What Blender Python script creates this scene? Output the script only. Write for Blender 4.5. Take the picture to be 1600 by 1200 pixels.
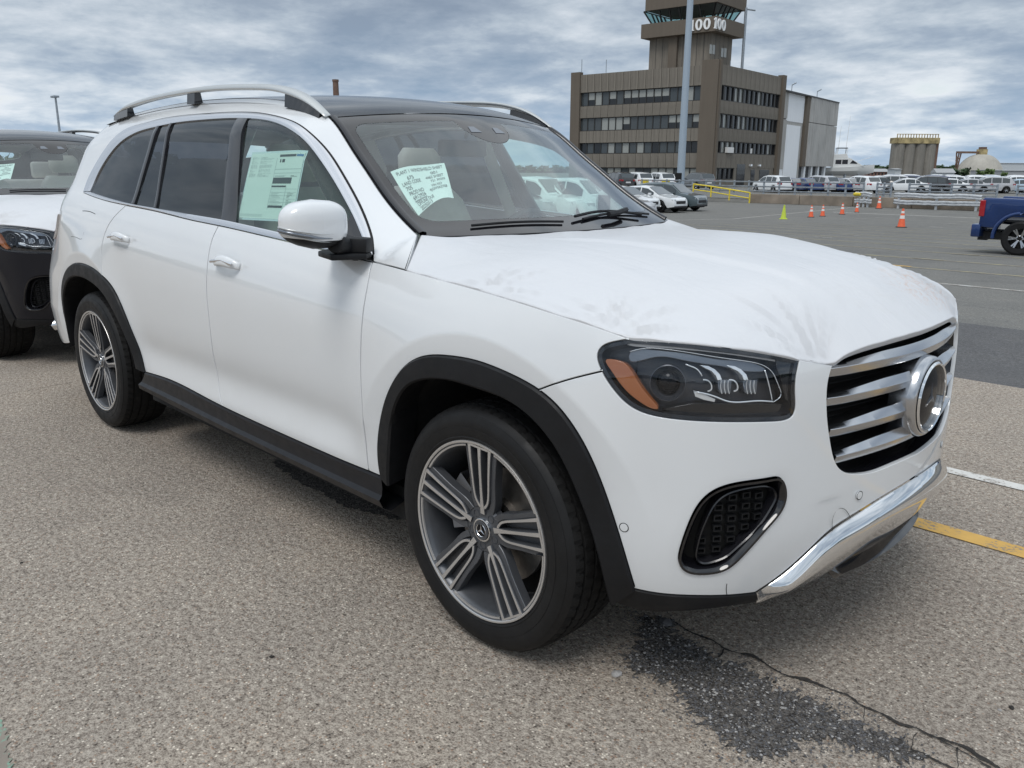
import bpy, bmesh, math, random
import numpy as np
from mathutils import Vector, Matrix
from mathutils.bvhtree import BVHTree
from mathutils.geometry import delaunay_2d_cdt

for o in list(bpy.data.objects):
    bpy.data.objects.remove(o)
scene = bpy.context.scene
COL = scene.collection
R = math.radians

# ------------------------------------------------------------------ camera
CAM = np.array([1.70520378, -2.5097562, 1.43583798])
FW = np.array([-0.68743366, 0.68188871, -0.24992547])
RT = np.array([0.70319906, 0.71097095, 0.00560309])
UPV = np.array([-0.18151043, 0.1718956, 0.96824887])
FPX = 1302.98
cd = bpy.data.cameras.new('camera')
cam = bpy.data.objects.new('camera', cd)
COL.objects.link(cam)
cam.matrix_world = Matrix(((RT[0], UPV[0], -FW[0], CAM[0]), (RT[1], UPV[1], -FW[1], CAM[1]), (RT[2], UPV[2], -FW[2], CAM[2]), (0, 0, 0, 1)))
cd.sensor_width = 36.0
cd.sensor_fit = 'HORIZONTAL'
cd.lens = 36.0 * FPX / 1600.0
cd.clip_start = 0.05
cd.clip_end = 6000
scene.camera = cam
scene.render.resolution_x = 1024
scene.render.resolution_y = 768

# ------------------------------------------------------------------ world, sun, exposure
SUN_EL, SUN_AZ = R(58), R(160)
world = bpy.data.worlds.new("World")
scene.world = world
world.use_nodes = True
wn = world.node_tree
wn.nodes.clear()


def N(nt, typ, **kw):
    n = nt.nodes.new(typ)
    for k, v in kw.items():
        if k.startswith('i_'):
            key = k[2:]
            key = int(key) if key.isdigit() else key.replace('_', ' ')
            n.inputs[key].default_value = v
        else:
            setattr(n, k, v)
    return n


def LK(nt, a, b):
    nt.links.new(a, b)


def math_node(nt, op, a, b=None, clamp=False):
    n = N(nt, 'ShaderNodeMath', operation=op)
    n.use_clamp = clamp
    for i, x in enumerate((a, b)):
        if x is None:
            continue
        if isinstance(x, (int, float)):
            n.inputs[i].default_value = x
        else:
            LK(nt, x, n.inputs[i])
    return n.outputs[0]


def ramp(nt, fac, stops, interp='LINEAR'):
    n = N(nt, 'ShaderNodeValToRGB')
    cr = n.color_ramp
    cr.interpolation = interp
    while len(cr.elements) < len(stops):
        cr.elements.new(0.5)
    for e, (p, c) in zip(cr.elements, stops):
        e.position = p
        e.color = (c, c, c, 1) if isinstance(c, (int, float)) else (*c, 1)
    LK(nt, fac, n.inputs[0])
    return n.outputs[0]


def mixc(nt, fac, a, b, mode='MIX'):
    n = N(nt, 'ShaderNodeMix', data_type='RGBA', blend_type=mode)
    for sock, x in ((n.inputs[0], fac), (n.inputs[6], a), (n.inputs[7], b)):
        if isinstance(x, (int, float)):
            sock.default_value = x
        elif isinstance(x, tuple):
            sock.default_value = (*x, 1)
        else:
            LK(nt, x, sock)
    return n.outputs[2]


def noise(nt, vec, scale, detail=4, rough=0.5, dist=0.0, out=0):
    n = N(nt, 'ShaderNodeTexNoise')
    n.inputs['Scale'].default_value = scale
    n.inputs['Detail'].default_value = detail
    n.inputs['Roughness'].default_value = rough
    n.inputs['Distortion'].default_value = dist
    if vec is not None:
        LK(nt, vec, n.inputs['Vector'])
    return n.outputs[out]


def build_world():
    nt = wn
    sky = N(nt, 'ShaderNodeTexSky', sky_type='NISHITA')
    sky.sun_disc = False
    sky.sun_elevation = SUN_EL
    sky.sun_rotation = SUN_AZ
    sky.air_density = 1.0
    sky.dust_density = 1.0
    tc = N(nt, 'ShaderNodeTexCoord')
    sep = N(nt, 'ShaderNodeSeparateXYZ')
    LK(nt, tc.outputs['Generated'], sep.inputs[0])
    zc = math_node(nt, 'MAXIMUM', sep.outputs[2], 0.0)
    den = math_node(nt, 'ADD', zc, 0.27)
    px = math_node(nt, 'DIVIDE', sep.outputs[0], den)
    py = math_node(nt, 'DIVIDE', sep.outputs[1], den)
    pz = math_node(nt, 'DIVIDE', math_node(nt, 'MULTIPLY', zc, 3.2), den)
    cmb = N(nt, 'ShaderNodeCombineXYZ')
    LK(nt, px, cmb.inputs[0])
    LK(nt, py, cmb.inputs[1])
    LK(nt, pz, cmb.inputs[2])
    v = cmb.outputs[0]
    mp = N(nt, 'ShaderNodeMapping')
    mp.inputs['Rotation'].default_value = (0, 0, R(20))
    mp.inputs['Scale'].default_value = (1.6, 1.6, 1.6)
    mp.inputs['Location'].default_value = (3.1, 1.7, 0)
    LK(nt, v, mp.inputs[0])
    v = mp.outputs[0]
    big = noise(nt, v, 0.6, 3, 0.5, 0.1)
    mid = noise(nt, v, 1.6, 9, 0.60, 0.1)
    fine = noise(nt, v, 5.5, 7, 0.6, 0.2)
    thick = math_node(nt, 'ADD', math_node(nt, 'MULTIPLY', big, 0.40), math_node(nt, 'ADD', math_node(nt, 'MULTIPLY', mid, 0.45), math_node(nt, 'MULTIPLY', fine, 0.15)))
    # cloud base tone: thin = bright white, thick = blue grey
    tone = ramp(nt, thick, [(0.37, (0.62, 0.66, 0.70)), (0.44, (0.44, 0.49, 0.55)), (0.50, (0.325, 0.38, 0.445)), (0.55, (0.25, 0.30, 0.37)), (0.62, (0.19, 0.235, 0.305))])
    # brighter, more broken towards the horizon
    hz = ramp(nt, zc, [(0.0, 1.0), (0.045, 0.80), (0.10, 0.42), (0.17, 0.12), (0.30, 0.0)])
    bright = ramp(nt, thick, [(0.40, (0.74, 0.77, 0.80)), (0.48, (0.52, 0.59, 0.66)), (0.54, (0.35, 0.44, 0.55)), (0.61, (0.26, 0.37, 0.50))])
    col = mixc(nt, hz, tone, bright)
    # an overcast sky is brighter overhead than near the horizon
    zen = ramp(nt, zc, [(0.10, 0.0), (0.75, 1.0)], 'EASE')
    col = mixc(nt, zen, col, mixc(nt, 1.0, col, (1.68, 1.63, 1.56), 'MULTIPLY'))
    # openings where the clear sky shows through
    gap = ramp(nt, thick, [(0.37, 1.0), (0.43, 0.0)])
    gap = math_node(nt, 'MULTIPLY', gap, 0.35)
    bgs = N(nt, 'ShaderNodeBackground')
    LK(nt, sky.outputs[0], bgs.inputs[0])
    bgs.inputs[1].default_value = 0.10
    bgc = N(nt, 'ShaderNodeBackground')
    LK(nt, col, bgc.inputs[0])
    bgc.inputs[1].default_value = 1.20
    mx = N(nt, 'ShaderNodeMixShader')
    LK(nt, gap, mx.inputs[0])
    LK(nt, bgc.outputs[0], mx.inputs[1])
    LK(nt, bgs.outputs[0], mx.inputs[2])
    out = N(nt, 'ShaderNodeOutputWorld')
    LK(nt, mx.outputs[0], out.inputs[0])


build_world()
sd = bpy.data.lights.new('sun', 'SUN')
sun = bpy.data.objects.new('sun', sd)
COL.objects.link(sun)
sd.energy = 1.5
sd.angle = R(25)
sd.color = (1.0, 0.97, 0.93)
# light comes from azimuth SUN_AZ (Nishita: rotation measured clockwise from +Y)
sdir = Vector((math.sin(SUN_AZ) * math.cos(SUN_EL), math.cos(SUN_AZ) * math.cos(SUN_EL), math.sin(SUN_EL)))
sun.rotation_euler = sdir.to_track_quat('Z', 'Y').to_euler()
scene.view_settings.view_transform = 'Standard'
scene.view_settings.look = 'None'
scene.view_settings.gamma = 1.0
scene.view_settings.use_curve_mapping = False
scene.view_settings.exposure = 0.10

# ------------------------------------------------------------------ materials
MAT = {}


def princ(name, col=(0.5, 0.5, 0.5), rough=0.5, metal=0.0, coat=0.0, coat_rough=0.03, spec=0.5, ior=1.5, emit=None, emit_s=0.0):
    m = bpy.data.materials.new(name)
    m.use_nodes = True
    nt = m.node_tree
    b = nt.nodes['Principled BSDF']
    b.inputs['Base Color'].default_value = (*col, 1)
    b.inputs['Roughness'].default_value = rough
    b.inputs['Metallic'].default_value = metal
    b.inputs['Coat Weight'].default_value = coat
    b.inputs['Coat Roughness'].default_value = coat_rough
    b.inputs['Specular IOR Level'].default_value = spec
    b.inputs['IOR'].default_value = ior
    if emit:
        b.inputs['Emission Color'].default_value = (*emit, 1)
        b.inputs['Emission Strength'].default_value = emit_s
    MAT[name] = m
    return m, nt, b


def objco(nt, sx=1, sy=1, sz=1):
    tc = N(nt, 'ShaderNodeTexCoord')
    mp = N(nt, 'ShaderNodeMapping')
    mp.inputs['Scale'].default_value = (sx, sy, sz)
    LK(nt, tc.outputs['Object'], mp.inputs[0])
    return mp.outputs[0]


def bump(nt, b, h, strength=0.2, dist=0.01):
    n = N(nt, 'ShaderNodeBump')
    n.inputs['Strength'].default_value = strength
    n.inputs['Distance'].default_value = dist
    LK(nt, h, n.inputs['Height'])
    LK(nt, n.outputs[0], b.inputs['Normal'])


def dirty(name, col, rough=0.5, metal=0.0, coat=0.0, var=0.15, scale=6.0, bscale=0, bstr=0.1, bdist=0.003, **kw):
    """principled with soft noise in colour and roughness, optional fine relief"""
    m, nt, b = princ(name, col, rough, metal, coat, **kw)
    v = objco(nt)
    n1 = noise(nt, v, scale, 5, 0.6)
    lo = tuple(c * (1 - var) for c in col)
    hi = tuple(min(1, c * (1 + var)) for c in col)
    LK(nt, ramp(nt, n1, [(0.3, lo), (0.7, hi)]), b.inputs['Base Color'])
    n2 = noise(nt, v, scale * 3.1, 4, 0.6)
    LK(nt, ramp(nt, n2, [(0.3, max(0.02, rough * 0.82)), (0.7, min(1, rough * 1.18))]), b.inputs['Roughness'])
    if bscale:
        bump(nt, b, noise(nt, v, bscale, 4, 0.6), bstr, bdist)
    return m


def paint(name, col, rough=0.28, coat=1.0, dirt=0.06, metal=0.0):
    m, nt, b = princ(name, col, rough, metal, coat, 0.02)
    v = objco(nt)
    d = noise(nt, v, 2.2, 6, 0.65)
    f = noise(nt, v, 900, 2, 0.5)
    sp = N(nt, 'ShaderNodeSeparateXYZ')
    LK(nt, v, sp.inputs[0])
    low = ramp(nt, sp.outputs[2], [(0.25, 1.0), (0.75, 0.25)])
    dd = math_node(nt, 'MULTIPLY', math_node(nt, 'MULTIPLY', ramp(nt, d, [(0.38, 0.0), (0.72, 1.0)]), low), dirt * 5)
    dust_sheen = tuple(0.5 * c + 0.5 * e for c, e in zip(col, (0.42, 0.38, 0.33)))
    c1 = mixc(nt, math_node(nt, 'MULTIPLY', dd, 1.0, True), tuple(col), dust_sheen)
    # sparse dust specks
    vo = N(nt, 'ShaderNodeTexVoronoi')
    vo.inputs['Scale'].default_value = 46
    LK(nt, v, vo.inputs['Vector'])
    spk = ramp(nt, vo.outputs['Distance'], [(0.028, 1.0), (0.05, 0.0)])
    msk = ramp(nt, noise(nt, v, 5, 3, 0.6), [(0.52, 0.0), (0.68, 0.7)])
    c2 = mixc(nt, math_node(nt, 'MULTIPLY', spk, msk), c1, tuple(0.35 * c + 0.65 * e for c, e in zip(col, (0.33, 0.29, 0.25))))
    LK(nt, c2, b.inputs['Base Color'])
    LK(nt, ramp(nt, d, [(0.35, 0.02), (0.75, 0.09)]), b.inputs['Coat Roughness'])
    bump(nt, b, f, 0.012, 0.0005)
    return m


def thin_glass(name, tint, refl=1.0, rough=0.0, ior=1.5, dust_sheen=0.0):
    """one sheet of glass: what passes straight through is tinted, what reflects follows Fresnel"""
    m = bpy.data.materials.new(name)
    m.use_nodes = True
    nt = m.node_tree
    nt.nodes.clear()
    fr = N(nt, 'ShaderNodeFresnel')
    ge = N(nt, 'ShaderNodeNewGeometry')      # the same reflection from either side of the sheet
    k = math_node(nt, 'MULTIPLY', ge.outputs['Backfacing'], 1.0 / ior - ior)
    LK(nt, math_node(nt, 'ADD', k, ior), fr.inputs['IOR'])
    fac = math_node(nt, 'MULTIPLY', fr.outputs[0], refl, True)
    tr = N(nt, 'ShaderNodeBsdfTransparent')
    tr.inputs[0].default_value = (*tint, 1)
    gl = N(nt, 'ShaderNodeBsdfGlossy')
    gl.inputs['Roughness'].default_value = rough
    gl.inputs['Color'].default_value = (0.95, 0.97, 1, 1)
    mx = N(nt, 'ShaderNodeMixShader')
    LK(nt, fac, mx.inputs[0])
    LK(nt, tr.outputs[0], mx.inputs[1])
    LK(nt, gl.outputs[0], mx.inputs[2])
    last = mx.outputs[0]
    if dust_sheen > 0:  # sky sheen on the pane, put in as a pale green-grey diffuse veil
        df = N(nt, 'ShaderNodeBsdfDiffuse')
        df.inputs[0].default_value = (0.42, 0.54, 0.52, 1)
        v = objco(nt)
        dm = math_node(nt, 'MULTIPLY', ramp(nt, noise(nt, v, 3.5, 6, 0.65), [(0.3, 0.3), (0.75, 1.0)]), dust_sheen)
        m2 = N(nt, 'ShaderNodeMixShader')
        LK(nt, dm, m2.inputs[0])
        LK(nt, last, m2.inputs[1])
        LK(nt, df.outputs[0], m2.inputs[2])
        last = m2.outputs[0]
    out = N(nt, 'ShaderNodeOutputMaterial')
    LK(nt, last, out.inputs[0])
    MAT[name] = m
    return m


paint('white_paint', (0.735, 0.755, 0.77))
paint('black_paint', (0.002, 0.003, 0.008), dirt=0.003)
MAT['black_paint'].node_tree.nodes['Principled BSDF'].inputs['Specular IOR Level'].default_value = 0.1
MAT['black_paint'].node_tree.nodes['Principled BSDF'].inputs['Coat Weight'].default_value = 0.7
paint('blue_paint', (0.004, 0.034, 0.15), dirt=0.02, rough=0.35, metal=0.4)
dirty('black_plastic', (0.009, 0.0095, 0.011), 0.55, spec=0.3, var=0.25, scale=9, bscale=900, bstr=0.15, bdist=0.0006)
dirty('rocker_plastic', (0.009, 0.0095, 0.012), 0.42, spec=0.35, var=0.2, scale=7, bscale=700, bstr=0.1, bdist=0.0005)
princ('gloss_black', (0.006, 0.006, 0.008), 0.08, coat=0.6)
princ('black_trim', (0.012, 0.012, 0.015), 0.22, coat=0.4)
princ('gap_black', (0.003, 0.003, 0.003), 0.8)
dirty('wheel_well', (0.012, 0.012, 0.012), 0.95, var=0.4, scale=8)
princ('bright_trim', (0.78, 0.78, 0.80), 0.22, metal=1.0)
princ('rail_metal', (0.62, 0.63, 0.62), 0.36, metal=0.85)
princ('chrome', (0.82, 0.83, 0.84), 0.06, metal=1.0)
princ('satin_silver', (0.54, 0.55, 0.57), 0.20, metal=1.0)
princ('machined_rim', (0.66, 0.65, 0.64), 0.34, metal=0.8)
dirty('rim_grey', (0.10, 0.105, 0.115), 0.38, metal=0.5, var=0.12, scale=10)
dirty('brake_metal', (0.30, 0.28, 0.26), 0.42, metal=0.9, var=0.2, scale=20)
dirty('caliper_grey', (0.30, 0.30, 0.31), 0.5, metal=0.3)
dirty('tyre_rubber', (0.009, 0.009, 0.0095), 0.58, spec=0.3, var=0.35, scale=7, bscale=420, bstr=0.15, bdist=0.0006)
dirty('tyre_tread', (0.010, 0.0098, 0.0098), 0.8, spec=0.25, var=0.3, scale=9, bscale=300, bstr=0.2, bdist=0.001)
thin_glass('windshield_glass', (0.80, 0.94, 0.90), 1.7, 0.0, 1.52, dust_sheen=0.055)
thin_glass('clear_glass', (0.70, 0.86, 0.81), 1.0, 0.0, 1.5, dust_sheen=0.03)
thin_glass('privacy_glass', (0.05, 0.055, 0.065), 1.0, 0.0, 1.5, dust_sheen=0.02)
thin_glass('roof_glass', (0.45, 0.45, 0.50), 1.0, 0.0, 1.5, dust_sheen=0.0)
thin_glass('lamp_lens', (0.90, 0.92, 0.94), 1.0, 0.0, 1.5, dust_sheen=0.0)
princ('smoked_glass', (0.006, 0.006, 0.008), 0.14, spec=0.2)
princ('lamp_dark', (0.06, 0.064, 0.075), 0.25, metal=0.3)
princ('lamp_grey', (0.22, 0.24, 0.27), 0.22, metal=0.7)
princ('lamp_bright', (0.92, 0.94, 0.96), 0.12, metal=0.6)
princ('amber_lens', (0.38, 0.125, 0.042), 0.22, coat=0.8)
princ('red_lens', (0.35, 0.012, 0.02), 0.12, coat=1.0)
dirty('seat_leather', (0.82, 0.78, 0.69), 0.5, var=0.06, scale=14)
dirty('cabin_light', (0.66, 0.66, 0.62), 0.8, var=0.08)
dirty('cabin_dark', (0.035, 0.035, 0.038), 0.6, var=0.2)
princ('paper_white', (0.80, 0.82, 0.80), 0.75)
princ('print_dark', (0.06, 0.07, 0.08), 0.8)
princ('print_grey', (0.42, 0.46, 0.47), 0.8)
princ('print_blue', (0.10, 0.22, 0.42), 0.8)


def film_material():
    m, nt, b = princ('film_white', (0.64, 0.65, 0.67), 0.42, coat=0.25, coat_rough=0.25)
    tc = N(nt, 'ShaderNodeTexCoord')
    v = tc.outputs['Object']
    # grime with shapes of its own
    big = noise(nt, v, 2.6, 7, 0.7, 0.8)
    st = math_node(nt, 'MULTIPLY', ramp(nt, big, [(0.52, 0.0), (0.74, 0.25)]), ramp(nt, noise(nt, v, 22, 5, 0.7, 0.4), [(0.42, 0.0), (0.70, 1.0)]))
    c = mixc(nt, st, (0.64, 0.65, 0.67), (0.50, 0.48, 0.41))
    # rust smear on the far front corner
    mp = N(nt, 'ShaderNodeMapping')
    mp.inputs['Location'].default_value = (-0.72, -0.30, 0)
    mp.inputs['Rotation'].default_value = (0, 0, R(0))
    LK(nt, v, mp.inputs[0])
    gm = N(nt, 'ShaderNodeMapping')
    gm.inputs['Scale'].default_value = (9.0, 4.5, 0.01)
    LK(nt, mp.outputs[0], gm.inputs[0])
    gr = N(nt, 'ShaderNodeTexGradient', gradient_type='SPHERICAL')
    LK(nt, gm.outputs[0], gr.inputs[0])
    rs = math_node(nt, 'MULTIPLY', ramp(nt, gr.outputs[1], [(0.0, 0.0), (0.6, 0.9)]), ramp(nt, noise(nt, v, 34, 6, 0.75, 1.2), [(0.48, 0.0), (0.66, 0.8)]))
    c = mixc(nt, rs, c, (0.60, 0.34, 0.20))
    LK(nt, c, b.inputs['Base Color'])
    w1 = N(nt, 'ShaderNodeMapping')
    w1.inputs['Rotation'].default_value = (0, 0, R(35))
    w1.inputs['Scale'].default_value = (1.4, 5.0, 1.4)
    LK(nt, v, w1.inputs[0])
    cre = noise(nt, w1.outputs[0], 1.5, 3, 0.5, 1.6)
    soft = noise(nt, v, 4.5, 3, 0.5, 0.8)
    h = math_node(nt, 'ADD', math_node(nt, 'MULTIPLY', cre, 0.6), soft)
    bump(nt, b, h, 0.22, 0.03)
    return m


film_material()
# ------------------------------------------------------------------ numeric helpers
def ray(u, v):
    return FW + (u - 800) / FPX * RT - (v - 600) / FPX * UPV


def hitp(u, v, axis, val):
    d = ray(u, v)
    t = (val - CAM[axis]) / d[axis]
    return CAM + t * d


class Spl:
    """natural cubic spline through (x, y), linear outside"""
    def __init__(self, x, y):
        x = np.array(x, float); y = np.array(y, float)
        n = len(x); h = np.diff(x)
        A = np.zeros((n, n)); b = np.zeros(n)
        A[0, 0] = A[-1, -1] = 1
        for i in range(1, n - 1):
            A[i, i - 1] = h[i - 1]; A[i, i] = 2 * (h[i - 1] + h[i]); A[i, i + 1] = h[i]
            b[i] = 3 * ((y[i + 1] - y[i]) / h[i] - (y[i] - y[i - 1]) / h[i - 1])
        c = np.linalg.solve(A, b)
        self.x, self.y, self.c = x, y, c
        self.d = (c[1:] - c[:-1]) / (3 * h)
        self.b = (y[1:] - y[:-1]) / h - h * (2 * c[:-1] + c[1:]) / 3

    def __call__(self, t):
        t = np.asarray(t, float)
        tc = np.clip(t, self.x[0], self.x[-1])
        i = np.clip(np.searchsorted(self.x, tc) - 1, 0, len(self.b) - 1)
        dx = tc - self.x[i]
        r = self.y[i] + dx * (self.b[i] + dx * (self.c[i] + dx * self.d[i]))
        r = r + np.where(t < self.x[0], (t - self.x[0]) * self.b[0], 0)
        dl = self.x[-1] - self.x[-2]
        be = self.b[-1] + 2 * self.c[-2] * dl + 3 * self.d[-1] * dl * dl
        return r + np.where(t > self.x[-1], (t - self.x[-1]) * be, 0)


def lin(xs, ys):
    return lambda t: np.interp(t, xs, ys)


def sstep(a, b, x):
    t = np.clip((np.asarray(x, float) - a) / (b - a), 0, 1)
    return t * t * (3 - 2 * t)


def seglen(P):
    return np.r_[0, np.cumsum(np.linalg.norm(np.diff(P, axis=0), axis=1))]


def resample(P, n):
    P = np.asarray(P, float)
    L = seglen(P)
    t = np.linspace(0, L[-1], n)
    return np.stack([np.interp(t, L, P[:, k]) for k in range(P.shape[1])], -1)


def curve(P, step=0.01, smooth=12, closed=False):
    """dense smooth curve through few points (natural cubic by chord length, then light smoothing)"""
    P = np.asarray(P, float)
    if closed:
        k = min(4, len(P) - 1)
        Q = np.vstack([P[-k:], P, P[:k]])
    else:
        Q = P
    L = seglen(Q)
    if len(Q) < 3:
        n = max(2, int(L[-1] / step) + 1)
        return resample(Q, n)
    S = [Spl(L, Q[:, k]) for k in range(Q.shape[1])]
    if closed:
        t0, t1 = L[k], L[k + len(P)]
        t = np.linspace(t0, t1, max(8, int((t1 - t0) / step)) + 1)[:-1]
    else:
        t = np.linspace(0, L[-1], max(3, int(L[-1] / step) + 1))
    C = np.stack([s(t) for s in S], -1)
    for _ in range(smooth):
        if closed:
            C = 0.5 * C + 0.25 * (np.roll(C, 1, 0) + np.roll(C, -1, 0))
        else:
            C[1:-1] = 0.5 * C[1:-1] + 0.25 * (C[2:] + C[:-2])
    return C


def join(*segs):
    out = []
    for s in segs:
        for p in np.asarray(s, float):
            if not out or np.linalg.norm(out[-1] - p) > 1e-4:
                out.append(p)
    if np.linalg.norm(out[0] - out[-1]) < 1e-4:
        out.pop()
    return np.array(out)


def area2(P):
    x, y = P[:, 0], P[:, 1]
    return 0.5 * np.sum(x * np.roll(y, -1) - y * np.roll(x, -1))


def ccw(P):
    return P if area2(P) > 0 else P[::-1].copy()


def inset(P, d):
    """move a closed ccw polygon inwards by d"""
    e = np.roll(P, -1, 0) - P
    e /= np.linalg.norm(e, axis=1)[:, None] + 1e-12
    n = np.stack([-e[:, 1], e[:, 0]], -1)
    m = n + np.roll(n, 1, 0)
    l = np.linalg.norm(m, axis=1)[:, None]
    m = m / np.maximum(l, 0.3)
    k = 1 / np.maximum(np.sum(m * n, 1), 0.5)
    return P + m * d * k[:, None]


def inpoly(Q, P):
    x, y = Q[:, 0][:, None], Q[:, 1][:, None]
    out = np.zeros(len(Q), bool)
    x1, y1 = P[:, 0], P[:, 1]
    x2, y2 = np.roll(x1, -1), np.roll(y1, -1)
    for a in range(0, len(Q), 4000):
        b = slice(a, a + 4000)
        c = ((y1 > y[b]) != (y2 > y[b]))
        with np.errstate(divide='ignore', invalid='ignore'):
            xi = (x2 - x1) * (y[b] - y1) / (y2 - y1) + x1
        out[b] = (np.sum(c & (x[b] < xi), axis=1) % 2) == 1
    return out


def dist_poly(Q, P, closed=False):
    A = P if closed else P[:-1]
    B = np.roll(P, -1, 0) if closed else P[1:]
    d = np.full(len(Q), 1e9)
    ab = B - A
    l2 = np.sum(ab * ab, 1) + 1e-12
    for a in range(0, len(Q), 4000):
        q = Q[a:a + 4000]
        t = np.clip(((q[:, None, :] - A) * ab).sum(-1) / l2, 0, 1)
        c = A + t[..., None] * ab
        d[a:a + 4000] = np.sqrt(((q[:, None, :] - c) ** 2).sum(-1)).min(1)
    return d


# ------------------------------------------------------------------ object helpers
def mesh_obj(name, V, F, mat, parent=None, normals=None, smooth=True, mats=None, fmat=None, uv=None):
    me = bpy.data.meshes.new(name)
    me.from_pydata([tuple(map(float, v)) for v in V], [], [tuple(int(i) for i in f) for f in F])
    me.update()
    for m in (mats or [mat]):
        me.materials.append(MAT[m])
    if fmat is not None:
        me.polygons.foreach_set('material_index', fmat)
    if smooth:
        me.polygons.foreach_set('use_smooth', [True] * len(me.polygons))
    if normals is not None:
        me.normals_split_custom_set_from_vertices([tuple(map(float, n)) for n in normals])
    o = bpy.data.objects.new(name, me)
    COL.objects.link(o)
    if parent:
        o.parent = parent
    return o


def mirror_obj(o):
    """the same part on the other side of the car"""
    me = o.data
    n = len(me.vertices)
    co = np.empty(n * 3); me.vertices.foreach_get('co', co); co = co.reshape(-1, 3)
    co[:, 1] *= -1
    F = [tuple(p.vertices)[::-1] for p in me.polygons]
    m2 = bpy.data.meshes.new(o.name)
    m2.from_pydata([tuple(c) for c in co], [], F)
    m2.update()
    for m in me.materials:
        m2.materials.append(m)
    mi = np.empty(len(me.polygons), int); me.polygons.foreach_get('material_index', mi)
    m2.polygons.foreach_set('material_index', mi)
    sm = np.empty(len(me.polygons), bool); me.polygons.foreach_get('use_smooth', sm)
    m2.polygons.foreach_set('use_smooth', sm)
    if me.has_custom_normals:
        nv = np.zeros((n, 3))
        for l in me.loops:
            nv[l.vertex_index] = l.normal
        nv[:, 1] *= -1
        m2.normals_split_custom_set_from_vertices([tuple(c) for c in nv])
    q = bpy.data.objects.new(o.name.split('.')[0], m2)
    COL.objects.link(q)
    q.parent = o.parent
    return q


def empty(name, loc=(0, 0, 0), rz=0.0, label=None, cat=None, group=None, parent=None):
    o = bpy.data.objects.new(name, None)
    o.empty_display_size = 0.2
    COL.objects.link(o)
    o.location = loc
    o.rotation_euler = (0, 0, rz)
    if parent:
        o.parent = parent
    tag(o, label, cat, group)
    return o


def tag(o, label=None, cat=None, group=None, kind=None):
    if label:
        o['label'] = label
    if cat:
        o['category'] = cat
    if group:
        o['group'] = group
    if kind:
        o['kind'] = kind
    return o


def copy_tree(o, parent=None, swap=None):
    c = o.copy()
    COL.objects.link(c)
    if parent:
        c.parent = parent
    if swap and c.data and hasattr(c.data, 'materials'):
        for i, s in enumerate(c.material_slots):
            nm = c.data.materials[i].name
            if nm in swap:
                s.link = 'OBJECT'
                s.material = MAT[swap[nm]]
    for ch in list(o.children):
        copy_tree(ch, c, swap)
    return c


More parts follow.
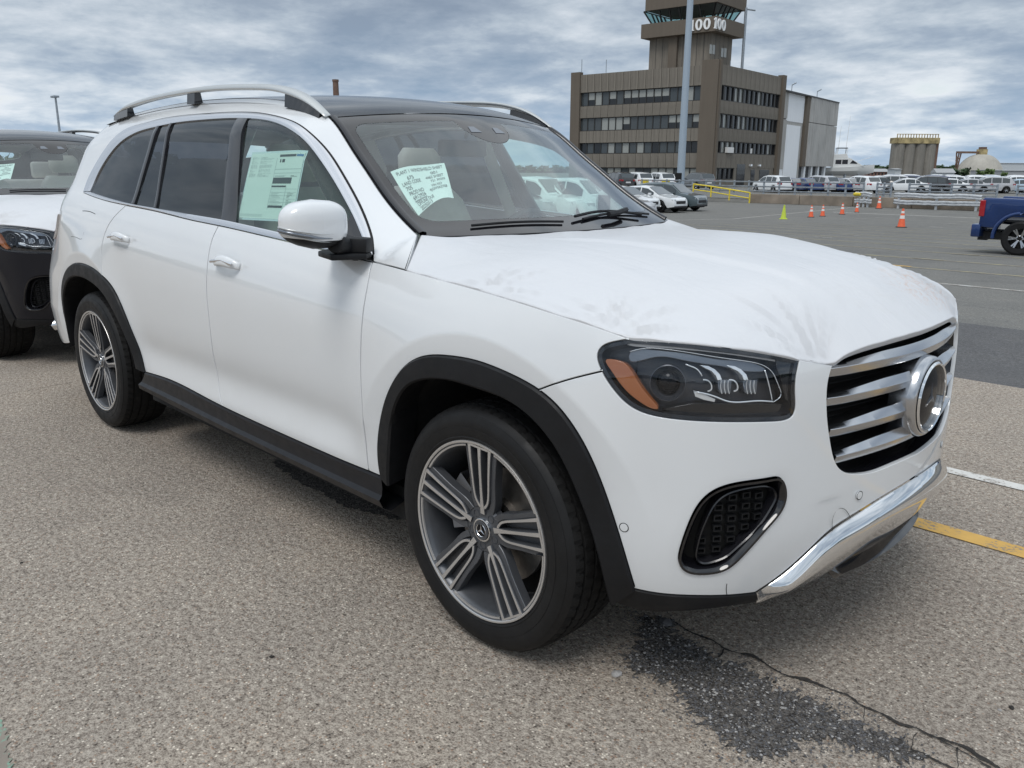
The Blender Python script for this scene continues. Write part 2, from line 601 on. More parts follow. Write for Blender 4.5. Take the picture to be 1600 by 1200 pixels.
class MB:
    """collects simple solids into one mesh"""
    def __init__(self):
        self.V, self.F, self.M = [], [], []
        self.names = []
        self.cur = 0

    def mat(self, name):
        if name not in self.names:
            self.names.append(name)
        self.cur = self.names.index(name)
        return self

    def add(self, V, F):
        b = len(self.V)
        self.V += [tuple(map(float, v)) for v in V]
        self.F += [tuple(b + int(i) for i in f) for f in F]
        self.M += [self.cur] * len(F)

    def box(self, x0, x1, y0, y1, z0, z1, T=None):
        V = np.array([(x, y, z) for x in (x0, x1) for y in (y0, y1) for z in (z0, z1)], float)
        F = [(0, 1, 3, 2), (4, 6, 7, 5), (0, 4, 5, 1), (2, 3, 7, 6), (0, 2, 6, 4), (1, 5, 7, 3)]
        if T is not None:
            V = T(V)
        self.add(V, F)

    def bar(self, a, b, w, h, up=(0, 0, 1), bev=0.0):
        """rectangular bar from a to b"""
        a = np.array(a, float); b = np.array(b, float)
        d = b - a; d /= np.linalg.norm(d)
        u = np.array(up, float); s = np.cross(d, u)
        if np.linalg.norm(s) < 1e-4:
            s = np.cross(d, (1, 0, 0))
        s /= np.linalg.norm(s); u = np.cross(s, d)
        V = []
        for p in (a, b):
            for (i, j) in ((-1, -1), (1, -1), (1, 1), (-1, 1)):
                V.append(p + s * i * w / 2 + u * j * h / 2)
        self.add(V, [(0, 1, 2, 3), (7, 6, 5, 4), (0, 4, 5, 1), (1, 5, 6, 2), (2, 6, 7, 3), (3, 7, 4, 0)])

    def tube(self, pts, r, n=8, cap=True):
        pts = np.array(pts, float)
        rr = np.full(len(pts), r, float) if np.isscalar(r) else np.array(r, float)
        V = []; F = []
        t = np.gradient(pts, axis=0)
        t /= np.linalg.norm(t, axis=1)[:, None] + 1e-12
        ref = np.array((0, 0, 1.0)) if abs(t[0][2]) < 0.9 else np.array((1.0, 0, 0))
        for i, p in enumerate(pts):
            s = np.cross(t[i], ref); s /= np.linalg.norm(s); u = np.cross(s, t[i])
            for k in range(n):
                a = 2 * math.pi * k / n
                V.append(p + rr[i] * (math.cos(a) * s + math.sin(a) * u))
        for i in range(len(pts) - 1):
            for k in range(n):
                F.append((i * n + k, i * n + (k + 1) % n, (i + 1) * n + (k + 1) % n, (i + 1) * n + k))
        if cap:
            F.append(tuple(range(n))[::-1]); F.append(tuple((len(pts) - 1) * n + k for k in range(n)))
        self.add(V, F)

    def lathe(self, prof, n=48, axis='y', c=(0, 0, 0), a0=0, a1=2 * math.pi):
        """profile of (axial, radius) turned about the axis"""
        V = []; F = []
        full = abs(a1 - a0 - 2 * math.pi) < 1e-6
        m = n if full else n + 1
        for (ax, r) in prof:
            for k in range(m):
                a = a0 + (a1 - a0) * k / n
                if axis == 'y':
                    V.append((c[0] + r * math.cos(a), c[1] + ax, c[2] + r * math.sin(a)))
                elif axis == 'z':
                    V.append((c[0] + r * math.cos(a), c[1] + r * math.sin(a), c[2] + ax))
                else:
                    V.append((c[0] + ax, c[1] + r * math.cos(a), c[2] + r * math.sin(a)))
        for i in range(len(prof) - 1):
            for k in range(n):
                k2 = (k + 1) % m
                F.append((i * m + k, i * m + k2, (i + 1) * m + k2, (i + 1) * m + k))
        self.add(V, F)

    def prism(self, P, z0, z1, T=None):
        """polygon P (x,y) extruded z0..z1, T maps vertices"""
        P = np.asarray(P, float); n = len(P)
        V = np.vstack([np.c_[P, np.full(n, z0)], np.c_[P, np.full(n, z1)]])
        F = [tuple(range(n))[::-1], tuple(range(n, 2 * n))] + [(i, (i + 1) % n, n + (i + 1) % n, n + i) for i in range(n)]
        if T is not None:
            V = T(V)
        self.add(V, F)

    def build(self, name, mat=None, parent=None, smooth=False, bevel=0.0, fix=True):
        names = self.names or [mat]
        if mat and not self.names:
            names = [mat]
        me = bpy.data.meshes.new(name)
        me.from_pydata(self.V, [], self.F)
        for m in names:
            me.materials.append(MAT[m])
        me.polygons.foreach_set('material_index', self.M)
        bm = bmesh.new(); bm.from_mesh(me)
        if fix:
            bmesh.ops.recalc_face_normals(bm, faces=bm.faces)
        if bevel > 0:
            es = [e for e in bm.edges if len(e.link_faces) == 2 and e.calc_face_angle(0) > 0.6]
            bmesh.ops.bevel(bm, geom=es, offset=bevel, segments=2, profile=0.5, affect='EDGES')
        bm.to_mesh(me); bm.free()
        if smooth is True:
            me.polygons.foreach_set('use_smooth', [True] * len(me.polygons))
        elif smooth:
            me.polygons.foreach_set('use_smooth', [True] * len(me.polygons))
            me.set_sharp_from_angle(angle=smooth)
        me.update()
        o = bpy.data.objects.new(name, me)
        COL.objects.link(o)
        if parent:
            o.parent = parent
        return o


def text_mesh(txt, size, extrude=0.0, align='LEFT', bold=False, space=1.0):
    cu = bpy.data.curves.new('lettering', 'FONT')
    cu.body = txt; cu.size = size; cu.extrude = extrude; cu.align_x = align
    cu.space_line = space
    if bold:
        cu.offset = size * 0.02
    o = bpy.data.objects.new('lettering', cu)
    COL.objects.link(o)
    dg = bpy.context.evaluated_depsgraph_get()
    me = bpy.data.meshes.new_from_object(o.evaluated_get(dg))
    V = np.array([v.co[:] for v in me.vertices]); F = [tuple(p.vertices) for p in me.polygons]
    bpy.data.objects.remove(o); bpy.data.curves.remove(cu); bpy.data.meshes.remove(me)
    return V, F


# ------------------------------------------------------------------ the body surface of the large car
# right half: plan curve swept from tail centre (s<0) past the front wheel (s=0) to nose centre
PLAN = np.array([(-4.30, 0.0), (-4.285, -0.35), (-4.22, -0.66), (-4.10, -0.835), (-3.88, -0.925), (-3.5, -0.963), (-3.1, -0.975), (-2.5, -0.977), (-1.8, -0.977), (-1.1, -0.977),
                 (-0.5, -0.978), (0.0, -0.975), (0.30, -0.955), (0.50, -0.905), (0.64, -0.825), (0.735, -0.70), (0.80, -0.53), (0.85, -0.33), (0.88, -0.15), (0.888, 0.0)])
_L = seglen(np.vstack([PLAN[1] * (1, -1), PLAN, PLAN[-2] * (1, -1)]))
_Q = np.vstack([PLAN[1] * (1, -1), PLAN, PLAN[-2] * (1, -1)])
_sx, _sy = Spl(_L, _Q[:, 0]), Spl(_L, _Q[:, 1])
_t = np.linspace(_L[1], _L[-2], 3000)
_C = np.stack([_sx(_t), _sy(_t)], -1)
for _ in range(400):
    _C[1:-1] = 0.5 * _C[1:-1] + 0.25 * (_C[2:] + _C[:-2])
_l = seglen(_C)
_s0 = np.interp(0.0, _C[:, 0], _l)
_S = _l - _s0
S_REAR, S_FRONT = _S[0], _S[-1]
_T = np.gradient(_C, _S, axis=0)
_T /= np.linalg.norm(_T, axis=1)[:, None]


def plan(s):
    """beyond the nose centre the curve goes on mirrored, down the other side"""
    s = np.asarray(s, float)
    m = s > S_FRONT
    s = np.where(m, 2 * S_FRONT - s, s)
    x = np.interp(s, _S, _C[:, 0]); y = np.interp(s, _S, _C[:, 1])
    tx = np.interp(s, _S, _T[:, 0]); ty = np.interp(s, _S, _T[:, 1])
    l = np.hypot(tx, ty)
    sg = np.where(m, -1.0, 1.0)
    return x, y * sg, ty / l, -tx / l * sg       # outward normal


# inset profiles
f_side = Spl([0.20, 0.30, 0.37, 0.44, 0.52, 0.62, 0.72, 0.82, 0.92, 1.00, 1.06, 1.12, 1.20, 1.32, 1.46, 1.62, 1.76],
             [0.10, 0.058, 0.034, 0.022, 0.018, 0.014, 0.006, 0.002, 0.003, 0.012, 0.027, 0.050, 0.088, 0.132, 0.180, 0.238, 0.300])
f_front = Spl([0.20, 0.30, 0.40, 0.50, 0.60, 0.70, 0.80, 0.90, 0.97, 1.02, 1.08, 1.16],
              [0.10, 0.045, 0.015, 0.000, -0.002, 0.000, 0.002, 0.006, 0.016, 0.034, 0.08, 0.17])
# windshield edge / roof edge in side view, from photo rays met with the pillar plane
_wspx = [(655, 366), (637, 349), (616, 326), (598, 303), (575, 268), (553, 236), (536, 208), (520, 186)]


def _pillar_hit(u, v):
    d = ray(u, v)
    # |y| = 0.716 - 0.215*(z-1.222)
    k = 0.215
    t = (-(0.716 + k * 1.222) - CAM[1] + k * CAM[2]) / (d[1] - k * d[2])
    return CAM + t * d


_E0 = np.array([_pillar_hit(*p)[[0, 2]] for p in _wspx])
_top = np.array([(-1.35, 1.672), (-1.62, 1.712), (-1.95, 1.735), (-2.4, 1.745), (-2.9, 1.732), (-3.35, 1.702), (-3.65, 1.665), (-3.95, 1.60), (-4.3, 1.53), (-4.7, 1.49), (-5.2, 1.48)])
ECUR = curve(np.vstack([_E0, _top]), 0.02, 10)


def yE(z):
    return 0.716 - 0.215 * (z - 1.222)


def belt(s):
    return 1.135 + 0.058 * np.clip(-s - 0.5, -0.2, 3.8)


def inset_d(s, z):
    s = np.asarray(s, float); s = np.where(s > S_FRONT, 2 * S_FRONT - s, s); z = np.asarray(z, float)
    b = belt(s) - 1.165
    g = np.where(z < 1.2, sstep(0.80, 1.2, z), 1 - sstep(1.2, 1.68, z))
    v = z - b * g * (1 - sstep(-0.6, 0.3, s))
    w = sstep(0.25, 0.85, s)
    d = f_side(v) * (1 - w) + f_front(z) * w
    # wheel-arch shoulders
    for xc in (0.0, -3.1364):
        r = np.hypot(s - xc, (z - 0.385))
        fade = sstep(0.42, 0.62, z) * (1 - 0.9 * sstep(0.40, 0.62, s))
        out = np.clip(1 - (r - 0.60) / 0.22, 0, 1) ** 2
        inn = np.clip((r - 0.47) / 0.13, 0, 1)
        d = d - 0.015 * fade * np.where(r > 0.60, out, inn)
    # tail: upper part leans forward, bumper stands out
    rear = sstep(-3.45, -4.02, s)
    d = d + rear * np.interp(z, [0.3, 0.45, 0.6, 0.8, 0.9, 1.0, 1.1, 1.2, 1.3, 1.4, 1.5, 1.6, 1.7], [-0.02, -0.03, -0.042, -0.012, 0.012, 0.038, 0.072, 0.115, 0.148, 0.155, 0.145, 0.125, 0.14])
    # soft crease low on the doors, between the arches
    m = sstep(-2.7, -2.3, s) * (1 - sstep(-0.75, -0.45, s))
    d = d + m * (0.012 * np.exp(-((z - 0.56) / 0.07) ** 2) - 0.006 * np.exp(-((z - 0.44) / 0.04) ** 2))
    return d


def SURF(P, off=0.0, want_n=False):
    P = np.atleast_2d(np.asarray(P, float))

    def base(s, z):
        x, y, nx, ny = plan(s)
        d = inset_d(s, z)
        cab = (s < 0.2) & (z > 0.95)
        if cab.any():
            q = np.stack([s, z], -1)[cab]
            e = dist_poly(q, ECUR)
            # only below/behind the edge
            w = 0.115 + 0.05 * sstep(-1.2, -1.8, q[:, 0])
            g = np.clip(1 - e / w, 0, 1) ** 2.1 * sstep(1.06, 1.215, q[:, 1])
            dd = d[cab]
            tgt = 0.975 - yE(q[:, 1])
            dd = dd + np.maximum(tgt - dd, 0) * g
            d = d.copy(); d[cab] = dd
        return np.stack([x - nx * d, y - ny * d, z], -1)
    s, z = P[:, 0], P[:, 1]
    p = base(s, z)
    h = 0.003
    if want_n or np.any(np.asarray(off) != 0):
        a = base(s + h, z) - base(s - h, z)
        b = base(s, z + h) - base(s, z - h)
        n = np.cross(a, b)
        n /= np.linalg.norm(n, axis=1)[:, None] + 1e-12
        o = np.asarray(off, float)
        p = p + n * (o[:, None] if o.ndim else o)
        if want_n:
            return p, n
    return p


# tracing: where a sight line meets the body
_gs = np.arange(S_REAR, 2 * S_FRONT - 0.5, 0.02); _gz = np.arange(0.2, 1.76, 0.02)
_gg = np.stack(np.meshgrid(_gs, _gz, indexing='ij'), -1).reshape(-1, 2)
_gp = SURF(_gg)
_nz = len(_gz)
_gf = [(i * _nz + j, (i + 1) * _nz + j, (i + 1) * _nz + j + 1, i * _nz + j + 1) for i in range(len(_gs) - 1) for j in range(_nz - 1)]
_tri = []
for a, b_, c_, d_ in _gf:
    _tri += [(a, b_, c_), (a, c_, d_)]
_bvh = BVHTree.FromPolygons([tuple(p) for p in _gp], _tri)


def TR(pts, off=0.0):
    out = []
    for u, v in pts:
        d = Vector(ray(u, v)).normalized()
        h, n, i, dist = _bvh.ray_cast(Vector(CAM), d)
        if h is None:
            h, n, i, dist = _bvh.find_nearest(Vector(CAM) + d * 3.0)
            print('trace miss', u, v)
        t = _tri[i]
        A, B, Cc = (_gp[k] for k in t)
        v0, v1, v2 = B - A, Cc - A, np.array(h) - A
        d00, d01, d11, d20, d21 = v0 @ v0, v0 @ v1, v1 @ v1, v2 @ v0, v2 @ v1
        den = d00 * d11 - d01 * d01
        w1 = (d11 * d20 - d01 * d21) / den; w2 = (d00 * d21 - d01 * d20) / den
        out.append(_gg[t[0]] * (1 - w1 - w2) + _gg[t[1]] * w1 + _gg[t[2]] * w2)
    return np.array(out)


def panel(name, poly, mat, parent, holes=(), surf=SURF, grid=0.025, off=0.0, flange=0.014, gap=0.002, rnd=0.0018, mirror=True, disp=None, crease=()):
    poly = ccw(np.asarray(poly, float))
    P0 = inset(poly, gap)
    P1 = inset(poly, gap + rnd)
    loops0 = [P0]; loops1 = [P1]
    for h in holes:
        h = ccw(np.asarray(h, float))
        loops0.append(inset(h, -gap)); loops1.append(inset(h, -gap - rnd))
    pts = np.vstack(loops1)
    edges = []; b = 0
    for l in loops1:
        n = len(l)
        edges += [(b + i, b + (i + 1) % n) for i in range(n)]
        b += n
    mn, mx = P1.min(0), P1.max(0)
    gx = np.arange(mn[0], mx[0], grid); gy = np.arange(mn[1], mx[1], grid)
    G = np.stack(np.meshgrid(gx, gy, indexing='ij'), -1).reshape(-1, 2)
    G[:, 1] += (np.arange(len(G)) % 2) * 0
    m = inpoly(G, P1)
    G = G[m]
    if len(G):
        m = dist_poly(G, P1, True) > grid * 0.35
        G = G[m]
    for h in loops1[1:]:
        if len(G):
            G = G[~inpoly(G, h)]
        if len(G):
            G = G[dist_poly(G, h, True) > grid * 0.35]
    for cr in crease:
        ok = inpoly(cr, P1) & (dist_poly(cr, P1, True) > 0.005)
        if len(G):
            G = G[dist_poly(G, cr) > grid * 0.5]
        n0 = len(pts)
        idx = np.where(ok)[0]
        pts = np.vstack([pts, cr[ok]])
        edges += [(n0 + k, n0 + k + 1) for k in range(len(idx) - 1) if idx[k + 1] == idx[k] + 1]
    allp = np.vstack([pts, G]) if len(G) else pts
    vs, es, fs, _, _, _ = delaunay_2d_cdt([Vector(p) for p in allp], edges, [], 0, 1e-6)
    vs = np.array([v[:] for v in vs])
    tri = np.array([f for f in fs if len(f) == 3])
    cen = vs[tri].mean(1)
    m = inpoly(cen, P1)
    for h in loops1[1:]:
        m &= ~inpoly(cen, h)
    tri = tri[m]
    a = vs[tri]
    ar = (a[:, 1, 0] - a[:, 0, 0]) * (a[:, 2, 1] - a[:, 0, 1]) - (a[:, 1, 1] - a[:, 0, 1]) * (a[:, 2, 0] - a[:, 0, 0])
    tri[ar < 0] = tri[ar < 0][:, ::-1]
    offs = off if disp is None else off + disp(vs)
    V, Nn = surf(vs, offs, True)
    V = list(V); Nn = list(Nn); F = [tuple(t) for t in tri]
    for l0, l1 in zip(loops0, loops1):
        n = len(l0)
        of1 = off if disp is None else off + disp(l1)
        a1, n1 = surf(l1, of1, True)
        of0 = off - rnd if disp is None else off - rnd + disp(l0)
        a0, n0 = surf(l0, of0, True)
        lat = a0 - a1
        lat -= n1 * np.sum(lat * n1, 1)[:, None]
        lat /= np.linalg.norm(lat, axis=1)[:, None] + 1e-9
        a2, _ = surf(l0, off - flange, True)
        b = len(V)
        V += list(a1) + list(a0) + list(a2)
        Nn += list(n1) + list(lat * 0.9 + n1 * 0.1) + list(lat)
        for i in range(n):
            j = (i + 1) % n
            q1 = (b + i, b + j, b + n + j, b + n + i)
            q2 = (b + n + i, b + n + j, b + 2 * n + j, b + 2 * n + i)
            # orient by lateral direction
            nn = np.cross(V[q1[1]] - V[q1[0]], V[q1[3]] - V[q1[0]])
            if nn @ (lat[i] + n1[i]) < 0:
                q1 = q1[::-1]; q2 = q2[::-1]
            F += [q1, q2]
    o = mesh_obj(name, V, F, mat, parent, Nn)
    if mirror:
        mirror_obj(o)
    return o


def loft(name, rows, mat, parent, mirror=False, closed=False, smooth=0.7, capends=False, flip=False):
    """rows: list of (n,3) arrays"""
    n = len(rows[0]); V = np.vstack(rows); F = []
    k = len(rows)
    for i in range(k if closed else k - 1):
        i2 = (i + 1) % k
        for j in range(n - 1):
            q = (i * n + j, i * n + j + 1, i2 * n + j + 1, i2 * n + j)
            F.append(q[::-1] if flip else q)
    me = bpy.data.meshes.new(name)
    me.from_pydata([tuple(map(float, v)) for v in V], [], F)
    me.materials.append(MAT[mat])
    if closed or capends:
        bm = bmesh.new(); bm.from_mesh(me)
        if closed:
            bm.verts.ensure_lookup_table()
            for j in (0, n - 1):
                try:
                    bm.faces.new([bm.verts[i * n + j] for i in range(k)])
                except ValueError:
                    pass
        bmesh.ops.recalc_face_normals(bm, faces=bm.faces)
        bm.to_mesh(me); bm.free()
    me.polygons.foreach_set('use_smooth', [True] * len(me.polygons))
    if smooth is not True:
        me.set_sharp_from_angle(angle=smooth)
    me.update()
    o = bpy.data.objects.new(name, me)
    COL.objects.link(o)
    o.parent = parent
    if mirror:
        mirror_obj(o)
    return o


def strip(name, A, B, prof, mat, parent, surf=SURF, mirror=True, smooth=0.7, step=0.012):
    """ribbon between curves A and B; prof: list of (t across, offset)"""
    n = max(8, int(max(seglen(A)[-1], seglen(B)[-1]) / step))
    A = resample(A, n); B = resample(B, n)
    rows = []
    for t, of in prof:
        rows.append(surf(A * (1 - t) + B * t, of, False) if of != 0 else surf(A * (1 - t) + B * t, 1e-5))
    o = loft(name, rows, mat, parent, mirror, smooth=smooth)
    return o
# ------------------------------------------------------------------ traced outlines (photo pixels -> body surface)
ARCH_F = curve(TR([(597.5, 745), (592, 715), (592.5, 677.5), (598.8, 640), (609, 608.8), (625.8, 579.6), (646.7, 562), (671.7, 555), (705, 556.7), (738, 562), (771.7, 573.3), (813, 592), (842.5, 608.8),
                  (871.7, 633.8), (892.5, 660.8), (913, 694), (934, 740), (955, 798), (975.8, 865), (992.5, 921)]), 0.01, 20)
ARCH_FI = curve(TR([(613, 757), (614, 700), (616, 665), (626, 623), (642, 600), (667.5, 591), (696.7, 591), (725.8, 598), (759, 608.8), (796.7, 623), (830, 646), (855, 673), (880, 711), (900.8, 756.7),
                   (921.7, 811), (938, 865), (956, 940)]), 0.01, 20)
ARCH_R = curve(TR([(227.7, 581), (213, 533), (196.7, 493), (176.7, 450), (156.7, 428), (140, 416), (123.3, 411), (110, 415), (102, 428), (98, 447), (99, 475), (104, 500), (113, 535)]), 0.01, 20)
ARCH_RI = curve(TR([(217, 574), (200, 522), (183, 487), (167, 460), (150, 443), (137, 435), (123, 431), (112, 435), (106, 447), (104, 468), (107, 495), (116, 540)]), 0.01, 20)
# make the rear arch true: a symmetric arch fitted from its visible front half
XR = -3.1364
WIN_TOP = [(131, 300), (134, 287.5), (142.5, 270), (155, 247.5), (172.5, 222.5), (190, 206), (215, 196), (240, 189), (275, 182.5), (325, 178), (372, 176), (400, 177), (425, 181), (450, 188),
           (475, 201), (490, 214), (507.5, 232.5), (525, 257.5), (540, 282.5), (555, 310), (570, 343), (580, 375), (583, 399)]
GLS_TOP = [(141, 299), (150, 277.5), (165, 250), (180, 230), (197.5, 215), (215, 206), (240, 199), (270, 192.5), (312.5, 187.5), (370, 184.5), (390, 185), (420, 188.5), (440, 195), (460, 206), (475, 217.5),
           (490, 235), (507.5, 260), (525, 287), (540, 314), (555, 344), (566, 370), (575, 396)]
WIN_BOT = [(131, 301), (162.5, 312.5), (200, 321), (250, 331), (300, 343.5), (342.5, 352), (400, 365), (447, 376), (505, 389.5), (583, 408.5)]
GLS_BOT = [(141, 300), (175, 311), (207.5, 319), (242.5, 325), (300, 335.5), (347.5, 343.5), (400, 355), (444, 365), (500, 379), (575, 398)]
wt = curve(TR(WIN_TOP), 0.01, 25); gt = curve(TR(GLS_TOP), 0.01, 25)
wb = curve(TR(WIN_BOT), 0.01, 60); gb = curve(TR(GLS_BOT), 0.01, 60)
DOOR_FR = curve(TR([(583, 409), (578.8, 420), (576, 440), (572, 460), (567, 490), (564, 530), (563, 570), (565, 620), (569, 670), (574, 720), (576.5, 736)]), 0.01, 25)     # fender / front door
DOOR_MID = curve(TR([(341.5, 352), (333, 367), (326.7, 393), (323, 426.7), (322.7, 460), (326.7, 500), (333, 553), (341, 600), (349, 636)]), 0.01, 25)
DOOR_RR = curve(TR([(197, 320.5), (180, 336.7), (166.7, 356.7), (160, 376.7), (157.7, 396.7), (158, 406.7), (159, 430)]), 0.01, 15)
ROCK_T = curve(TR([(227.7, 581.7), (266.7, 594), (333, 628), (400, 660), (467, 690), (574, 735.7), (597.5, 745)]), 0.01, 80)
ROCK_B = curve(TR([(230, 612), (270, 629), (333, 661.7), (400, 694), (467, 724), (540, 760), (614, 795)]), 0.01, 80)
HOODL = curve(TR([(583, 408.5), (600, 412.5), (634.4, 422), (693.8, 438), (787.5, 464.5), (881, 494), (943.8, 514), (984.3, 529)]), 0.01, 50)
FEND_BUMP = curve(TR([(842.5, 608.8), (871.7, 598), (905, 588.5), (941, 580)]), 0.01, 8)
HL_TOP = curve(TR([(984.3, 529.5), (1066, 535), (1137.5, 542.8), (1185, 550), (1249, 562)]), 0.01, 20)
HL_BACK = curve(TR([(984.3, 529.5), (959, 534.4), (942.8, 539), (934.8, 546), (932.4, 556), (936, 569), (945, 588), (959.4, 609), (978.4, 629.5), (999.8, 642.5), (1023.5, 649.6), (1054.4, 654.4), (1102, 658),
                    (1161, 659), (1208.8, 658), (1230, 655.6), (1240, 650), (1243, 640), (1242.5, 620), (1242.5, 600), (1244.4, 583), (1249, 562.5)]), 0.008, 5)
GR_TOP = curve(TR([(1302, 570), (1318, 557), (1335, 549), (1376.7, 535.5), (1423.4, 522), (1450, 514)]), 0.01, 10)
GR_BOT = TR([(1302, 570), (1295, 592), (1292.7, 620), (1293.8, 655), (1298.5, 690), (1304, 717), (1311, 731), (1323, 738.5), (1341.7, 740), (1365, 736.7), (1390.7, 727), (1423, 709)])
INTAKE = curve(TR([(1223, 747.5), (1230, 760), (1231.6, 778), (1227, 794), (1205, 822.7), (1183, 848), (1159, 874), (1142.7, 888.7), (1128, 896), (1104, 899.7), (1080, 898.8), (1065.7, 892), (1060.5, 882),
                   (1062, 866), (1069, 843), (1080, 815), (1091, 794), (1104, 778.7), (1118.8, 768.6), (1142.7, 760), (1177.5, 754), (1212, 748.5)]), 0.008, 5, True)
BUMP_BOT = curve(TR([(992.5, 920.5), (1015, 925.5), (1053, 929.7), (1090, 931), (1122.7, 931), (1150, 929.5), (1181, 926)]), 0.01, 10)
VAL_BOT = curve(TR([(956, 940), (985, 952), (1030, 957), (1080, 955), (1130, 949), (1183, 941)]), 0.01, 8)
SK_T = TR([(1181, 925), (1235, 886), (1296, 830), (1330.7, 807), (1356.7, 790), (1421.7, 743)])
SK_B = TR([(1181, 941), (1218, 930), (1270, 908), (1313, 878), (1378, 836), (1430, 800)])
DBG = dict(GR_TOP=GR_TOP[::8], GR_BOT=GR_BOT, SK_T=SK_T, SK_B=SK_B, S=np.array([S_REAR, S_FRONT]))


def _ring(xc, r, a0=-10, a1=190):
    a = np.radians(np.linspace(a0, a1, int(r * 260)))
    return np.stack([xc + r * np.cos(a), 0.385 + r * np.sin(a)], -1)


CREASE = [_ring(xc, r) for xc in (0.0, -3.1364) for r in (0.592, 0.600, 0.608)]


def refl(P):
    Q = np.array(P, float)
    Q[:, 0] = 2 * S_FRONT - Q[:, 0]
    return Q[::-1]
# ------------------------------------------------------------------ the white car
CAR = empty('parked_car', (0, 0, 0), 0, 'large white SUV with white protective film over its hood, parked in the foreground', 'car', 'large SUVs with film covered hoods')


def build_large_car(car):
    # ---- painted skin
    # side frame: pillars, cant rail and rear quarter in one pressing
    e_top = ECUR[ECUR[:, 0] > -4.75]
    s_rear = S_REAR + 0.002
    quarter_back = np.array([(-4.79, 1.5), (-4.79, 1.2), (-4.79, 0.8), (-4.70, 0.62), (-4.62, 0.45)])
    hood_i = int(np.argmin(np.linalg.norm(HOODL - TR([(634.4, 422)]), axis=1)))
    wb_q = wb[:int(np.argmin(np.abs(wb[:, 0] - DOOR_RR[0, 0]))) + 1]
    ar = ARCH_R[::-1]
    lowq = np.array([(-4.62, 0.45), (-4.3, 0.40), (-3.9, 0.37), ar[0]])
    side = join(HOODL[:hood_i + 1], np.array([HOODL[hood_i], e_top[0]]), e_top, np.array([e_top[-1], quarter_back[0]]), curve(quarter_back, 0.02, 2), curve(lowq, 0.02, 2),
                ar[:int(np.argmin(np.linalg.norm(ar - DOOR_RR[-1], axis=1))) + 1], DOOR_RR[::-1], wb_q[::-1], wt)
    panel('side_frame', side, 'white_paint', car, gap=0.0015, crease=CREASE)
    # fender
    hi = HOODL[hood_i:]
    ia = int(np.argmin(np.linalg.norm(ARCH_F - FEND_BUMP[0], axis=1)))
    hb = HL_BACK[:int(np.argmin(np.linalg.norm(HL_BACK - FEND_BUMP[-1], axis=1))) + 1]
    fend = join(HOODL[:hood_i + 1], hi, hb, FEND_BUMP[::-1], ARCH_F[:ia + 1][::-1], np.array([ARCH_F[0], DOOR_FR[-1]]), DOOR_FR[::-1])
    panel('front_fender', fend, 'white_paint', car, grid=0.015, crease=CREASE)
    # doors
    wbc = wb[wb[:, 0] > DOOR_MID[0, 0]]
    low = ROCK_T
    fd = join(DOOR_FR, low[(low[:, 0] > DOOR_MID[-1, 0]) & (low[:, 0] < DOOR_FR[-1, 0])][::-1], DOOR_MID[::-1], wbc)
    wbr = wb[(wb[:, 0] > DOOR_RR[0, 0]) & (wb[:, 0] < DOOR_MID[0, 0])]
    ar2 = ARCH_R[:int(np.argmin(np.linalg.norm(ARCH_R - DOOR_RR[-1], axis=1))) + 1]
    rd = join(DOOR_MID, low[low[:, 0] < DOOR_MID[-1, 0]][::-1], ar2, DOOR_RR[::-1], wbr)

    def dimple(cx, cz):
        def f(P):
            dx = (P[:, 0] - cx) / 0.102; dz = (P[:, 1] - cz) / 0.068
            r = np.sqrt(dx * dx + dz * dz)
            return -0.017 * (1 - sstep(0.35, 1.02, r))
        return f
    h1 = TR([(357, 412)])[0]; h2 = TR([(190, 372)])[0]
    d1 = panel('front_door', fd, 'white_paint', car, grid=0.016, gap=0.003, disp=dimple(h1[0] + 0.005, h1[1]), mirror=True, crease=CREASE)
    d2 = panel('rear_door', rd, 'white_paint', car, grid=0.016, gap=0.003, disp=dimple(h2[0] + 0.005, h2[1]), mirror=True, crease=CREASE)
    for hc in (h1, h2):
        n = 22
        rows = []
        for k in range(n):
            t = k / (n - 1); x = hc[0] - 0.098 + 0.196 * t
            bow = 0.028 * (1 - (2 * t - 1) ** 4) ** 1.0 + 0.001
            hh = 0.0205 * (1 - 0.35 * abs(2 * t - 1) ** 3)
            zc = hc[1] + 0.010 * math.sin(math.pi * t) - 0.004
            ring = []
            for q in range(10):
                a = 2 * math.pi * q / 10
                ring.append((x, zc + hh * math.sin(a), bow + 0.008 * math.cos(a)))
            ring = np.array(ring)
            rows.append(SURF(ring[:, :2], ring[:, 2]))
        rows = [np.array([r[i] for r in rows]) for i in range(10)]
        o = loft('door_handle', rows, 'white_paint', car, False, closed=True, smooth=True)
        mirror_obj(o)
        st = strip('handle_strip', np.array([(hc[0] - 0.09, hc[1] + 0.004), (hc[0], hc[1] + 0.014), (hc[0] + 0.09, hc[1] + 0.004)]),
                   np.array([(hc[0] - 0.09, hc[1] - 0.008), (hc[0], hc[1] + 0.000), (hc[0] + 0.09, hc[1] - 0.008)]), [(0, 0.032), (0.5, 0.0385), (1, 0.034)], 'bright_trim', car)
    # front bumper, right round the nose
    hl_low = HL_BACK[int(np.argmin(np.linalg.norm(HL_BACK - FEND_BUMP[-1], axis=1))):]
    gr_b = curve(np.vstack([GR_BOT[GR_BOT[:, 0] < 1.40], [[S_FRONT, 0.628]]]), 0.01, 6)
    sk_t = curve(np.vstack([SK_T[:5] + [[0, 0.0]], [[1.42, 0.548], [S_FRONT, 0.553]]]), 0.01, 12)
    half = join(ARCH_F[ia:], BUMP_BOT, np.array([BUMP_BOT[-1], sk_t[0]]), sk_t)
    top = join(FEND_BUMP, hl_low, np.array([HL_TOP[-1], GR_TOP[0]]), gr_b)
    IL = inset(ccw(INTAKE), -0.030)

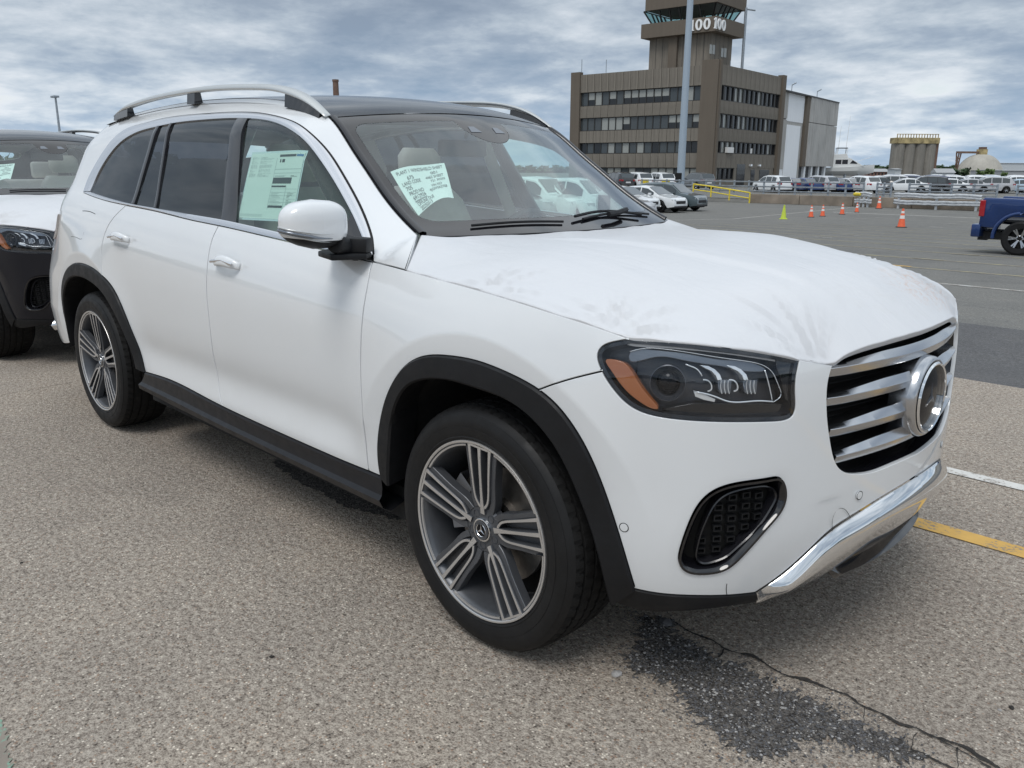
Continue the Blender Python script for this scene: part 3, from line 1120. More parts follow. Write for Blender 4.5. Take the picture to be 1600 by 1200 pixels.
    def lipd(P):
        Q = np.array(P, float); Q[:, 0] = np.minimum(Q[:, 0], 2 * S_FRONT - Q[:, 0])
        out = np.zeros(len(Q)); m = Q[:, 0] < 1.2
        if m.any():
            out[m] = -0.013 * np.clip(1 - dist_poly(Q[m], ccw(INTAKE), True) / 0.030, 0, 1)
        # sculpted step that runs from the intake towards the grille
        w = np.exp(-((Q[:, 0] - 1.12) / 0.13) ** 2)
        st = 0.585 + 0.10 * (Q[:, 0] - 1.0)
        t = (st - Q[:, 1])
        out += -0.010 * w * np.where(t > 0, np.clip(1 - t / 0.13, 0, 1) * np.clip(t / 0.012, 0, 1), 0)
        return out
    full = join(top, refl(top), refl(half), half[::-1])
    panel('front_bumper', full, 'white_paint', car, holes=[INTAKE, refl(INTAKE)], mirror=False, grid=0.015, flange=0.03, disp=lipd, crease=CREASE + [IL, refl(IL)])
    # ---- chrome skid plate
    sk_b = curve(np.vstack([SK_B[:3], [[1.216, 0.352], [1.33, 0.392], [1.45, 0.395], [S_FRONT, 0.395]]]), 0.01, 14)
    A = np.vstack([sk_t, refl(sk_t)]); B = np.vstack([sk_b, refl(sk_b)])
    n = 260
    A = resample(A, n); B = resample(B, n)
    tt = np.abs(np.linspace(-1, 1, n)); thick = 0.030 * (1 - sstep(0.86, 1.0, tt))
    rows = []
    for t, of in [(0, -0.01), (0.0, 0.10), (0.03, 0.22), (0.10, 0.50), (0.20, 0.80), (0.32, 0.98), (0.40, 1.0), (0.45, 0.94), (0.58, 0.70), (0.75, 0.42), (0.9, 0.18), (1.0, -0.1), (1.02, -1.2)]:
        rows.append(SURF(A * (1 - t) + B * t, of * thick + 0.003))
    loft('skid_plate', rows, 'chrome', car, smooth=0.9)
    # dark lower intake under the skid plate
    nb = 120
    C0 = resample(np.vstack([sk_b[sk_b[:, 0] > 1.14], refl(sk_b[sk_b[:, 0] > 1.14])]), nb)
    tq = np.minimum(np.arange(nb), nb - 1 - np.arange(nb)) / (nb - 1.0); tw = sstep(0.0, 0.14, tq)
    low_ = C0.copy(); low_[:, 1] = C0[:, 1] * (1 - tw) + 0.315 * tw
    dz_ = lambda a: np.stack([np.zeros(nb), -a * tw], -1)
    loft('lower_grille', [SURF(C0, -0.03), SURF(0.5 * C0 + 0.5 * low_, -0.045), SURF(low_, -0.03), SURF(low_ + dz_(0.004), 0.034 * tw - 0.03), SURF(low_ + dz_(0.03), 0.026 * tw - 0.03), SURF(low_ + dz_(0.05), -0.08)], 'gloss_black', car)
    # valance below bumper, both corners
    va = np.vstack([BUMP_BOT]); vb = VAL_BOT
    strip('valance', va, vb, [(0, -0.006), (0.03, 0.004), (0.5, 0.006), (0.93, 0.0), (1, -0.02), (1.02, -0.10)], 'black_plastic', car)
    # parking sensors and tow-eye cover
    for (u, v) in ((975, 824), (1343, 774)):
        c = TR([(u, v)])[0]
        a = np.linspace(0, 2 * math.pi, 25)
        ring = np.stack([c[0] + np.cos(a), c[1] + np.sin(a)], -1)
        rr = [SURF(c + (ring - c) * r, o) for r, o in ((0.0125, 0.0002), (0.0118, -0.0025), (0.0108, 0.0012), (0.0001, 0.0014))]
        o = loft('parking_sensor', rr, 'white_paint', car, smooth=0.5); mirror_obj(o)
        o = loft('sensor_gap', [SURF(c + (ring - c) * r, 0.0009) for r in (0.0132, 0.0112)], 'gap_black', car); mirror_obj(o)
    tow = curve(TR([(1300, 826), (1300, 812), (1306, 798), (1318, 795), (1325, 803), (1334, 818)]), 0.004, 2)
    strip('tow_cover_seam', tow, tow + [[0.0016, 0.0008]], [(0, 0.0006), (1, 0.0006)], 'gap_black', car)
    bc = curve(TR([(1135, 912), (1134, 920), (1135, 929)]), 0.004, 0)
    strip('bumper_seam', bc, bc + [[0.0022, 0]], [(0, 0.0006), (1, 0.0006)], 'gap_black', car)
    # filler flap seam on the rear quarter
    ff = curve(TR([(111, 370), (121, 372), (129, 371), (131, 363)]), 0.004, 1)
    strip('flap_seam', ff, ff + [[0.002, 0.002]], [(0, 0.0006), (1, 0.0006)], 'gap_black', car, mirror=False)
    ff = curve(TR([(129, 330), (140, 331), (149, 335)]), 0.004, 1)
    strip('quarter_seam', ff, ff + [[0.0, 0.003]], [(0, 0.0006), (1, 0.0006)], 'gap_black', car, mirror=False)

    # ---- wheel arch cladding, rockers
    prof = [(0, -0.006), (0.0, 0.004), (0.05, 0.010), (0.5, 0.016), (0.9, 0.019), (1.0, 0.012), (1.0, -0.02), (1.0, -0.09)]
    strip('arch_cladding', ARCH_F, ARCH_FI, prof, 'black_plastic', car, smooth=0.6)
    strip('arch_cladding', ARCH_R, ARCH_RI, prof, 'black_plastic', car, smooth=0.6)
    rt = resample(ROCK_T, 160); rb = resample(ROCK_B, 160)
    rt = rt.copy(); rb = rb.copy(); rb[:, 1] = np.interp(rb[:, 0], [-2.6, -2.2, -0.7, -0.40], [0.335, 0.315, 0.305, 0.30])
    strip('rocker_panel', rt, rb, [(0, -0.014), (0.0, 0.002), (0.06, 0.006), (0.30, 0.010), (0.48, 0.020), (0.56, 0.036), (0.80, 0.032), (1.0, 0.010), (1.02, -0.05), (1.2, -0.2)], 'rocker_plastic', car, smooth=0.35)

    # ---- black inner shell behind every gap
    def shell(name, s0, s1, z0, z1, off, mat, mirror=True):
        gs = np.arange(s0, s1, 0.05); gz = np.arange(z0, z1, 0.05)
        rows = [SURF(np.stack([gs, np.full(len(gs), z)], -1), off) for z in gz]
        o = loft(name, rows, mat, car, smooth=True)
        if mirror:
            mirror_obj(o)
        return o
    shell('inner_door_skin', -2.62, -0.52, 0.40, 1.12, -0.055, 'cabin_light')
    seam_b = join(DOOR_FR[:-3], )
    for cc, w in ((DOOR_FR, 0.02), (DOOR_MID, 0.02), (DOOR_RR, 0.02), (HOODL, 0.02), (FEND_BUMP, 0.02)):
        t = np.gradient(cc, axis=0); t /= np.linalg.norm(t, axis=1)[:, None]
        nn = np.stack([-t[:, 1], t[:, 0]], -1)
        w2 = 0.003 if cc is HOODL else w
        o = loft('seam_backing', [SURF(cc + nn * w2, -0.013), SURF(cc - nn * w, -0.013)], 'gap_black', car); mirror_obj(o)

    # ---- glass and trim of the side windows
    prof_t = [(0, -0.003), (0.0, 0.0035), (0.35, 0.006), (0.8, 0.005), (1.0, 0.0015), (1.0, -0.008)]
    strip('window_trim', wt, gt, prof_t, 'bright_trim', car)
    strip('window_trim', wb, gb, [(0, -0.003), (0.0, 0.003), (0.3, 0.0055), (0.75, 0.006), (1.0, 0.002), (1.0, -0.008)], 'bright_trim', car)
    # thin black seal lines either side of the upper trim
    t_out = wt.copy(); tn = np.gradient(wt, axis=0); tn /= np.linalg.norm(tn, axis=1)[:, None]; nrm = np.stack([-tn[:, 1], tn[:, 0]], -1)
    strip('window_seal', wt + nrm * 0.0045, wt - nrm * 0.001, [(0, 0.0004), (1, 0.0012)], 'gap_black', car)

    def vbar(px):
        return curve(TR(px), 0.01, 5)
    gtop_z = lambda x: np.interp(x, gt[:, 0], gt[:, 1])
    gbot_z = lambda x: np.interp(x, gb[:, 0], gb[:, 1])

    def glass_poly(xl_t, xl_b, xr_t, xr_b):
        t = gt[(gt[:, 0] > xl_t) & (gt[:, 0] < xr_t)]
        b = gb[(gb[:, 0] > xl_b) & (gb[:, 0] < xr_b)]
        tl = [(xl_t, gtop_z(xl_t))] if xl_t > gt[0, 0] else []
        tr = [(xr_t, gtop_z(xr_t))] if xr_t < gt[-1, 0] else []
        bl = [(xl_b, gbot_z(xl_b))] if xl_b > gb[0, 0] else []
        br = [(xr_b, gbot_z(xr_b))] if xr_b < gb[-1, 0] else []
        parts = [np.array(a) for a in (tl, t, tr, br, b[::-1], bl) if len(a)]
        return join(*parts)
    a_ = TR([(245, 198), (206, 318), (265, 194.5), (241, 324), (370, 186), (346, 342.5), (385, 186), (368, 347.5), (545, 322), (527, 386)])
    Q1t, Q1b, D1t, D1b, D2t, D2b, F1t, F1b = [a_[i][0] for i in range(8)]
    panel('quarter_window', glass_poly(-9, -9, Q1t, Q1b), 'privacy_glass', car, off=-0.005, flange=0.002, gap=0.0, rnd=0.0005, grid=0.04)
    panel('rear_window', glass_poly(Q1t + 0.03, Q1b + 0.03, D1t, D1b), 'privacy_glass', car, off=-0.005, flange=0.002, gap=0.0, rnd=0.0005, grid=0.04)
    panel('rear_window', glass_poly(D1t + 0.02, D1b + 0.02, D2t, D2b), 'privacy_glass', car, off=-0.005, flange=0.002, gap=0.0, rnd=0.0005, grid=0.04)
    xs_t, xs_b = -0.80, -0.80
    panel('front_window', glass_poly(F1t, F1b, xs_t, xs_b), 'clear_glass', car, off=-0.005, flange=0.002, gap=0.0, rnd=0.0005, grid=0.04)
    # pillar covers and division bars
    for (xt0, xb0, xt1, xb1, of, nm) in ((Q1t - 0.004, Q1b - 0.004, Q1t + 0.032, Q1b + 0.032, 0.003, 'division_bar'), (D1t - 0.004, D1b - 0.004, D1t + 0.024, D1b + 0.024, 0.003, 'division_bar'),
                                         (D2t - 0.003, D2b - 0.003, F1t + 0.004, F1b + 0.004, 0.001, 'pillar_cover')):
        Pl = np.array([(xt0, gtop_z(xt0)), (xb0, gbot_z(xb0))]); Pr = np.array([(xt1, gtop_z(xt1)), (xb1, gbot_z(xb1))])
        strip(nm, Pl, Pr, [(0, -0.012), (0.0, of - 0.001), (0.08, of), (0.5, of + 0.001), (0.92, of), (1.0, of - 0.001), (1.0, -0.012)], 'black_trim', car)
    # groove in the pillar cover between the doors
    gx0, gx1 = (D2t + F1t) / 2, (D2b + F1b) / 2
    # sail panel carrying the mirror
    sp = glass_poly(xs_t + 0.002, xs_b + 0.002, 9, 9)
    panel('sail_panel', sp, 'black_trim', car, off=-0.001, flange=0.01, gap=0.0, grid=0.03)

    # ---- windshield, roof
    ew = ECUR[ECUR[:, 0] > -1.20]
    Lw = seglen(ew); Lw_t = Lw[-1]

    def WS(P, off=0.0, want_n=False, full=False):
        """P = (across * 0.7, along)"""
        P = np.atleast_2d(P).astype(float)

        def b(q):
            yy = q[:, 0] / 0.7; a = q[:, 1]
            x = np.interp(a, Lw, ew[:, 0]); z = np.interp(a, Lw, ew[:, 1])
            x = np.where(a > Lw_t, x - (a - Lw_t) * 0.86, x); z = np.where(a > Lw_t, z + (a - Lw_t) * 0.5, z)
            x = np.where(a < 0, x - a * 0.8, x); z = np.where(a < 0, z + a * 0.4, z)
            t = np.clip(a / Lw_t, -0.3, 1.2)
            k = (1 - yy ** 2)
            return np.stack([x + (0.135 - 0.03 * t) * k, yE(z) * yy, z + (0.0 + 0.035 * t) * k], -1)
        p = b(P)
        h = 0.004
        n = np.cross(b(P + [[h, 0]]) - b(P - [[h, 0]]), b(P + [[0, h]]) - b(P - [[0, h]]))
        n /= np.linalg.norm(n, axis=1)[:, None]
        n *= np.sign(n[:, 2])[:, None]
        o = np.asarray(off, float)
        p = p + n * (o[:, None] if o.ndim else o)
        return (p, n) if want_n else p
    w_ = 0.7
    ga = np.linspace(-0.03, Lw_t - 0.004, 40)
    outl = curve(np.array([(-w_ + 0.004, -0.02), (-w_ + 0.004, Lw_t - 0.004)]), 0.03, 0)
    topl = np.stack([np.linspace(-w_ + 0.004, w_ - 0.004, 60), np.full(60, Lw_t - 0.004)], -1)
    wpoly = join(outl, topl, outl[::-1] * (-1, 1), topl[::-1] * (1, 0) + [[0, -0.02]])
    # clear part inside a black printed border
    def rrect(x0, x1, y0, y1, r, n=6):
        P = []
        for cx, cy, a0 in ((x1 - r, y1 - r, 0), (x0 + r, y1 - r, 90), (x0 + r, y0 + r, 180), (x1 - r, y0 + r, 270)):
            for k in range(n + 1):
                a = R(a0 + 90 * k / n); P.append((cx + r * math.cos(a), cy + r * math.sin(a)))
        return np.array(P)
    clear = rrect(-w_ + 0.055, w_ - 0.055, 0.085, Lw_t - 0.065, 0.06)
    cam_patch = curve(np.array([(-0.15, Lw_t - 0.06), (-0.135, Lw_t - 0.12), (-0.09, Lw_t - 0.17), (-0.04, Lw_t - 0.195), (0.05, Lw_t - 0.195), (0.10, Lw_t - 0.17), (0.14, Lw_t - 0.12), (0.15, Lw_t - 0.06)]), 0.012, 3)
    cl = clear
    # insert camera notch in the top edge of the clear opening
    # (clear starts at top right corner going ccw to the left)
    idx = int(np.argmax((cl[1:, 0] < 0) & (cl[:-1, 0] > 0))) + 1
    clr = np.vstack([cl[:idx], cam_patch[::-1] * [[1, 1]], cl[idx:]])
    dens = []
    for i in range(len(clr)):
        a, b2 = clr[i], clr[(i + 1) % len(clr)]
        k = max(1, int(np.linalg.norm(b2 - a) / 0.03))
        for j in range(k):
            dens.append(a + (b2 - a) * j / k)
    clr = np.array(dens)
    panel('windshield', clr, 'windshield_glass', car, surf=WS, off=-0.0005, flange=0.0, gap=0.0, rnd=0.0003, grid=0.05, mirror=False)
    panel('windshield_border', wpoly, 'gloss_black', car, holes=[clr], surf=WS, flange=0.004, gap=0.0, grid=0.05, mirror=False)
    # A-pillar moulding beside the glass
    er = ew
    pr = []
    for dy, oz in ((0.0, -0.004), (0.0, 0.006), (0.010, 0.011), (0.022, 0.008), (0.026, -0.004)):
        q = np.stack([np.full(len(Lw), -w_ + dy), Lw], -1)
        pr.append(WS(q, oz))
    o = loft('pillar_moulding', pr, 'black_trim', car, smooth=0.8); mirror_obj(o)
    # two sensor windows in the camera patch
    for sx in (-1, 1):
        tr = np.array([(sx * 0.075 - 0.03, Lw_t - 0.135), (sx * 0.075 + 0.035, Lw_t - 0.135), (sx * 0.075 + 0.012, Lw_t - 0.098), (sx * 0.075 - 0.022, Lw_t - 0.098)])
        V = WS(tr, 0.0015)
        mesh_obj('sensor_window', V, [(0, 1, 2, 3)], 'lamp_grey', car, smooth=False)
    # roof
    er = ECUR[(ECUR[:, 0] <= -1.18) & (ECUR[:, 0] > -3.90)]
    n = 41
    yy = np.linspace(-1, 1, n)
    rows = []
    for i, (x, z) in enumerate(er):
        k = 1 - yy ** 2
        f0 = 0.105 * (1 - sstep(-1.18, -2.6, x)) * 1.0
        f0 = 0.105 * (1 - float(sstep(0, 1.5, -1.18 - x)))
        tail = float(sstep(-3.40, -3.90, x))
        rows.append(np.stack([x + f0 * k, yE(z) * yy * 0.995 * (1 - 0.30 * tail), z + 0.036 * k + 0.001 - 0.02 * tail], -1))
    nb_ = max(2, int(len(rows) * 0.24))
    loft('roof', rows[:nb_ + 1], 'black_paint', car, smooth=True)
    mid_ = rows[nb_:int(len(rows) * 0.80) + 1]
    loft('glass_roof', [r[5:-5] for r in mid_], 'roof_glass', car, smooth=True)
    loft('roof_edge', [r[:6] for r in mid_], 'black_paint', car, mirror=True, smooth=True)
    loft('roof', rows[int(len(rows) * 0.80):], 'black_paint', car, smooth=True)
    # roof drip channel so no light shows between frame and roof
    ch = []
    for dy, dz in ((0.0, -0.012), (0.03, -0.02), (-0.03, -0.02)):
        ec = er[er[:, 0] > -3.5]
        ch.append(np.stack([ec[:, 0], -(yE(ec[:, 1]) + dy), ec[:, 1] + dz], -1))
    o = loft('roof_channel', ch[1:], 'gap_black', car); mirror_obj(o)
    # roof rails
    rp = np.array([hitp(u, v, 1, -0.640) for u, v in ((512, 181), (497, 167), (480, 154), (462, 145.5), (440, 139), (400, 136), (360, 136.5), (320, 139.5), (280, 145.5), (240, 154), (210, 163.5), (192, 172), (181, 181))])
    rc = curve(rp[:, [0, 2]], 0.02, 6)
    m = len(rc); t = np.linspace(0, 1, m)
    hh = 0.0135 * np.minimum(1, 0.35 + 6 * np.minimum(t, 1 - t)); ww = 0.022 * np.minimum(1, 0.5 + 6 * np.minimum(t, 1 - t))
    rows = []
    for k in range(14):
        a = 2 * math.pi * k / 14
        c, s_ = math.cos(a), math.sin(a)
        sx = np.sign(c) * abs(c) ** 0.7; sz = np.sign(s_) * abs(s_) ** 0.7
        rows.append(np.stack([rc[:, 0], -0.640 + ww * sx + 0.008 * sz, rc[:, 1] + hh * sz], -1))
    o = loft('roof_rail', rows, 'rail_metal', car, closed=True, smooth=True); mirror_obj(o)

    def rail_z(x):
        return np.interp(-x, -rc[:, 0], rc[:, 1])
    for (xa, xb, nm) in ((rc[0, 0] - 0.03, rc[0, 0] - 0.28, 'rail_foot'), (-2.30, -2.38, 'rail_foot'), (rc[-1, 0] + 0.22, rc[-1, 0] + 0.02, 'rail_foot')):
        xs = np.linspace(xa, xb, 8)
        roofz = np.interp(-xs, -ECUR[:, 0], ECUR[:, 1]) - 0.02
        P = []
        up = rail_z(xs) - 0.005
        V = []; F = []
        for i in range(8):
            for (yy_, zz) in ((-0.628, up[i]), (-0.656, up[i]), (-0.662, roofz[i]), (-0.618, roofz[i])):
                V.append((xs[i], yy_, zz))
        for i in range(7):
            for k in range(4):
                F.append((i * 4 + k, i * 4 + (k + 1) % 4, (i + 1) * 4 + (k + 1) % 4, (i + 1) * 4 + k))
        F += [(0, 1, 2, 3), (28, 31, 30, 29)]
        o = mesh_obj(nm, V, F, 'gloss_black', car, smooth=False); mirror_obj(o)

    # ---- hood under its film
    base = []
    side3 = SURF(HOODL[hood_i:]); hl3 = SURF(HL_TOP); gr3 = SURF(GR_TOP[GR_TOP[:, 0] < S_FRONT - 0.02])
    cent = SURF(np.array([(S_FRONT, GR_TOP[-1, 1])]))
    bnd = np.vstack([side3[::6], hl3[::6], gr3[::5], cent])
    yr = np.linspace(-1, 0, 9)
    rear = WS(np.stack([yr * w_, np.full(9, -0.01)], -1)) + [[0.012, 0, -0.008]]
    rear[0] = WS([(-w_, -0.012)])[0] + [0.0, 0, 0]
    inner = np.array([(0.10, 0.0, 1.205), (0.45, 0.0, 1.165), (0.70, 0.0, 1.105), (0.10, -0.42, 1.195), (0.45, -0.42, 1.145), (0.68, -0.40, 1.085), (0.0, -0.70, 1.172), (0.35, -0.66, 1.125)])
    DBG['rear'] = rear; DBG['bnd'] = bnd
    pts = np.vstack([bnd, rear, inner])
    pts = np.vstack([pts, pts[pts[:, 1] < -0.01] * (1, -1, 1)])

    def U(r2):
        return np.where(r2 > 1e-12, r2 * np.log(np.maximum(r2, 1e-12)), 0)
    X = pts[:, :2]; n = len(X)
    K = U(((X[:, None] - X[None]) ** 2).sum(-1)) + np.eye(n) * 2e-4
    Pm = np.c_[np.ones(n), X]
    A = np.block([[K, Pm], [Pm.T, np.zeros((3, 3))]])
    sol = np.linalg.solve(A, np.r_[pts[:, 2], 0, 0, 0])

    def Hz(q):
        return U(((q[:, None] - X[None]) ** 2).sum(-1)) @ sol[:n] + sol[n] + q @ sol[n + 1:]

    def HS(P, off=0.0, want_n=False):
        P = np.atleast_2d(P).astype(float)

        def z(q):
            v = Hz(q)
            # two power-dome creases
            yy = np.abs(q[:, 1]); x = q[:, 0]
            y1 = 0.30 + 0.10 * (0.4 - x)
            v = v + 0.006 * sstep(y1 + 0.03, y1 - 0.03, yy) * 0 + 0.007 * (1 - sstep(y1 - 0.02, y1 + 0.035, yy)) * sstep(-0.35, -0.1, x) * (1 - sstep(0.55, 0.75, x))
            return v
        zz = z(P); h = 0.004
        zx = (z(P + [[h, 0]]) - z(P - [[h, 0]])) / (2 * h); zy = (z(P + [[0, h]]) - z(P - [[0, h]])) / (2 * h)
        nn = np.stack([-zx, -zy, np.ones(len(P))], -1); nn /= np.linalg.norm(nn, axis=1)[:, None]
        o = np.asarray(off, float)
        p = np.c_[P, zz] + nn * (o[:, None] if o.ndim else o)
        return (p, nn) if want_n else p
    rear_d = resample(rear, 60)
    hp = np.vstack([side3, hl3[1:], gr3[1:], cent])[:, :2]
    hp = resample(hp, 260)
    half_h = np.vstack([rear_d[::-1][:, :2], hp])     # centre rear -> corner -> front centre
    other = half_h[::-1][1:-1] * (1, -1)
    hpoly = np.vstack([half_h, other])
    rs = np.random.RandomState(4)
    # film relief: soft billows, tight gathers at the corners
    from mathutils import noise as mn

    def film(q):
        out = np.zeros(len(q))
        for i, (x, y) in enumerate(q):
            a = mn.noise(Vector((x * 2.2, y * 2.6, 3.1))) * 0.005
            b = mn.noise(Vector((x * 7 + y * 3, y * 5 - x * 2, 1.7))) * 0.0024
            # gathers near the headlight corner and the grille corner
            g = 0
            for cx, cy, r0, k in ((0.80, -0.53, 0.34, 21), (0.80, 0.53, 0.34, 22), (0.43, -0.89, 0.26, 25), (0.43, 0.89, 0.26, 26), (0.02, -0.92, 0.24, 30), (0.02, 0.92, 0.24, 31)):
                dx, dy = x - cx, y - cy
                r = math.hypot(dx, dy)
                if r < r0:
                    an = math.atan2(dy, dx)
                    f = (1 - r / r0) ** 1.2 * min(1, r / 0.05)
                    g += 0.034 * f * abs(mn.noise(Vector((an * 4.6, r * 2.0, k * 1.3)))) * 2 - 0.0015 * f
            # gentle waves along the hood edge
            out[i] = a + b + g
        ed = dist_poly(q, hpoly, True)
        edge = np.array([mn.noise(Vector((x * 13, y * 13, 9.2))) for x, y in q]) * 0.004 * np.exp(-ed / 0.03)
        return out * np.clip(ed / 0.03, 0.15, 1) + edge
    panel('hood', hpoly, 'film_white', car, surf=HS, grid=0.014, off=0.002, flange=0.022, gap=0.0, rnd=0.004, mirror=False, disp=film)
    # black panel under the hood edge (above lamps and grille)
    ctr = np.vstack([hl3, gr3, cent]); ctr = resample(ctr, 120)
    lipo = ctr + [[0, 0, -0.020]]; lipi = ctr * [[1, 0.93, 1]] + [[-0.10, 0, -0.03]]
    o = loft('hood_edge_seal', [ctr + [[-0.01, 0, -0.012]], lipi], 'gap_black', car); mirror_obj(o)
    # wipers and cowl
    cw = []
    for a in (-0.005, -0.05):
        q = np.stack([np.linspace(-w_, w_, 50), np.full(50, a)], -1)
        cw.append(WS(q, -0.012))
    loft('cowl', cw, 'black_plastic', car)
    w = MB().mat('black_plastic')
    q = np.array([(-0.02 + 0.46 * t - 0.0, 0.055 + 0.035 * math.sin(math.pi * t) - 0.02 * t) for t in np.linspace(0, 1, 12)])
    w.tube(WS(q, 0.016), 0.006, 6)
    q = np.array([(0.02 + 0.53 * t, 0.045 + 0.03 * math.sin(math.pi * t)) for t in np.linspace(0, 1, 14)])
    w.tube(WS(q, 0.008), 0.005, 6)
    w.tube(WS(np.array([(0.16, 0.035), (0.24, 0.042), (0.33, 0.06)]), 0.03), 0.011, 6)
    w.build('wiper', None, car, smooth=0.8)
    w = MB().mat('black_plastic')
    q = np.array([(-0.50 + 0.40 * t, 0.035 + 0.012 * math.sin(math.pi * t)) for t in np.linspace(0, 1, 12)])
    w.tube(WS(q, 0.008), 0.005, 6)
    w.build('wiper', None, car, smooth=0.8)
    return dict(WS=WS, Lw_t=Lw_t, HS=HS, Hz=Hz, rc=rc)


G = build_large_car(CAR)
def pxz(ox, oy, sc, pts):
    return [(ox + x / sc, oy + y / sc) for x, y in pts]


def surf_tube(name, px, r, off, mat, car, n=6, step=0.006, sm=3, mirror=True):
    c = curve(TR(px), step, sm)
    b = MB().mat(mat)
    b.tube(SURF(c, off), r, n)
    o = b.build(name, None, car, smooth=True)
    if mirror:
        mirror_obj(o)
    return o


def ribbon(name, px, w, off, mat, car, th=0.004, mirror=True, dirv=(0, 1)):
    c = curve(TR(px), 0.006, 3)
    t = np.gradient(c, axis=0); t /= np.linalg.norm(t, axis=1)[:, None]
    n = np.stack([-t[:, 1], t[:, 0]], -1)
    rows = [SURF(c + n * w / 2, off - th), SURF(c + n * w / 2, off), SURF(c - n * w / 2, off), SURF(c - n * w / 2, off - th)]
    o = loft(name, rows, mat, car, smooth=0.5)
    if mirror:
        mirror_obj(o)
    return o


def build_front_details(car):
    # ---------------- headlights
    HL = join(HL_BACK, HL_TOP[::-1])
    HLc = ccw(HL)
    lamp_objs = []

    def lampobj(o):
        return o
    HLi = inset(HLc, 0.006)
    n = len(HLc)
    rows = [SURF(HLc, -0.002), SURF(inset(HLc, 0.010), -0.004), SURF(inset(HLc, 0.012), -0.06)]
    rows = [np.vstack([r, r[:1]]) for r in rows]
    hb = loft('headlight', rows, 'gloss_black', car, smooth=0.6)
    hb2 = mirror_obj(hb)
    pan = panel('lamp_housing', inset(HLc, 0.002), 'lamp_dark', car, off=-0.058, flange=0.001, gap=0, grid=0.03)
    o = panel('lamp_cover', inset(HLc, 0.002), 'lamp_lens', car, off=-0.0015, flange=0.001, gap=0, rnd=0.0008, grid=0.025)
    f = lambda pts: pxz(900, 500, 4.21, pts)
    # amber reflector
    am = curve(TR(f([(180, 262), (255, 262), (320, 290), (362, 345), (400, 410), (440, 470), (500, 540), (540, 598), (490, 592), (430, 560), (350, 500), (270, 410), (215, 330)])), 0.006, 2, True)
    panel('side_reflector', am, 'amber_lens', car, off=-0.012, flange=0.03, gap=0, rnd=0.002, grid=0.02)
    # upper shelf of the lamp, grey
    sh = curve(TR(f([(340, 205), (460, 182), (700, 205), (1000, 255), (1230, 290), (1290, 330), (1200, 345), (1000, 310), (700, 262), (480, 250), (330, 262)])), 0.008, 2, True)
    panel('lamp_shelf', sh, 'lamp_grey', car, off=-0.020, flange=0.03, gap=0, rnd=0.002, grid=0.03)
    surf_tube('light_strip', f([(345, 205), (450, 180), (560, 183), (700, 200), (1000, 248), (1180, 275), (1270, 305), (1320, 350), (1355, 430), (1375, 505), (1325, 545)]), 0.0011, -0.014, 'lamp_bright', car)
    surf_tube('light_strip', f([(1325, 545), (1200, 540), (1000, 540), (930, 512), (800, 480)]), 0.0022, -0.014, 'lamp_bright', car)
    surf_tube('light_strip', f([(1275, 330), (1300, 420), (1318, 500), (1325, 540)]), 0.0017, -0.02, 'lamp_bright', car)
    blk = TR(f([(785, 478), (860, 500), (932, 530), (925, 550), (850, 535), (790, 512)]))
    panel('light_block', ccw(blk), 'lamp_bright', car, off=-0.016, flange=0.02, gap=0, rnd=0.001, grid=0.02)
    for bx in (0, 182):
        br = TR(f([(828 + bx, 296), (885 + bx, 302), (930 + bx, 325), (965 + bx, 360), (980 + bx, 398), (948 + bx, 402), (935 + bx, 368), (905 + bx, 338), (862 + bx, 318)]))
        panel('light_brow', ccw(br), 'lamp_bright', car, off=-0.018, flange=0.02, gap=0, rnd=0.001, grid=0.02)
        # reflector cell under each brow
        cl = TR(f([(850 + bx, 400), (895 + bx, 400), (905 + bx, 480), (870 + bx, 476)]))
        ribbon('reflector_edge', f([(848 + bx, 398), (890 + bx, 402), (905 + bx, 478), (880 + bx, 478)]), 0.003, -0.02, 'lamp_bright', car)
        mod = TR(f([(960 + bx, 405), (1070 + bx, 395), (1060 + bx, 500), (975 + bx, 500)]))
        panel('lamp_module', ccw(mod), 'lamp_grey', car, off=-0.032, flange=0.025, gap=0, rnd=0.003, grid=0.03)
        for k in range(3):
            ribbon('reflector_edge', f([(985 + bx + k * 26, 405), (978 + bx + k * 26, 450), (990 + bx + k * 26, 500)]), 0.0018, -0.028, 'lamp_bright', car)
    surf_tube('light_strip', f([(725, 290), (760, 305), (800, 318), (828, 350), (840, 372)]), 0.0018, -0.018, 'lamp_bright', car)
    # projector bowl and lens
    c = TR(f([(600, 425)]))[0]
    a = np.linspace(0, 2 * math.pi, 41)
    circ = np.stack([np.cos(a) * 1.0, np.sin(a)], -1)
    rows = [SURF(c + circ * r, o_) for r, o_ in ((0.050, -0.050), (0.048, -0.026), (0.045, -0.025), (0.040, -0.045), (0.034, -0.050))]
    o = loft('projector_bowl', rows, 'lamp_dark', car, smooth=0.6); mirror_obj(o)
    rows = [SURF(c + circ * 0.033 * math.cos(t), -0.050 + 0.020 * math.sin(t)) for t in np.linspace(0, 1.5, 6)]
    o = loft('projector_lens', rows, 'smoked_glass', car, smooth=True); mirror_obj(o)
    # glossy fins in the inner corner of the lamp
    fin = TR(f([(1330, 250), (1462, 268), (1445, 340), (1435, 560), (1395, 520), (1370, 400), (1340, 320)]))
    panel('lamp_fin', ccw(fin), 'gloss_black', car, off=-0.010, flange=0.03, gap=0, rnd=0.002, grid=0.03)
    lowf = TR(f([(560, 600), (780, 560), (1000, 560), (1330, 560), (1430, 560), (1440, 630), (1380, 650), (1000, 655), (700, 640)]))
    panel('lamp_fin', ccw(lowf), 'gloss_black', car, off=-0.022, flange=0.03, gap=0, rnd=0.002, grid=0.03)

    # ---------------- grille
    gro = join(GR_TOP[GR_TOP[:, 0] <= S_FRONT], [[S_FRONT, GR_TOP[-1, 1]]])
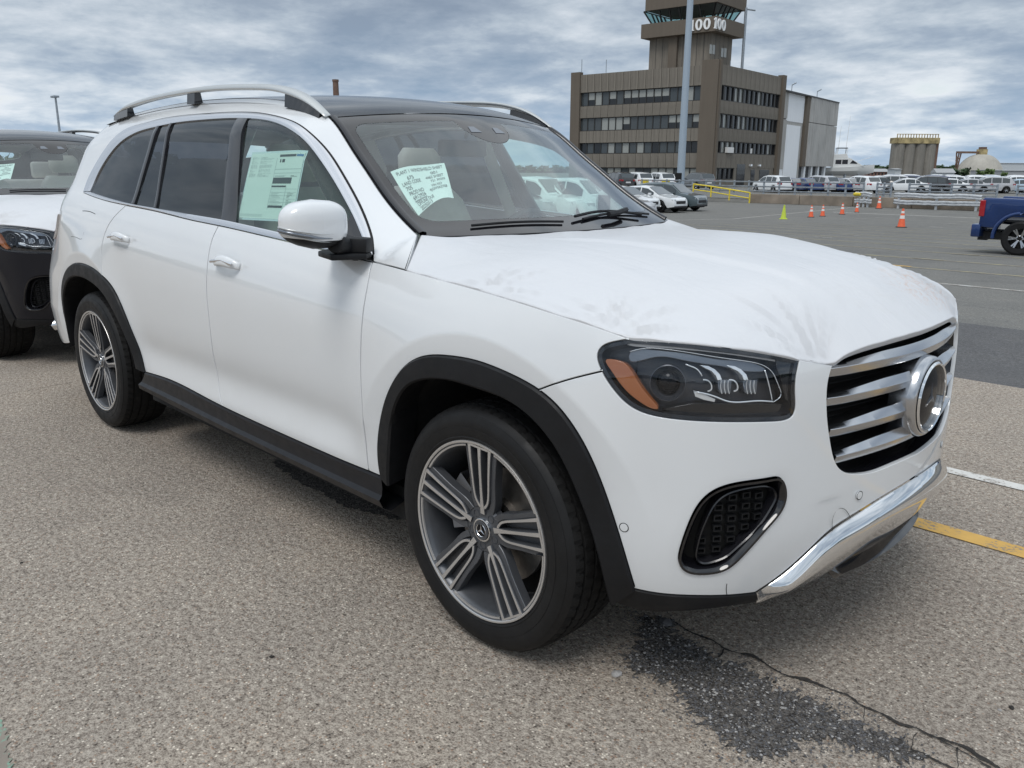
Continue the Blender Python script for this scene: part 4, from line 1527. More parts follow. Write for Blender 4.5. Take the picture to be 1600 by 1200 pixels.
    grb = curve(np.vstack([GR_BOT[GR_BOT[:, 0] < 1.40], [[S_FRONT, 0.628]]]), 0.01, 6)
    hole = ccw(join(grb, refl(grb), refl(gro), gro[::-1]))
    rim = [SURF(hole, -0.012), SURF(inset(hole, 0.004), -0.03), SURF(inset(hole, 0.006), -0.10)]
    rim = [np.vstack([r, r[:1]]) for r in rim]
    loft('grille_surround', rim, 'gloss_black', car, smooth=0.6)
    panel('grille_back', inset(hole, 0.004), 'gap_black', car, off=-0.098, flange=0.001, gap=0, grid=0.05, mirror=False)
    # fine dark mesh lines behind the slats
    b = MB().mat('black_plastic')
    for z in np.arange(0.66, 0.98, 0.016):
        s = np.linspace(1.08, 2 * S_FRONT - 1.08, 40)
        P = SURF(np.stack([s, np.full(40, z)], -1), -0.075)
        b.tube(P, 0.0022, 4, cap=False)
    o = b.build('grille_mesh', None, car)
    hp = inset(hole, 0.005)
    left = hp[hp[:, 0] < S_FRONT - 0.15]

    def sbound(z):
        k = np.argsort(np.abs(left[:, 1] - z))[:4]
        near = left[np.abs(left[:, 1] - z) < 0.02]
        return near[:, 0].min() if len(near) else 1.08
    nose = TR([(1304.3, 575.5), (1295.5, 623.5), (1298.5, 672.5), (1304, 714.5)])
    for i, (s_, z0) in enumerate(nose):
        zf = z0 - 0.0225
        sl = max(sbound(z0), sbound(zf)) + 0.003
        m = 90
        s = np.linspace(sl, 2 * S_FRONT - sl, m)
        u = np.abs(s - S_FRONT)
        near = 0.0 * u     # slats swell where they meet the badge
        dip = 0.010 * sstep(0.40, 0.52, u) + 0.0 * u
        prof = [(-0.062, 0.021), (-0.0175, 0.0195), (-0.016, 0.0188), (-0.0008, 0.0008), (0.0, -0.001), (-0.009, zf - z0 + 0.001), (-0.0105, zf - z0 - 0.001), (-0.062, zf - z0 + 0.006)]
        rows = []
        for of, dz in prof:
            z = z0 + dz * (1 + 0.25 * near * (dz < 0)) if dz < 0 else z0 + dz * (1.10 - 0.70 * sstep(0.20, 0.46, u))
            rows.append(SURF(np.stack([s, z], -1) if np.ndim(z) else np.stack([s, np.full(m, z)], -1), of - dip + 0.004 * near * (of > -0.05)))
        loft('grille_slat', rows, 'satin_silver', car, smooth=0.3)
    # badge
    cx, cz = 0.888, 0.800
    b = MB().mat('satin_silver')
    prof = [(-0.06, 0.123), (-0.012, 0.1215), (0.004, 0.119), (0.012, 0.1135), (0.014, 0.109), (0.013, 0.105)]
    b.lathe(prof, 64, 'x', (cx, 0, cz))
    b.build('badge_surround', None, car, smooth=0.8)
    b = MB().mat('chrome')
    b.lathe([(0.016, 0.1052), (0.022, 0.101), (0.020, 0.096), (0.008, 0.0945)], 64, 'x', (cx, 0, cz))
    b.build('badge_ring', None, car, smooth=0.8)
    b = MB().mat('smoked_glass')
    b.lathe([(0.008, 0.096), (0.012, 0.07), (0.0145, 0.04), (0.0155, 0.0001)], 64, 'x', (cx, 0, cz))
    bg = b.build('badge', None, car, smooth=True)
    b = MB().mat('lamp_dark')
    for k in range(3):
        a = R(90 + 120 * k)
        d = np.array([0, math.cos(a), math.sin(a)]); p = np.array([0, -math.sin(a), math.cos(a)])
        c0 = np.array([cx + 0.0165, 0, cz])
        tip = c0 + d * 0.086 + np.array([-0.007, 0, 0])
        b.add([c0 + p * 0.010, tip, c0 - p * 0.010, c0 + np.array([0.003, 0, 0])], [(0, 1, 3), (3, 1, 2)])
    b.build('badge_star', None, bg)
    # ---------------- corner intakes
    I0 = ccw(INTAKE)
    rows = [SURF(I0, -0.003), SURF(inset(I0, 0.006), -0.004), SURF(inset(I0, 0.012), -0.012), SURF(inset(I0, 0.016), -0.034), SURF(inset(I0, 0.018), -0.055)]
    rows = [np.vstack([r, r[:1]]) for r in rows]
    o = loft('intake_frame', rows, 'gloss_black', car, smooth=0.5); mirror_obj(o)
    panel('intake_back', inset(I0, 0.014), 'gap_black', car, off=-0.054, flange=0.001, gap=0, grid=0.03)
    g = lambda pts: pxz(1040, 720, 5.4545, pts)
    # inner shutter plane and raised lip
    inn = curve(TR(g([(440, 390), (520, 320), (650, 270), (800, 240), (920, 235), (980, 265), (1000, 330), (970, 400), (860, 570), (740, 700), (640, 790), (540, 870), (450, 905), (300, 915), (275, 890), (275, 780), (310, 650), (370, 510)])), 0.008, 2, True)
    t = ccw(inn)
    rows = [SURF(t, -0.052), SURF(t, -0.020), SURF(inset(t, 0.003), -0.018), SURF(inset(t, 0.0055), -0.022), SURF(inset(t, 0.006), -0.05)]
    rows = [np.vstack([r, r[:1]]) for r in rows]
    o = loft('intake_lip', rows, 'black_trim', car, smooth=0.5); mirror_obj(o)
    ti = inset(t, 0.010)
    cols = [(330, 560, 0), (395, 470, 1), (500, 380, 0), (625, 330, 1), (750, 300, 0), (860, 310, 1)]
    for ci, (x0, y0, sh_) in enumerate([(335, 640, 0), (490, 440, 0), (622, 350, 0), (748, 330, 0), (860, 330, 0)]):
        for r in range(7):
            yc = y0 + r * 92 - (0 if ci else 0); xc = x0 - r * 5
            q = TR(g([(xc, yc)]))[0]
            if not inpoly(np.array([q]), ti)[0]:
                continue
            # one small raised frame
            w_, h_ = 0.0120, 0.0080
            ring = lambda k, o_: SURF(q + np.array([(-w_ * k, -h_ * k), (w_ * k, -h_ * k), (w_ * k, h_ * k), (-w_ * k, h_ * k), (-w_ * k, -h_ * k)]), o_)
            o = loft('intake_cell', [ring(1.1, -0.045), ring(1.0, -0.030), ring(0.72, -0.030), ring(0.66, -0.045)], 'black_plastic', car, smooth=0.3)
            mirror_obj(o)


build_front_details(CAR)


# ------------------------------------------------------------------ wheels
def wheel_proto(car):
    """wheel with its outer face towards -y, hub centre at the origin of an Empty"""
    w = empty('wheel', (0, 0, 0), parent=car)
    # tyre: axial coordinate 0 = outer bulge
    def tyre_sec():
        return [(0.016, 0.279), (0.006, 0.284), (0.003, 0.290), (0.0045, 0.293), (0.001, 0.305), (0.0, 0.322), (0.0012, 0.3225), (0.0012, 0.3245), (0.001, 0.325), (0.003, 0.343), (0.009, 0.357), (0.0105, 0.3565), (0.016, 0.3655), (0.026, 0.3735)]
    b = MB().mat('tyre_rubber')
    b.lathe(tyre_sec(), 96)
    b.lathe([(0.26, 0.275), (0.28, 0.30), (0.28, 0.34), (0.25, 0.374)], 64)
    b.build('tyre', None, w, smooth=0.5)
    # tread with grooves and sipes
    n = 300
    V = []; F = []
    xs = [0.026, 0.034, 0.050, 0.0505, 0.060, 0.0605, 0.090, 0.0905, 0.100, 0.1005, 0.130, 0.1305, 0.142, 0.1425, 0.175, 0.1755, 0.185, 0.1855, 0.222, 0.250]
    rad = [0.3735, 0.3778, 0.3815, 0.3735, 0.3735, 0.3825, 0.3845, 0.376, 0.376, 0.3848, 0.3850, 0.3765, 0.3765, 0.3850, 0.3845, 0.376, 0.376, 0.3835, 0.3805, 0.374]
    for i, (x, r) in enumerate(zip(xs, rad)):
        for k in range(n):
            a = 2 * math.pi * k / n
            rr = r
            ph = (k + int(i * 0.7)) % 5
            if ph == 0 and i in (1, 2, 17, 18, 5, 6, 13, 14, 9, 10):
                rr = r - (0.0055 if i in (1, 2, 17, 18) else 0.004)
            V.append((rr * math.cos(a), x, rr * math.sin(a)))
    for i in range(len(xs) - 1):
        for k in range(n):
            F.append((i * n + k, i * n + (k + 1) % n, (i + 1) * n + (k + 1) % n, (i + 1) * n + k))
    b = MB().mat('tyre_tread'); b.add(V, F)
    b.build('tread', None, w, smooth=0.35)
    # rim barrel
    b = MB().mat('rim_grey')
    b.lathe([(0.010, 0.2695), (0.016, 0.262), (0.030, 0.256), (0.055, 0.250), (0.10, 0.243), (0.20, 0.240), (0.25, 0.262)], 96)
    b.lathe([(0.008, 0.279), (0.020, 0.2800)], 96)
    b.build('rim', None, w, smooth=0.6)
    b = MB().mat('machined_rim')
    b.lathe([(0.016, 0.2805), (0.007, 0.2815), (0.004, 0.2800), (0.0035, 0.2760), (0.006, 0.2725)], 96)
    b.build('rim_lip', None, w, smooth=0.9)
    b = MB().mat('rim_grey')
    b.lathe([(0.006, 0.2725), (0.011, 0.2690), (0.010, 0.2695)], 96)
    b.build('rim_step', None, w, smooth=0.6)
    b = MB().mat('machined_rim')
    # arcs of bright lip between the spokes
    for th in (88, 16, -56, -128, 160):
        c = R(th + 36)
        b = MB().mat('machined_rim')
        b.lathe([(0.0105, 0.2700), (0.0085, 0.2685), (0.0095, 0.2635), (0.014, 0.2625)], 24, 'y', (0, 0, 0), c - R(23.0), c + R(23.0))
        b.build('rim_arc', None, w, smooth=0.9)

    def T(th):
        ct, st = math.cos(R(th)), math.sin(R(th))

        def f(V):
            V = np.asarray(V, float)
            r, t, d = V[:, 0], V[:, 1], V[:, 2]
            return np.stack([r * ct - t * st, d, r * st + t * ct], -1)
        return f

    def face(r):      # axial position of spoke face against radius (slightly dished)
        return 0.007 + 0.022 * (1 - np.clip((r - 0.04) / 0.23, 0, 1)) ** 1.3

    def bar(b, path, width, th, lift=0.0, depth=0.03, matf='machined_rim', mats='rim_grey'):
        p = curve(np.array(path), 0.006, 2)
        t = np.gradient(p, axis=0); t /= np.linalg.norm(t, axis=1)[:, None]
        nn = np.stack([-t[:, 1], t[:, 0]], -1)
        wd = np.interp(np.linspace(0, 1, len(p)), np.linspace(0, 1, len(width)), width)[:, None]
        L = p + nn * wd / 2; Rr = p - nn * wd / 2
        Li = p + nn * (wd / 2 - 0.0012); Ri = p - nn * (wd / 2 - 0.0012)
        fz = face(np.hypot(p[:, 0], p[:, 1])) + lift
        m = len(p)
        f = T(th)
        b.mat(matf)
        V = np.vstack([f(np.c_[Li, fz]), f(np.c_[Ri, fz])])
        b.add(V, [(i, i + 1, m + i + 1, m + i) for i in range(m - 1)])
        b.mat(mats)
        V = np.vstack([f(np.c_[L, fz + depth]), f(np.c_[L, fz + 0.002]), f(np.c_[Li, fz]), f(np.c_[Ri, fz]), f(np.c_[Rr, fz + 0.002]), f(np.c_[Rr, fz + depth])])
        Fq = []
        for k in (0, 1, 3, 4):
            Fq += [(k * m + i, k * m + i + 1, (k + 1) * m + i + 1, (k + 1) * m + i) for i in range(m - 1)]
        Fq.append((0, m, 2 * m, 3 * m, 4 * m, 5 * m)); e = m - 1
        Fq.append((e, m + e, 2 * m + e, 3 * m + e, 4 * m + e, 5 * m + e))
        b.add(V, Fq)
    for th in (88, 16, -56, -128, 160):
        b = MB()
        for sg in (-1, 1):
            bar(b, [(0.2705, sg * 0.0440), (0.22, sg * 0.0395), (0.16, sg * 0.0345), (0.115, sg * 0.0300), (0.090, sg * 0.0225), (0.074, sg * 0.0085)], [0.0135, 0.0105, 0.0095, 0.0090, 0.010], th)
            # lower dark shoulder beside the bright bar
            bar(b, [(0.268, sg * 0.0585), (0.20, sg * 0.0510), (0.14, sg * 0.0450), (0.09, sg * 0.0400), (0.065, sg * 0.030)], [0.018, 0.016, 0.016, 0.018, 0.022], th, 0.007, 0.03, 'rim_grey')
        bar(b, [(0.2705, 0.0), (0.20, 0.0), (0.13, 0.0), (0.075, 0.0), (0.052, 0)], [0.015, 0.0125, 0.0115, 0.013, 0.020], th, -0.0005)
        for sg in (-1, 1):   # inner thin line of each slot
            pass
        # floor of the two slots near the rim
        f = T(th)
        b.mat('rim_grey')
        for sg in (-1, 1):
            P = [(0.258, sg * 0.008), (0.258, sg * 0.040), (0.10, sg * 0.028), (0.085, sg * 0.008)]
            V = f(np.array([(r, t, face(r) + 0.026) for r, t in P]))
            b.add(V, [(0, 1, 2, 3)])
        b.mat('machined_rim')
        P = [(0.2705, -0.0505), (0.2705, 0.0505), (0.2640, 0.0495), (0.2640, -0.0495)]
        V = f(np.array([(r, t, face(r) - 0.0004) for r, t in P]))
        b.add(V, [(0, 1, 2, 3)])
        b.build('spoke', None, w, smooth=0.5)
    b = MB().mat('rim_grey')
    b.lathe([(0.060, 0.082), (0.040, 0.078), (0.0335, 0.070), (0.0325, 0.050), (0.032, 0.036)], 60)
    b.build('hub', None, w, smooth=0.5)
    b = MB().mat('chrome')
    b.lathe([(0.034, 0.0375), (0.0245, 0.036), (0.0235, 0.0345), (0.0240, 0.0315)], 40)
    cap = b.build('centre_cap', None, w, smooth=0.8)
    b = MB().mat('smoked_glass')
    b.lathe([(0.0240, 0.0315), (0.0225, 0.018), (0.022, 0.0001)], 40)
    b.mat('rim_grey'); b.lathe([(0.0222, 0.0305), (0.0212, 0.0290), (0.0216, 0.0215), (0.0226, 0.0205)], 40)
    b.mat('chrome')
    b.lathe([(0.0226, 0.0208), (0.0205, 0.0198), (0.0222, 0.0185)], 40)
    for k in range(3):
        a = R(90 + 120 * k)
        d = np.array([math.cos(a), 0, math.sin(a)]); p = np.array([-math.sin(a), 0, math.cos(a)])
        c0 = np.array([0, 0.0195, 0]); tip = d * 0.0195 + np.array([0, 0.021, 0])
        b.add([c0 + p * 0.0035 + [0, 0.002, 0], tip, c0 - p * 0.0035 + [0, 0.002, 0], c0], [(0, 1, 3), (3, 1, 2)])
    b.build('cap_star', None, cap, smooth=0.3)
    for k in range(5):
        b = MB().mat('lamp_dark')
        b2 = MB().mat('satin_silver')
        a = R(88 + 36 + 72 * k)
        c = (0.0525 * math.cos(a), 0, 0.0525 * math.sin(a))
        b.lathe([(0.0318, 0.0125), (0.0312, 0.0115), (0.05, 0.0105)], 16, 'y', c)
        b2.lathe([(0.05, 0.008), (0.037, 0.008), (0.035, 0.0065), (0.035, 0.0001)], 6, 'y', c)
        b.build('bolt_socket', None, w); b2.build('wheel_bolt', None, w)
    # brake
    b = MB().mat('brake_metal')
    b.lathe([(0.085, 0.062), (0.085, 0.085), (0.105, 0.088), (0.105, 0.182), (0.125, 0.182)], 60)
    b.build('brake_disc', None, w, smooth=0.4)
    b = MB().mat('caliper_grey')
    b.lathe([(0.080, 0.135), (0.078, 0.200), (0.14, 0.205), (0.14, 0.135)], 12, 'y', (0, 0, 0), R(140), R(200))
    b.build('brake_caliper', None, w, smooth=0.4)
    b = MB().mat('gap_black')
    b.lathe([(0.16, 0.24), (0.17, 0.01)], 48)
    b.build('wheel_back', None, w)
    b = MB().mat('gloss_black'); b.tube([(0.262 * math.cos(R(3)), 0.012, 0.262 * math.sin(R(3))), (0.245 * math.cos(R(3)), 0.008, 0.245 * math.sin(R(3)))], 0.0035, 8)
    b.build('tyre_valve', None, w)
    return w


W0 = wheel_proto(CAR)
W0.location = (0, -0.968, 0.385)
WH = [W0]
for (x, y, rz, ry) in ((-3.1364, -0.968, 0, 4), (0, 0.968, math.pi, 20), (-3.1364, 0.968, math.pi, 50)):
    c = copy_tree(W0, CAR)
    c.location = (x, y, 0.385)
    c.rotation_euler = (0, R(ry), rz) if False else (0, 0, rz)
    WH.append(c)


def build_rest(car):
    # wheel wells
    for A, xc in ((ARCH_FI, 0.0), (ARCH_RI, -3.1364)):
        P = SURF(A, -0.03)
        x = P[:, 0]; z = P[:, 2]
        rows = [P]
        for yy in (-0.88, -0.75, -0.62, -0.52):
            rows.append(np.stack([xc + (x - xc) * 1.03, np.full(len(x), yy), 0.385 + (z - 0.385) * 1.03], -1))
        rows.append(np.stack([xc + (x - xc) * 0.3, np.full(len(x), -0.50), 0.385 + (z - 0.385) * 0.3], -1))
        o = loft('wheel_well', rows, 'wheel_well', car, smooth=0.6); mirror_obj(o)
    # underbody
    b = MB().mat('wheel_well')
    b.box(-2.66, -0.46, -0.86, 0.86, 0.24, 0.36)
    b.box(-4.15, 0.55, -0.50, 0.50, 0.24, 0.44)
    b.box(0.40, 0.62, -0.45, 0.45, 0.36, 0.46)
    b.box(-4.15, -3.6, -0.80, 0.80, 0.36, 0.46)
    b.build('underbody', None, car)
    # bulkhead, so the engine bay is dark
    b = MB().mat('gap_black')
    b.box(-0.50, -0.47, -0.86, 0.86, 0.4, 1.14)
    b.build('bulkhead', None, car)
    b = MB().mat('gap_black')
    b.box(0.50, 0.53, -0.78, 0.78, 0.36, 0.90)
    b.build('bulkhead', None, car)
    # tailgate: rear face of the same surface is closed by a mirrored rear skin
    zz = np.arange(0.40, 1.47, 0.05)
    rows = []
    for z in zz:
        s = np.linspace(S_REAR, -4.76, 8)
        rr = SURF(np.stack([s, np.full(8, z)], -1), -0.004)
        rows.append(np.vstack([rr[::-1], rr * (1, -1, 1)]))
    loft('tailgate', rows, 'white_paint', car, smooth=True)
    # tail lamp (only its edge shows)
    tl = TR([(94, 329), (96, 336), (91, 348), (84, 362)])
    tlp = np.array([(tl[0, 0] + 0.02, 1.16), (tl[0, 0] - 0.02, 1.10), (tl[0, 0] - 0.16, 1.02), (-4.6, 0.99), (-4.6, 1.09), (-4.35, 1.13)])
    panel('tail_lamp', ccw(tlp), 'red_lens', car, off=0.008, flange=0.02, gap=0, grid=0.03)
    c = np.vstack([tlp, tlp[:1]])
    strip('lamp_trim', curve(tlp[:3], 0.01, 2), curve(tlp[:3] + [[0.015, 0.01]], 0.01, 2), [(0, 0.004), (0, 0.012), (1, 0.012), (1, 0)], 'bright_trim', car)
    # rear skid tip
    rs = np.array([(-4.0, 0.47), (-4.12, 0.49), (-4.3, 0.50), (-4.6, 0.50), (-4.6, 0.40), (-4.2, 0.40), (-4.06, 0.43)])
    panel('rear_skid', ccw(rs), 'chrome', car, off=0.03, flange=0.04, gap=0, grid=0.04)

    # ---------------- mirror
    M = empty('mirror', (0, 0, 0), parent=car)

    def cap_shape(scale=1.0, zlo=-1.0, zhi=1.0, nu=40, nv=26):
        c = np.array([-0.640, -1.078, 1.262]); h = np.array([0.072, 0.112, 0.078]) * scale
        rows = []
        for i in range(nv + 1):
            v = zlo + (zhi - zlo) * i / nv
            row = []
            for k in range(nu + 1):
                a = 2 * math.pi * k / nu
                cc, ss = math.cos(a), math.sin(a)
                e = 0.62
                rr = max(0.0, 1 - abs(v) ** 3.2) ** (1 / 2.6)
                x = np.sign(cc) * abs(cc) ** e * rr
                y = np.sign(ss) * abs(ss) ** e * rr
                if x < 0:
                    x = x * 0.55
                # outer end lower edge sweeps up, inner end is taller
                zz = v
                if v < 0:
                    zz = v * (1 - 0.30 * max(0, -y))
                if v > 0:
                    zz = v * (1 - 0.14 * max(0, -y) ** 2)
                row.append(c + h * np.array([x * (1 - 0.22 * max(0, -y) ** 2), y, zz]))
            rows.append(np.array(row))
        return rows
    rows = cap_shape(1.0, -0.62, 1.0)
    loft('mirror_cap', rows, 'white_paint', M, smooth=True)
    rows = cap_shape(0.985, -1.0, -0.60, nv=10)
    loft('mirror_base', rows, 'black_plastic', M, smooth=True)
    # signal strip: three bright lines round the outer half
    c = np.array([-0.640, -1.078, 1.262])
    for zo, th, mt in ((-0.40, 0.0055, 'lamp_grey'), (-0.23, 0.0022, 'rail_metal'), (-0.54, 0.0022, 'rail_metal')):
        pts = []
        for t in np.linspace(0, 1, 26):
            a = R(8 - 125 * t)
            cc, ss = math.cos(a), math.sin(a); e = 0.62
            v = zo - 0.14 + 0.34 * t
            rr = max(0.0, 1 - abs(v) ** 3.2) ** (1 / 2.6)
            x = np.sign(cc) * abs(cc) ** e * rr; y = np.sign(ss) * abs(ss) ** e * rr
            if x < 0: x *= 0.55
            zz = v * (1 - 0.30 * max(0, -y)) if v < 0 else v
            pts.append(c + np.array([0.0735, 0.1135, 0.078]) * np.array([x * (1 - 0.22 * max(0, -y) ** 2), y, zz]))
        b = MB().mat(mt)
        b.tube(pts, [th * min(1, 0.1 + 6 * min(k, 25 - k) / 25) for k in range(26)], 8)
        b.build('signal_strip', None, M, smooth=True)
    b = MB().mat('smoked_glass')
    b.box(-0.6825, -0.675, -1.13, -1.02, 1.225, 1.305)
    b.build('mirror_glass', None, M, bevel=0.001)
    # arm
    b = MB().mat('black_plastic')
    for i in range(1):
        P = [(-0.60, -1.02, 1.205), (-0.62, -0.98, 1.192), (-0.64, -0.93, 1.178), (-0.66, -0.89, 1.168)]
        b.tube(P, [0.035, 0.034, 0.036, 0.040], 10)
    b.prism([(-0.60, -1.04), (-0.74, -1.00), (-0.80, -0.90), (-0.585, -0.89), (-0.56, -0.93)], 1.148, 1.168)
    b.prism([(-0.60, -0.97), (-0.70, -0.95), (-0.80, -0.90), (-0.585, -0.885), (-0.56, -0.93)], 1.168, 1.215)
    b.build('mirror_arm', None, M, bevel=0.006, smooth=0.5)
    M2 = empty('mirror', (0, 0, 0), parent=car)
    for ch in list(M.children):
        q = mirror_obj(ch); q.parent = M2
    # the far mirror is folded in against the door
    M2.location = (-0.99, 0.90, 0)
    M2.rotation_euler = (0, 0, R(72))
    for ch in M2.children:
        ch.location = (0.70, -0.93, 0)

    # ---------------- cabin
    WS, Lw_t = G['WS'], G['Lw_t']
    b = MB().mat('cabin_dark')
    yy = np.linspace(-0.80, 0.80, 17)
    prof = [(-0.50, 1.09), (-0.70, 1.135), (-0.90, 1.145), (-1.02, 1.13), (-1.08, 1.07), (-1.10, 0.95), (-1.08, 0.6)]
    rows = [np.stack([np.full(17, x) - 0.05 * (yy / 0.8) ** 2, yy, np.full(17, z)], -1) for x, z in prof]
    loft('dashboard', rows, 'cabin_dark', car, smooth=0.8)
    for sy in (-1, 1):
        b = MB().mat('seat_leather')
        y0 = sy * 0.38
        # seat back as stacked rounded sections
        secs = [(-1.66, 0.62, 0.25, 0.09), (-1.72, 0.85, 0.27, 0.10), (-1.80, 1.10, 0.265, 0.09), (-1.87, 1.27, 0.235, 0.075), (-1.90, 1.345, 0.17, 0.05)]
        rows = []
        for x, z, hw, ht in secs:
            a = np.linspace(0, 2 * math.pi, 25)
            rows.append(np.stack([x + ht * np.sign(np.cos(a)) * np.abs(np.cos(a)) ** 0.6, y0 + hw * np.sign(np.sin(a)) * np.abs(np.sin(a)) ** 0.5, np.full(25, z)], -1))
        V = np.vstack(rows); n = 25
        b.add(V, [(i * n + k, i * n + k + 1, (i + 1) * n + k + 1, (i + 1) * n + k) for i in range(len(rows) - 1) for k in range(n - 1)] + [tuple(range(24)), tuple((len(rows) - 1) * n + k for k in range(24))])
        rows = []
        for x, z, hw, ht in [(-1.91, 1.37, 0.11, 0.04), (-1.91, 1.41, 0.14, 0.055), (-1.92, 1.50, 0.135, 0.05), (-1.925, 1.54, 0.10, 0.03)]:
            a = np.linspace(0, 2 * math.pi, 25)
            rows.append(np.stack([x + ht * np.cos(a), y0 + hw * np.sign(np.sin(a)) * np.abs(np.sin(a)) ** 0.6, np.full(25, z)], -1))
        V = np.vstack(rows)
        b.add(V, [(i * n + k, i * n + k + 1, (i + 1) * n + k + 1, (i + 1) * n + k) for i in range(len(rows) - 1) for k in range(n - 1)] + [tuple(range(24)), tuple((len(rows) - 1) * n + k for k in range(24))])
        b.box(-1.70, -1.18, y0 - 0.26, y0 + 0.26, 0.50, 0.68)
        b.build('front_seat', None, car, smooth=0.8)
    b = MB().mat('seat_leather')
    b.box(-2.75, -2.60, -0.66, 0.66, 0.7, 1.30)
    for y0 in (-0.45, 0.45):
        b.box(-2.78, -2.70, y0 - 0.13, y0 + 0.13, 1.31, 1.48)
    b.build('rear_seat', None, car, bevel=0.03, smooth=0.6)
    b = MB().mat('cabin_dark')
    ctr = np.array([-1.17, 0.38, 1.075]); ax = np.array([-0.90, 0, 0.43]); u = np.array([0, 1.0, 0]); v = np.cross(ax, u)
    a = np.linspace(0, 2 * math.pi, 37)
    b.tube([ctr + 0.185 * (math.cos(t) * u + math.sin(t) * v) for t in a], 0.015, 8, cap=False)
    for t in (0, math.pi, -math.pi / 2):
        b.bar(ctr, ctr + 0.18 * (math.cos(t) * u + math.sin(t) * v), 0.03, 0.02)
    b.bar(ctr - 0.02 * ax, ctr + 0.03 * ax, 0.13, 0.12)
    b.build('steering_wheel', None, car, smooth=0.6)
    b = MB().mat('cabin_dark')
    b.box(-1.16, -1.12, -0.13, 0.13, 1.485, 1.555)
    b.bar((-1.12, 0, 1.56), (-1.10, 0, 1.62), 0.02, 0.02)
    b.build('inner_mirror', None, car, bevel=0.012, smooth=0.6)
    # inner door tops, pillars and headliner
    er = ECUR[(ECUR[:, 0] <= -1.22) & (ECUR[:, 0] > -3.9)]
    yy = np.linspace(-1, 1, 15)
    rows = [np.stack([x + 0 * yy, yE(z) * yy * 0.98, np.full(15, z) - 0.045 + 0.02 * (1 - yy ** 2)], -1) for x, z in er[::3]]
    k1_, k2_ = max(2, int(len(rows) * 0.22)), int(len(rows) * 0.82)
    loft('headliner', rows[:k1_ + 1], 'cabin_light', car, smooth=True)
    loft('headliner', rows[k2_:], 'cabin_light', car, smooth=True)
    loft('headliner', [r[:3] for r in rows[k1_:k2_ + 1]], 'cabin_light', car, mirror=True, smooth=True)
    for (xa, xb, wdt) in ((-1.70, -1.74, 0.10), (-3.05, -2.85, 0.22)):
        P = np.array([(xa, 1.20), (xb, 1.45), (xb, 1.64)]);
        rows = [SURF(P - [[wdt / 2, 0]], -0.05), SURF(P, -0.07), SURF(P + [[wdt / 2, 0]], -0.05)]
        o = loft('inner_pillar', rows, 'cabin_light', car, smooth=True); mirror_obj(o)
    e2 = ECUR[(ECUR[:, 0] < -0.58) & (ECUR[:, 0] > -1.7)]
    rows = [SURF(e2, -0.03), SURF(e2 - [[0.045, 0.05]], -0.06), SURF(e2 - [[0.075, 0.085]], -0.035)]
    o = loft('inner_pillar', rows, 'cabin_dark', car, smooth=True); mirror_obj(o)
    b = MB().mat('cabin_light')
    b.box(-4.0, -1.0, -0.80, 0.80, 0.46, 0.48)
    b.build('cabin_floor', None, car)
    s = np.arange(-2.65, -0.50, 0.05)
    rows = [SURF(np.stack([s, np.full(len(s), z)], -1), o_) for z, o_ in ((1.14, -0.055), (1.165, -0.075), (1.12, -0.12), (0.9, -0.10))]
    o = loft('door_card', rows, 'cabin_dark', car, smooth=0.8); mirror_obj(o)

    # ---------------- windshield note and window sticker
    def bil(C, u, v):
        u = np.asarray(u)[..., None]; v = np.asarray(v)[..., None]
        return (C[0] * (1 - u) + C[1] * u) * (1 - v) + (C[3] * (1 - u) + C[2] * u) * v
    # sight lines met with the windshield
    gu = np.linspace(-0.7, 0.7, 80); gv = np.linspace(0, Lw_t, 60)
    GG = np.stack(np.meshgrid(gu, gv, indexing='ij'), -1).reshape(-1, 2); GP = WS(GG, -0.006)
    tr = []
    for i in range(79):
        for j in range(59):
            a, b_, c_, d_ = i * 60 + j, (i + 1) * 60 + j, (i + 1) * 60 + j + 1, i * 60 + j + 1
            tr += [(a, b_, c_), (a, c_, d_)]
    bv = BVHTree.FromPolygons([tuple(p) for p in GP], tr)

    def TRW(pts):
        out = []
        for u, v in pts:
            h, n_, i, d = bv.ray_cast(Vector(CAM), Vector(ray(u, v)).normalized())
            t = tr[i]; h = np.array(h)
            w_ = np.array([1 / (1e-6 + np.linalg.norm(h - GP[k])) for k in t])
            A = np.c_[GP[t[1]] - GP[t[0]], GP[t[2]] - GP[t[0]]]
            w12 = np.linalg.lstsq(A, h - GP[t[0]], rcond=None)[0]
            out.append(GG[t[0]] * (1 - w12.sum()) + GG[t[1]] * w12[0] + GG[t[2]] * w12[1])
        return np.array(out)
    C = TRW([(610, 268), (694, 255), (709, 310), (654, 338)])

    def Pn(u, v, off=-0.007):
        u = np.atleast_1d(u); v = np.atleast_1d(v)
        q = bil(C, u, v)
        wav = 0.02 * np.sin(u * 3.1) * v ** 2 * 1.0
        q = q + (C[1] - C[2])[None] * (0.20 * np.sin(np.pi * u) * v ** 2)[:, None] - (C[0] - C[3])[None] * (-0.05 * np.sin(np.pi * u) * (1 - v))[:, None]
        return WS(q, off + 0.0035 * np.sin(u * 7 + v * 2))
    uu, vv = np.meshgrid(np.linspace(0, 1, 22), np.linspace(0, 1, 16), indexing='ij')
    V = Pn(uu.ravel(), vv.ravel())
    F = [(i * 16 + j, (i + 1) * 16 + j, (i + 1) * 16 + j + 1, i * 16 + j + 1) for i in range(21) for j in range(15)]
    sheet = mesh_obj('note_sheet', V, F, 'paper_white', car)

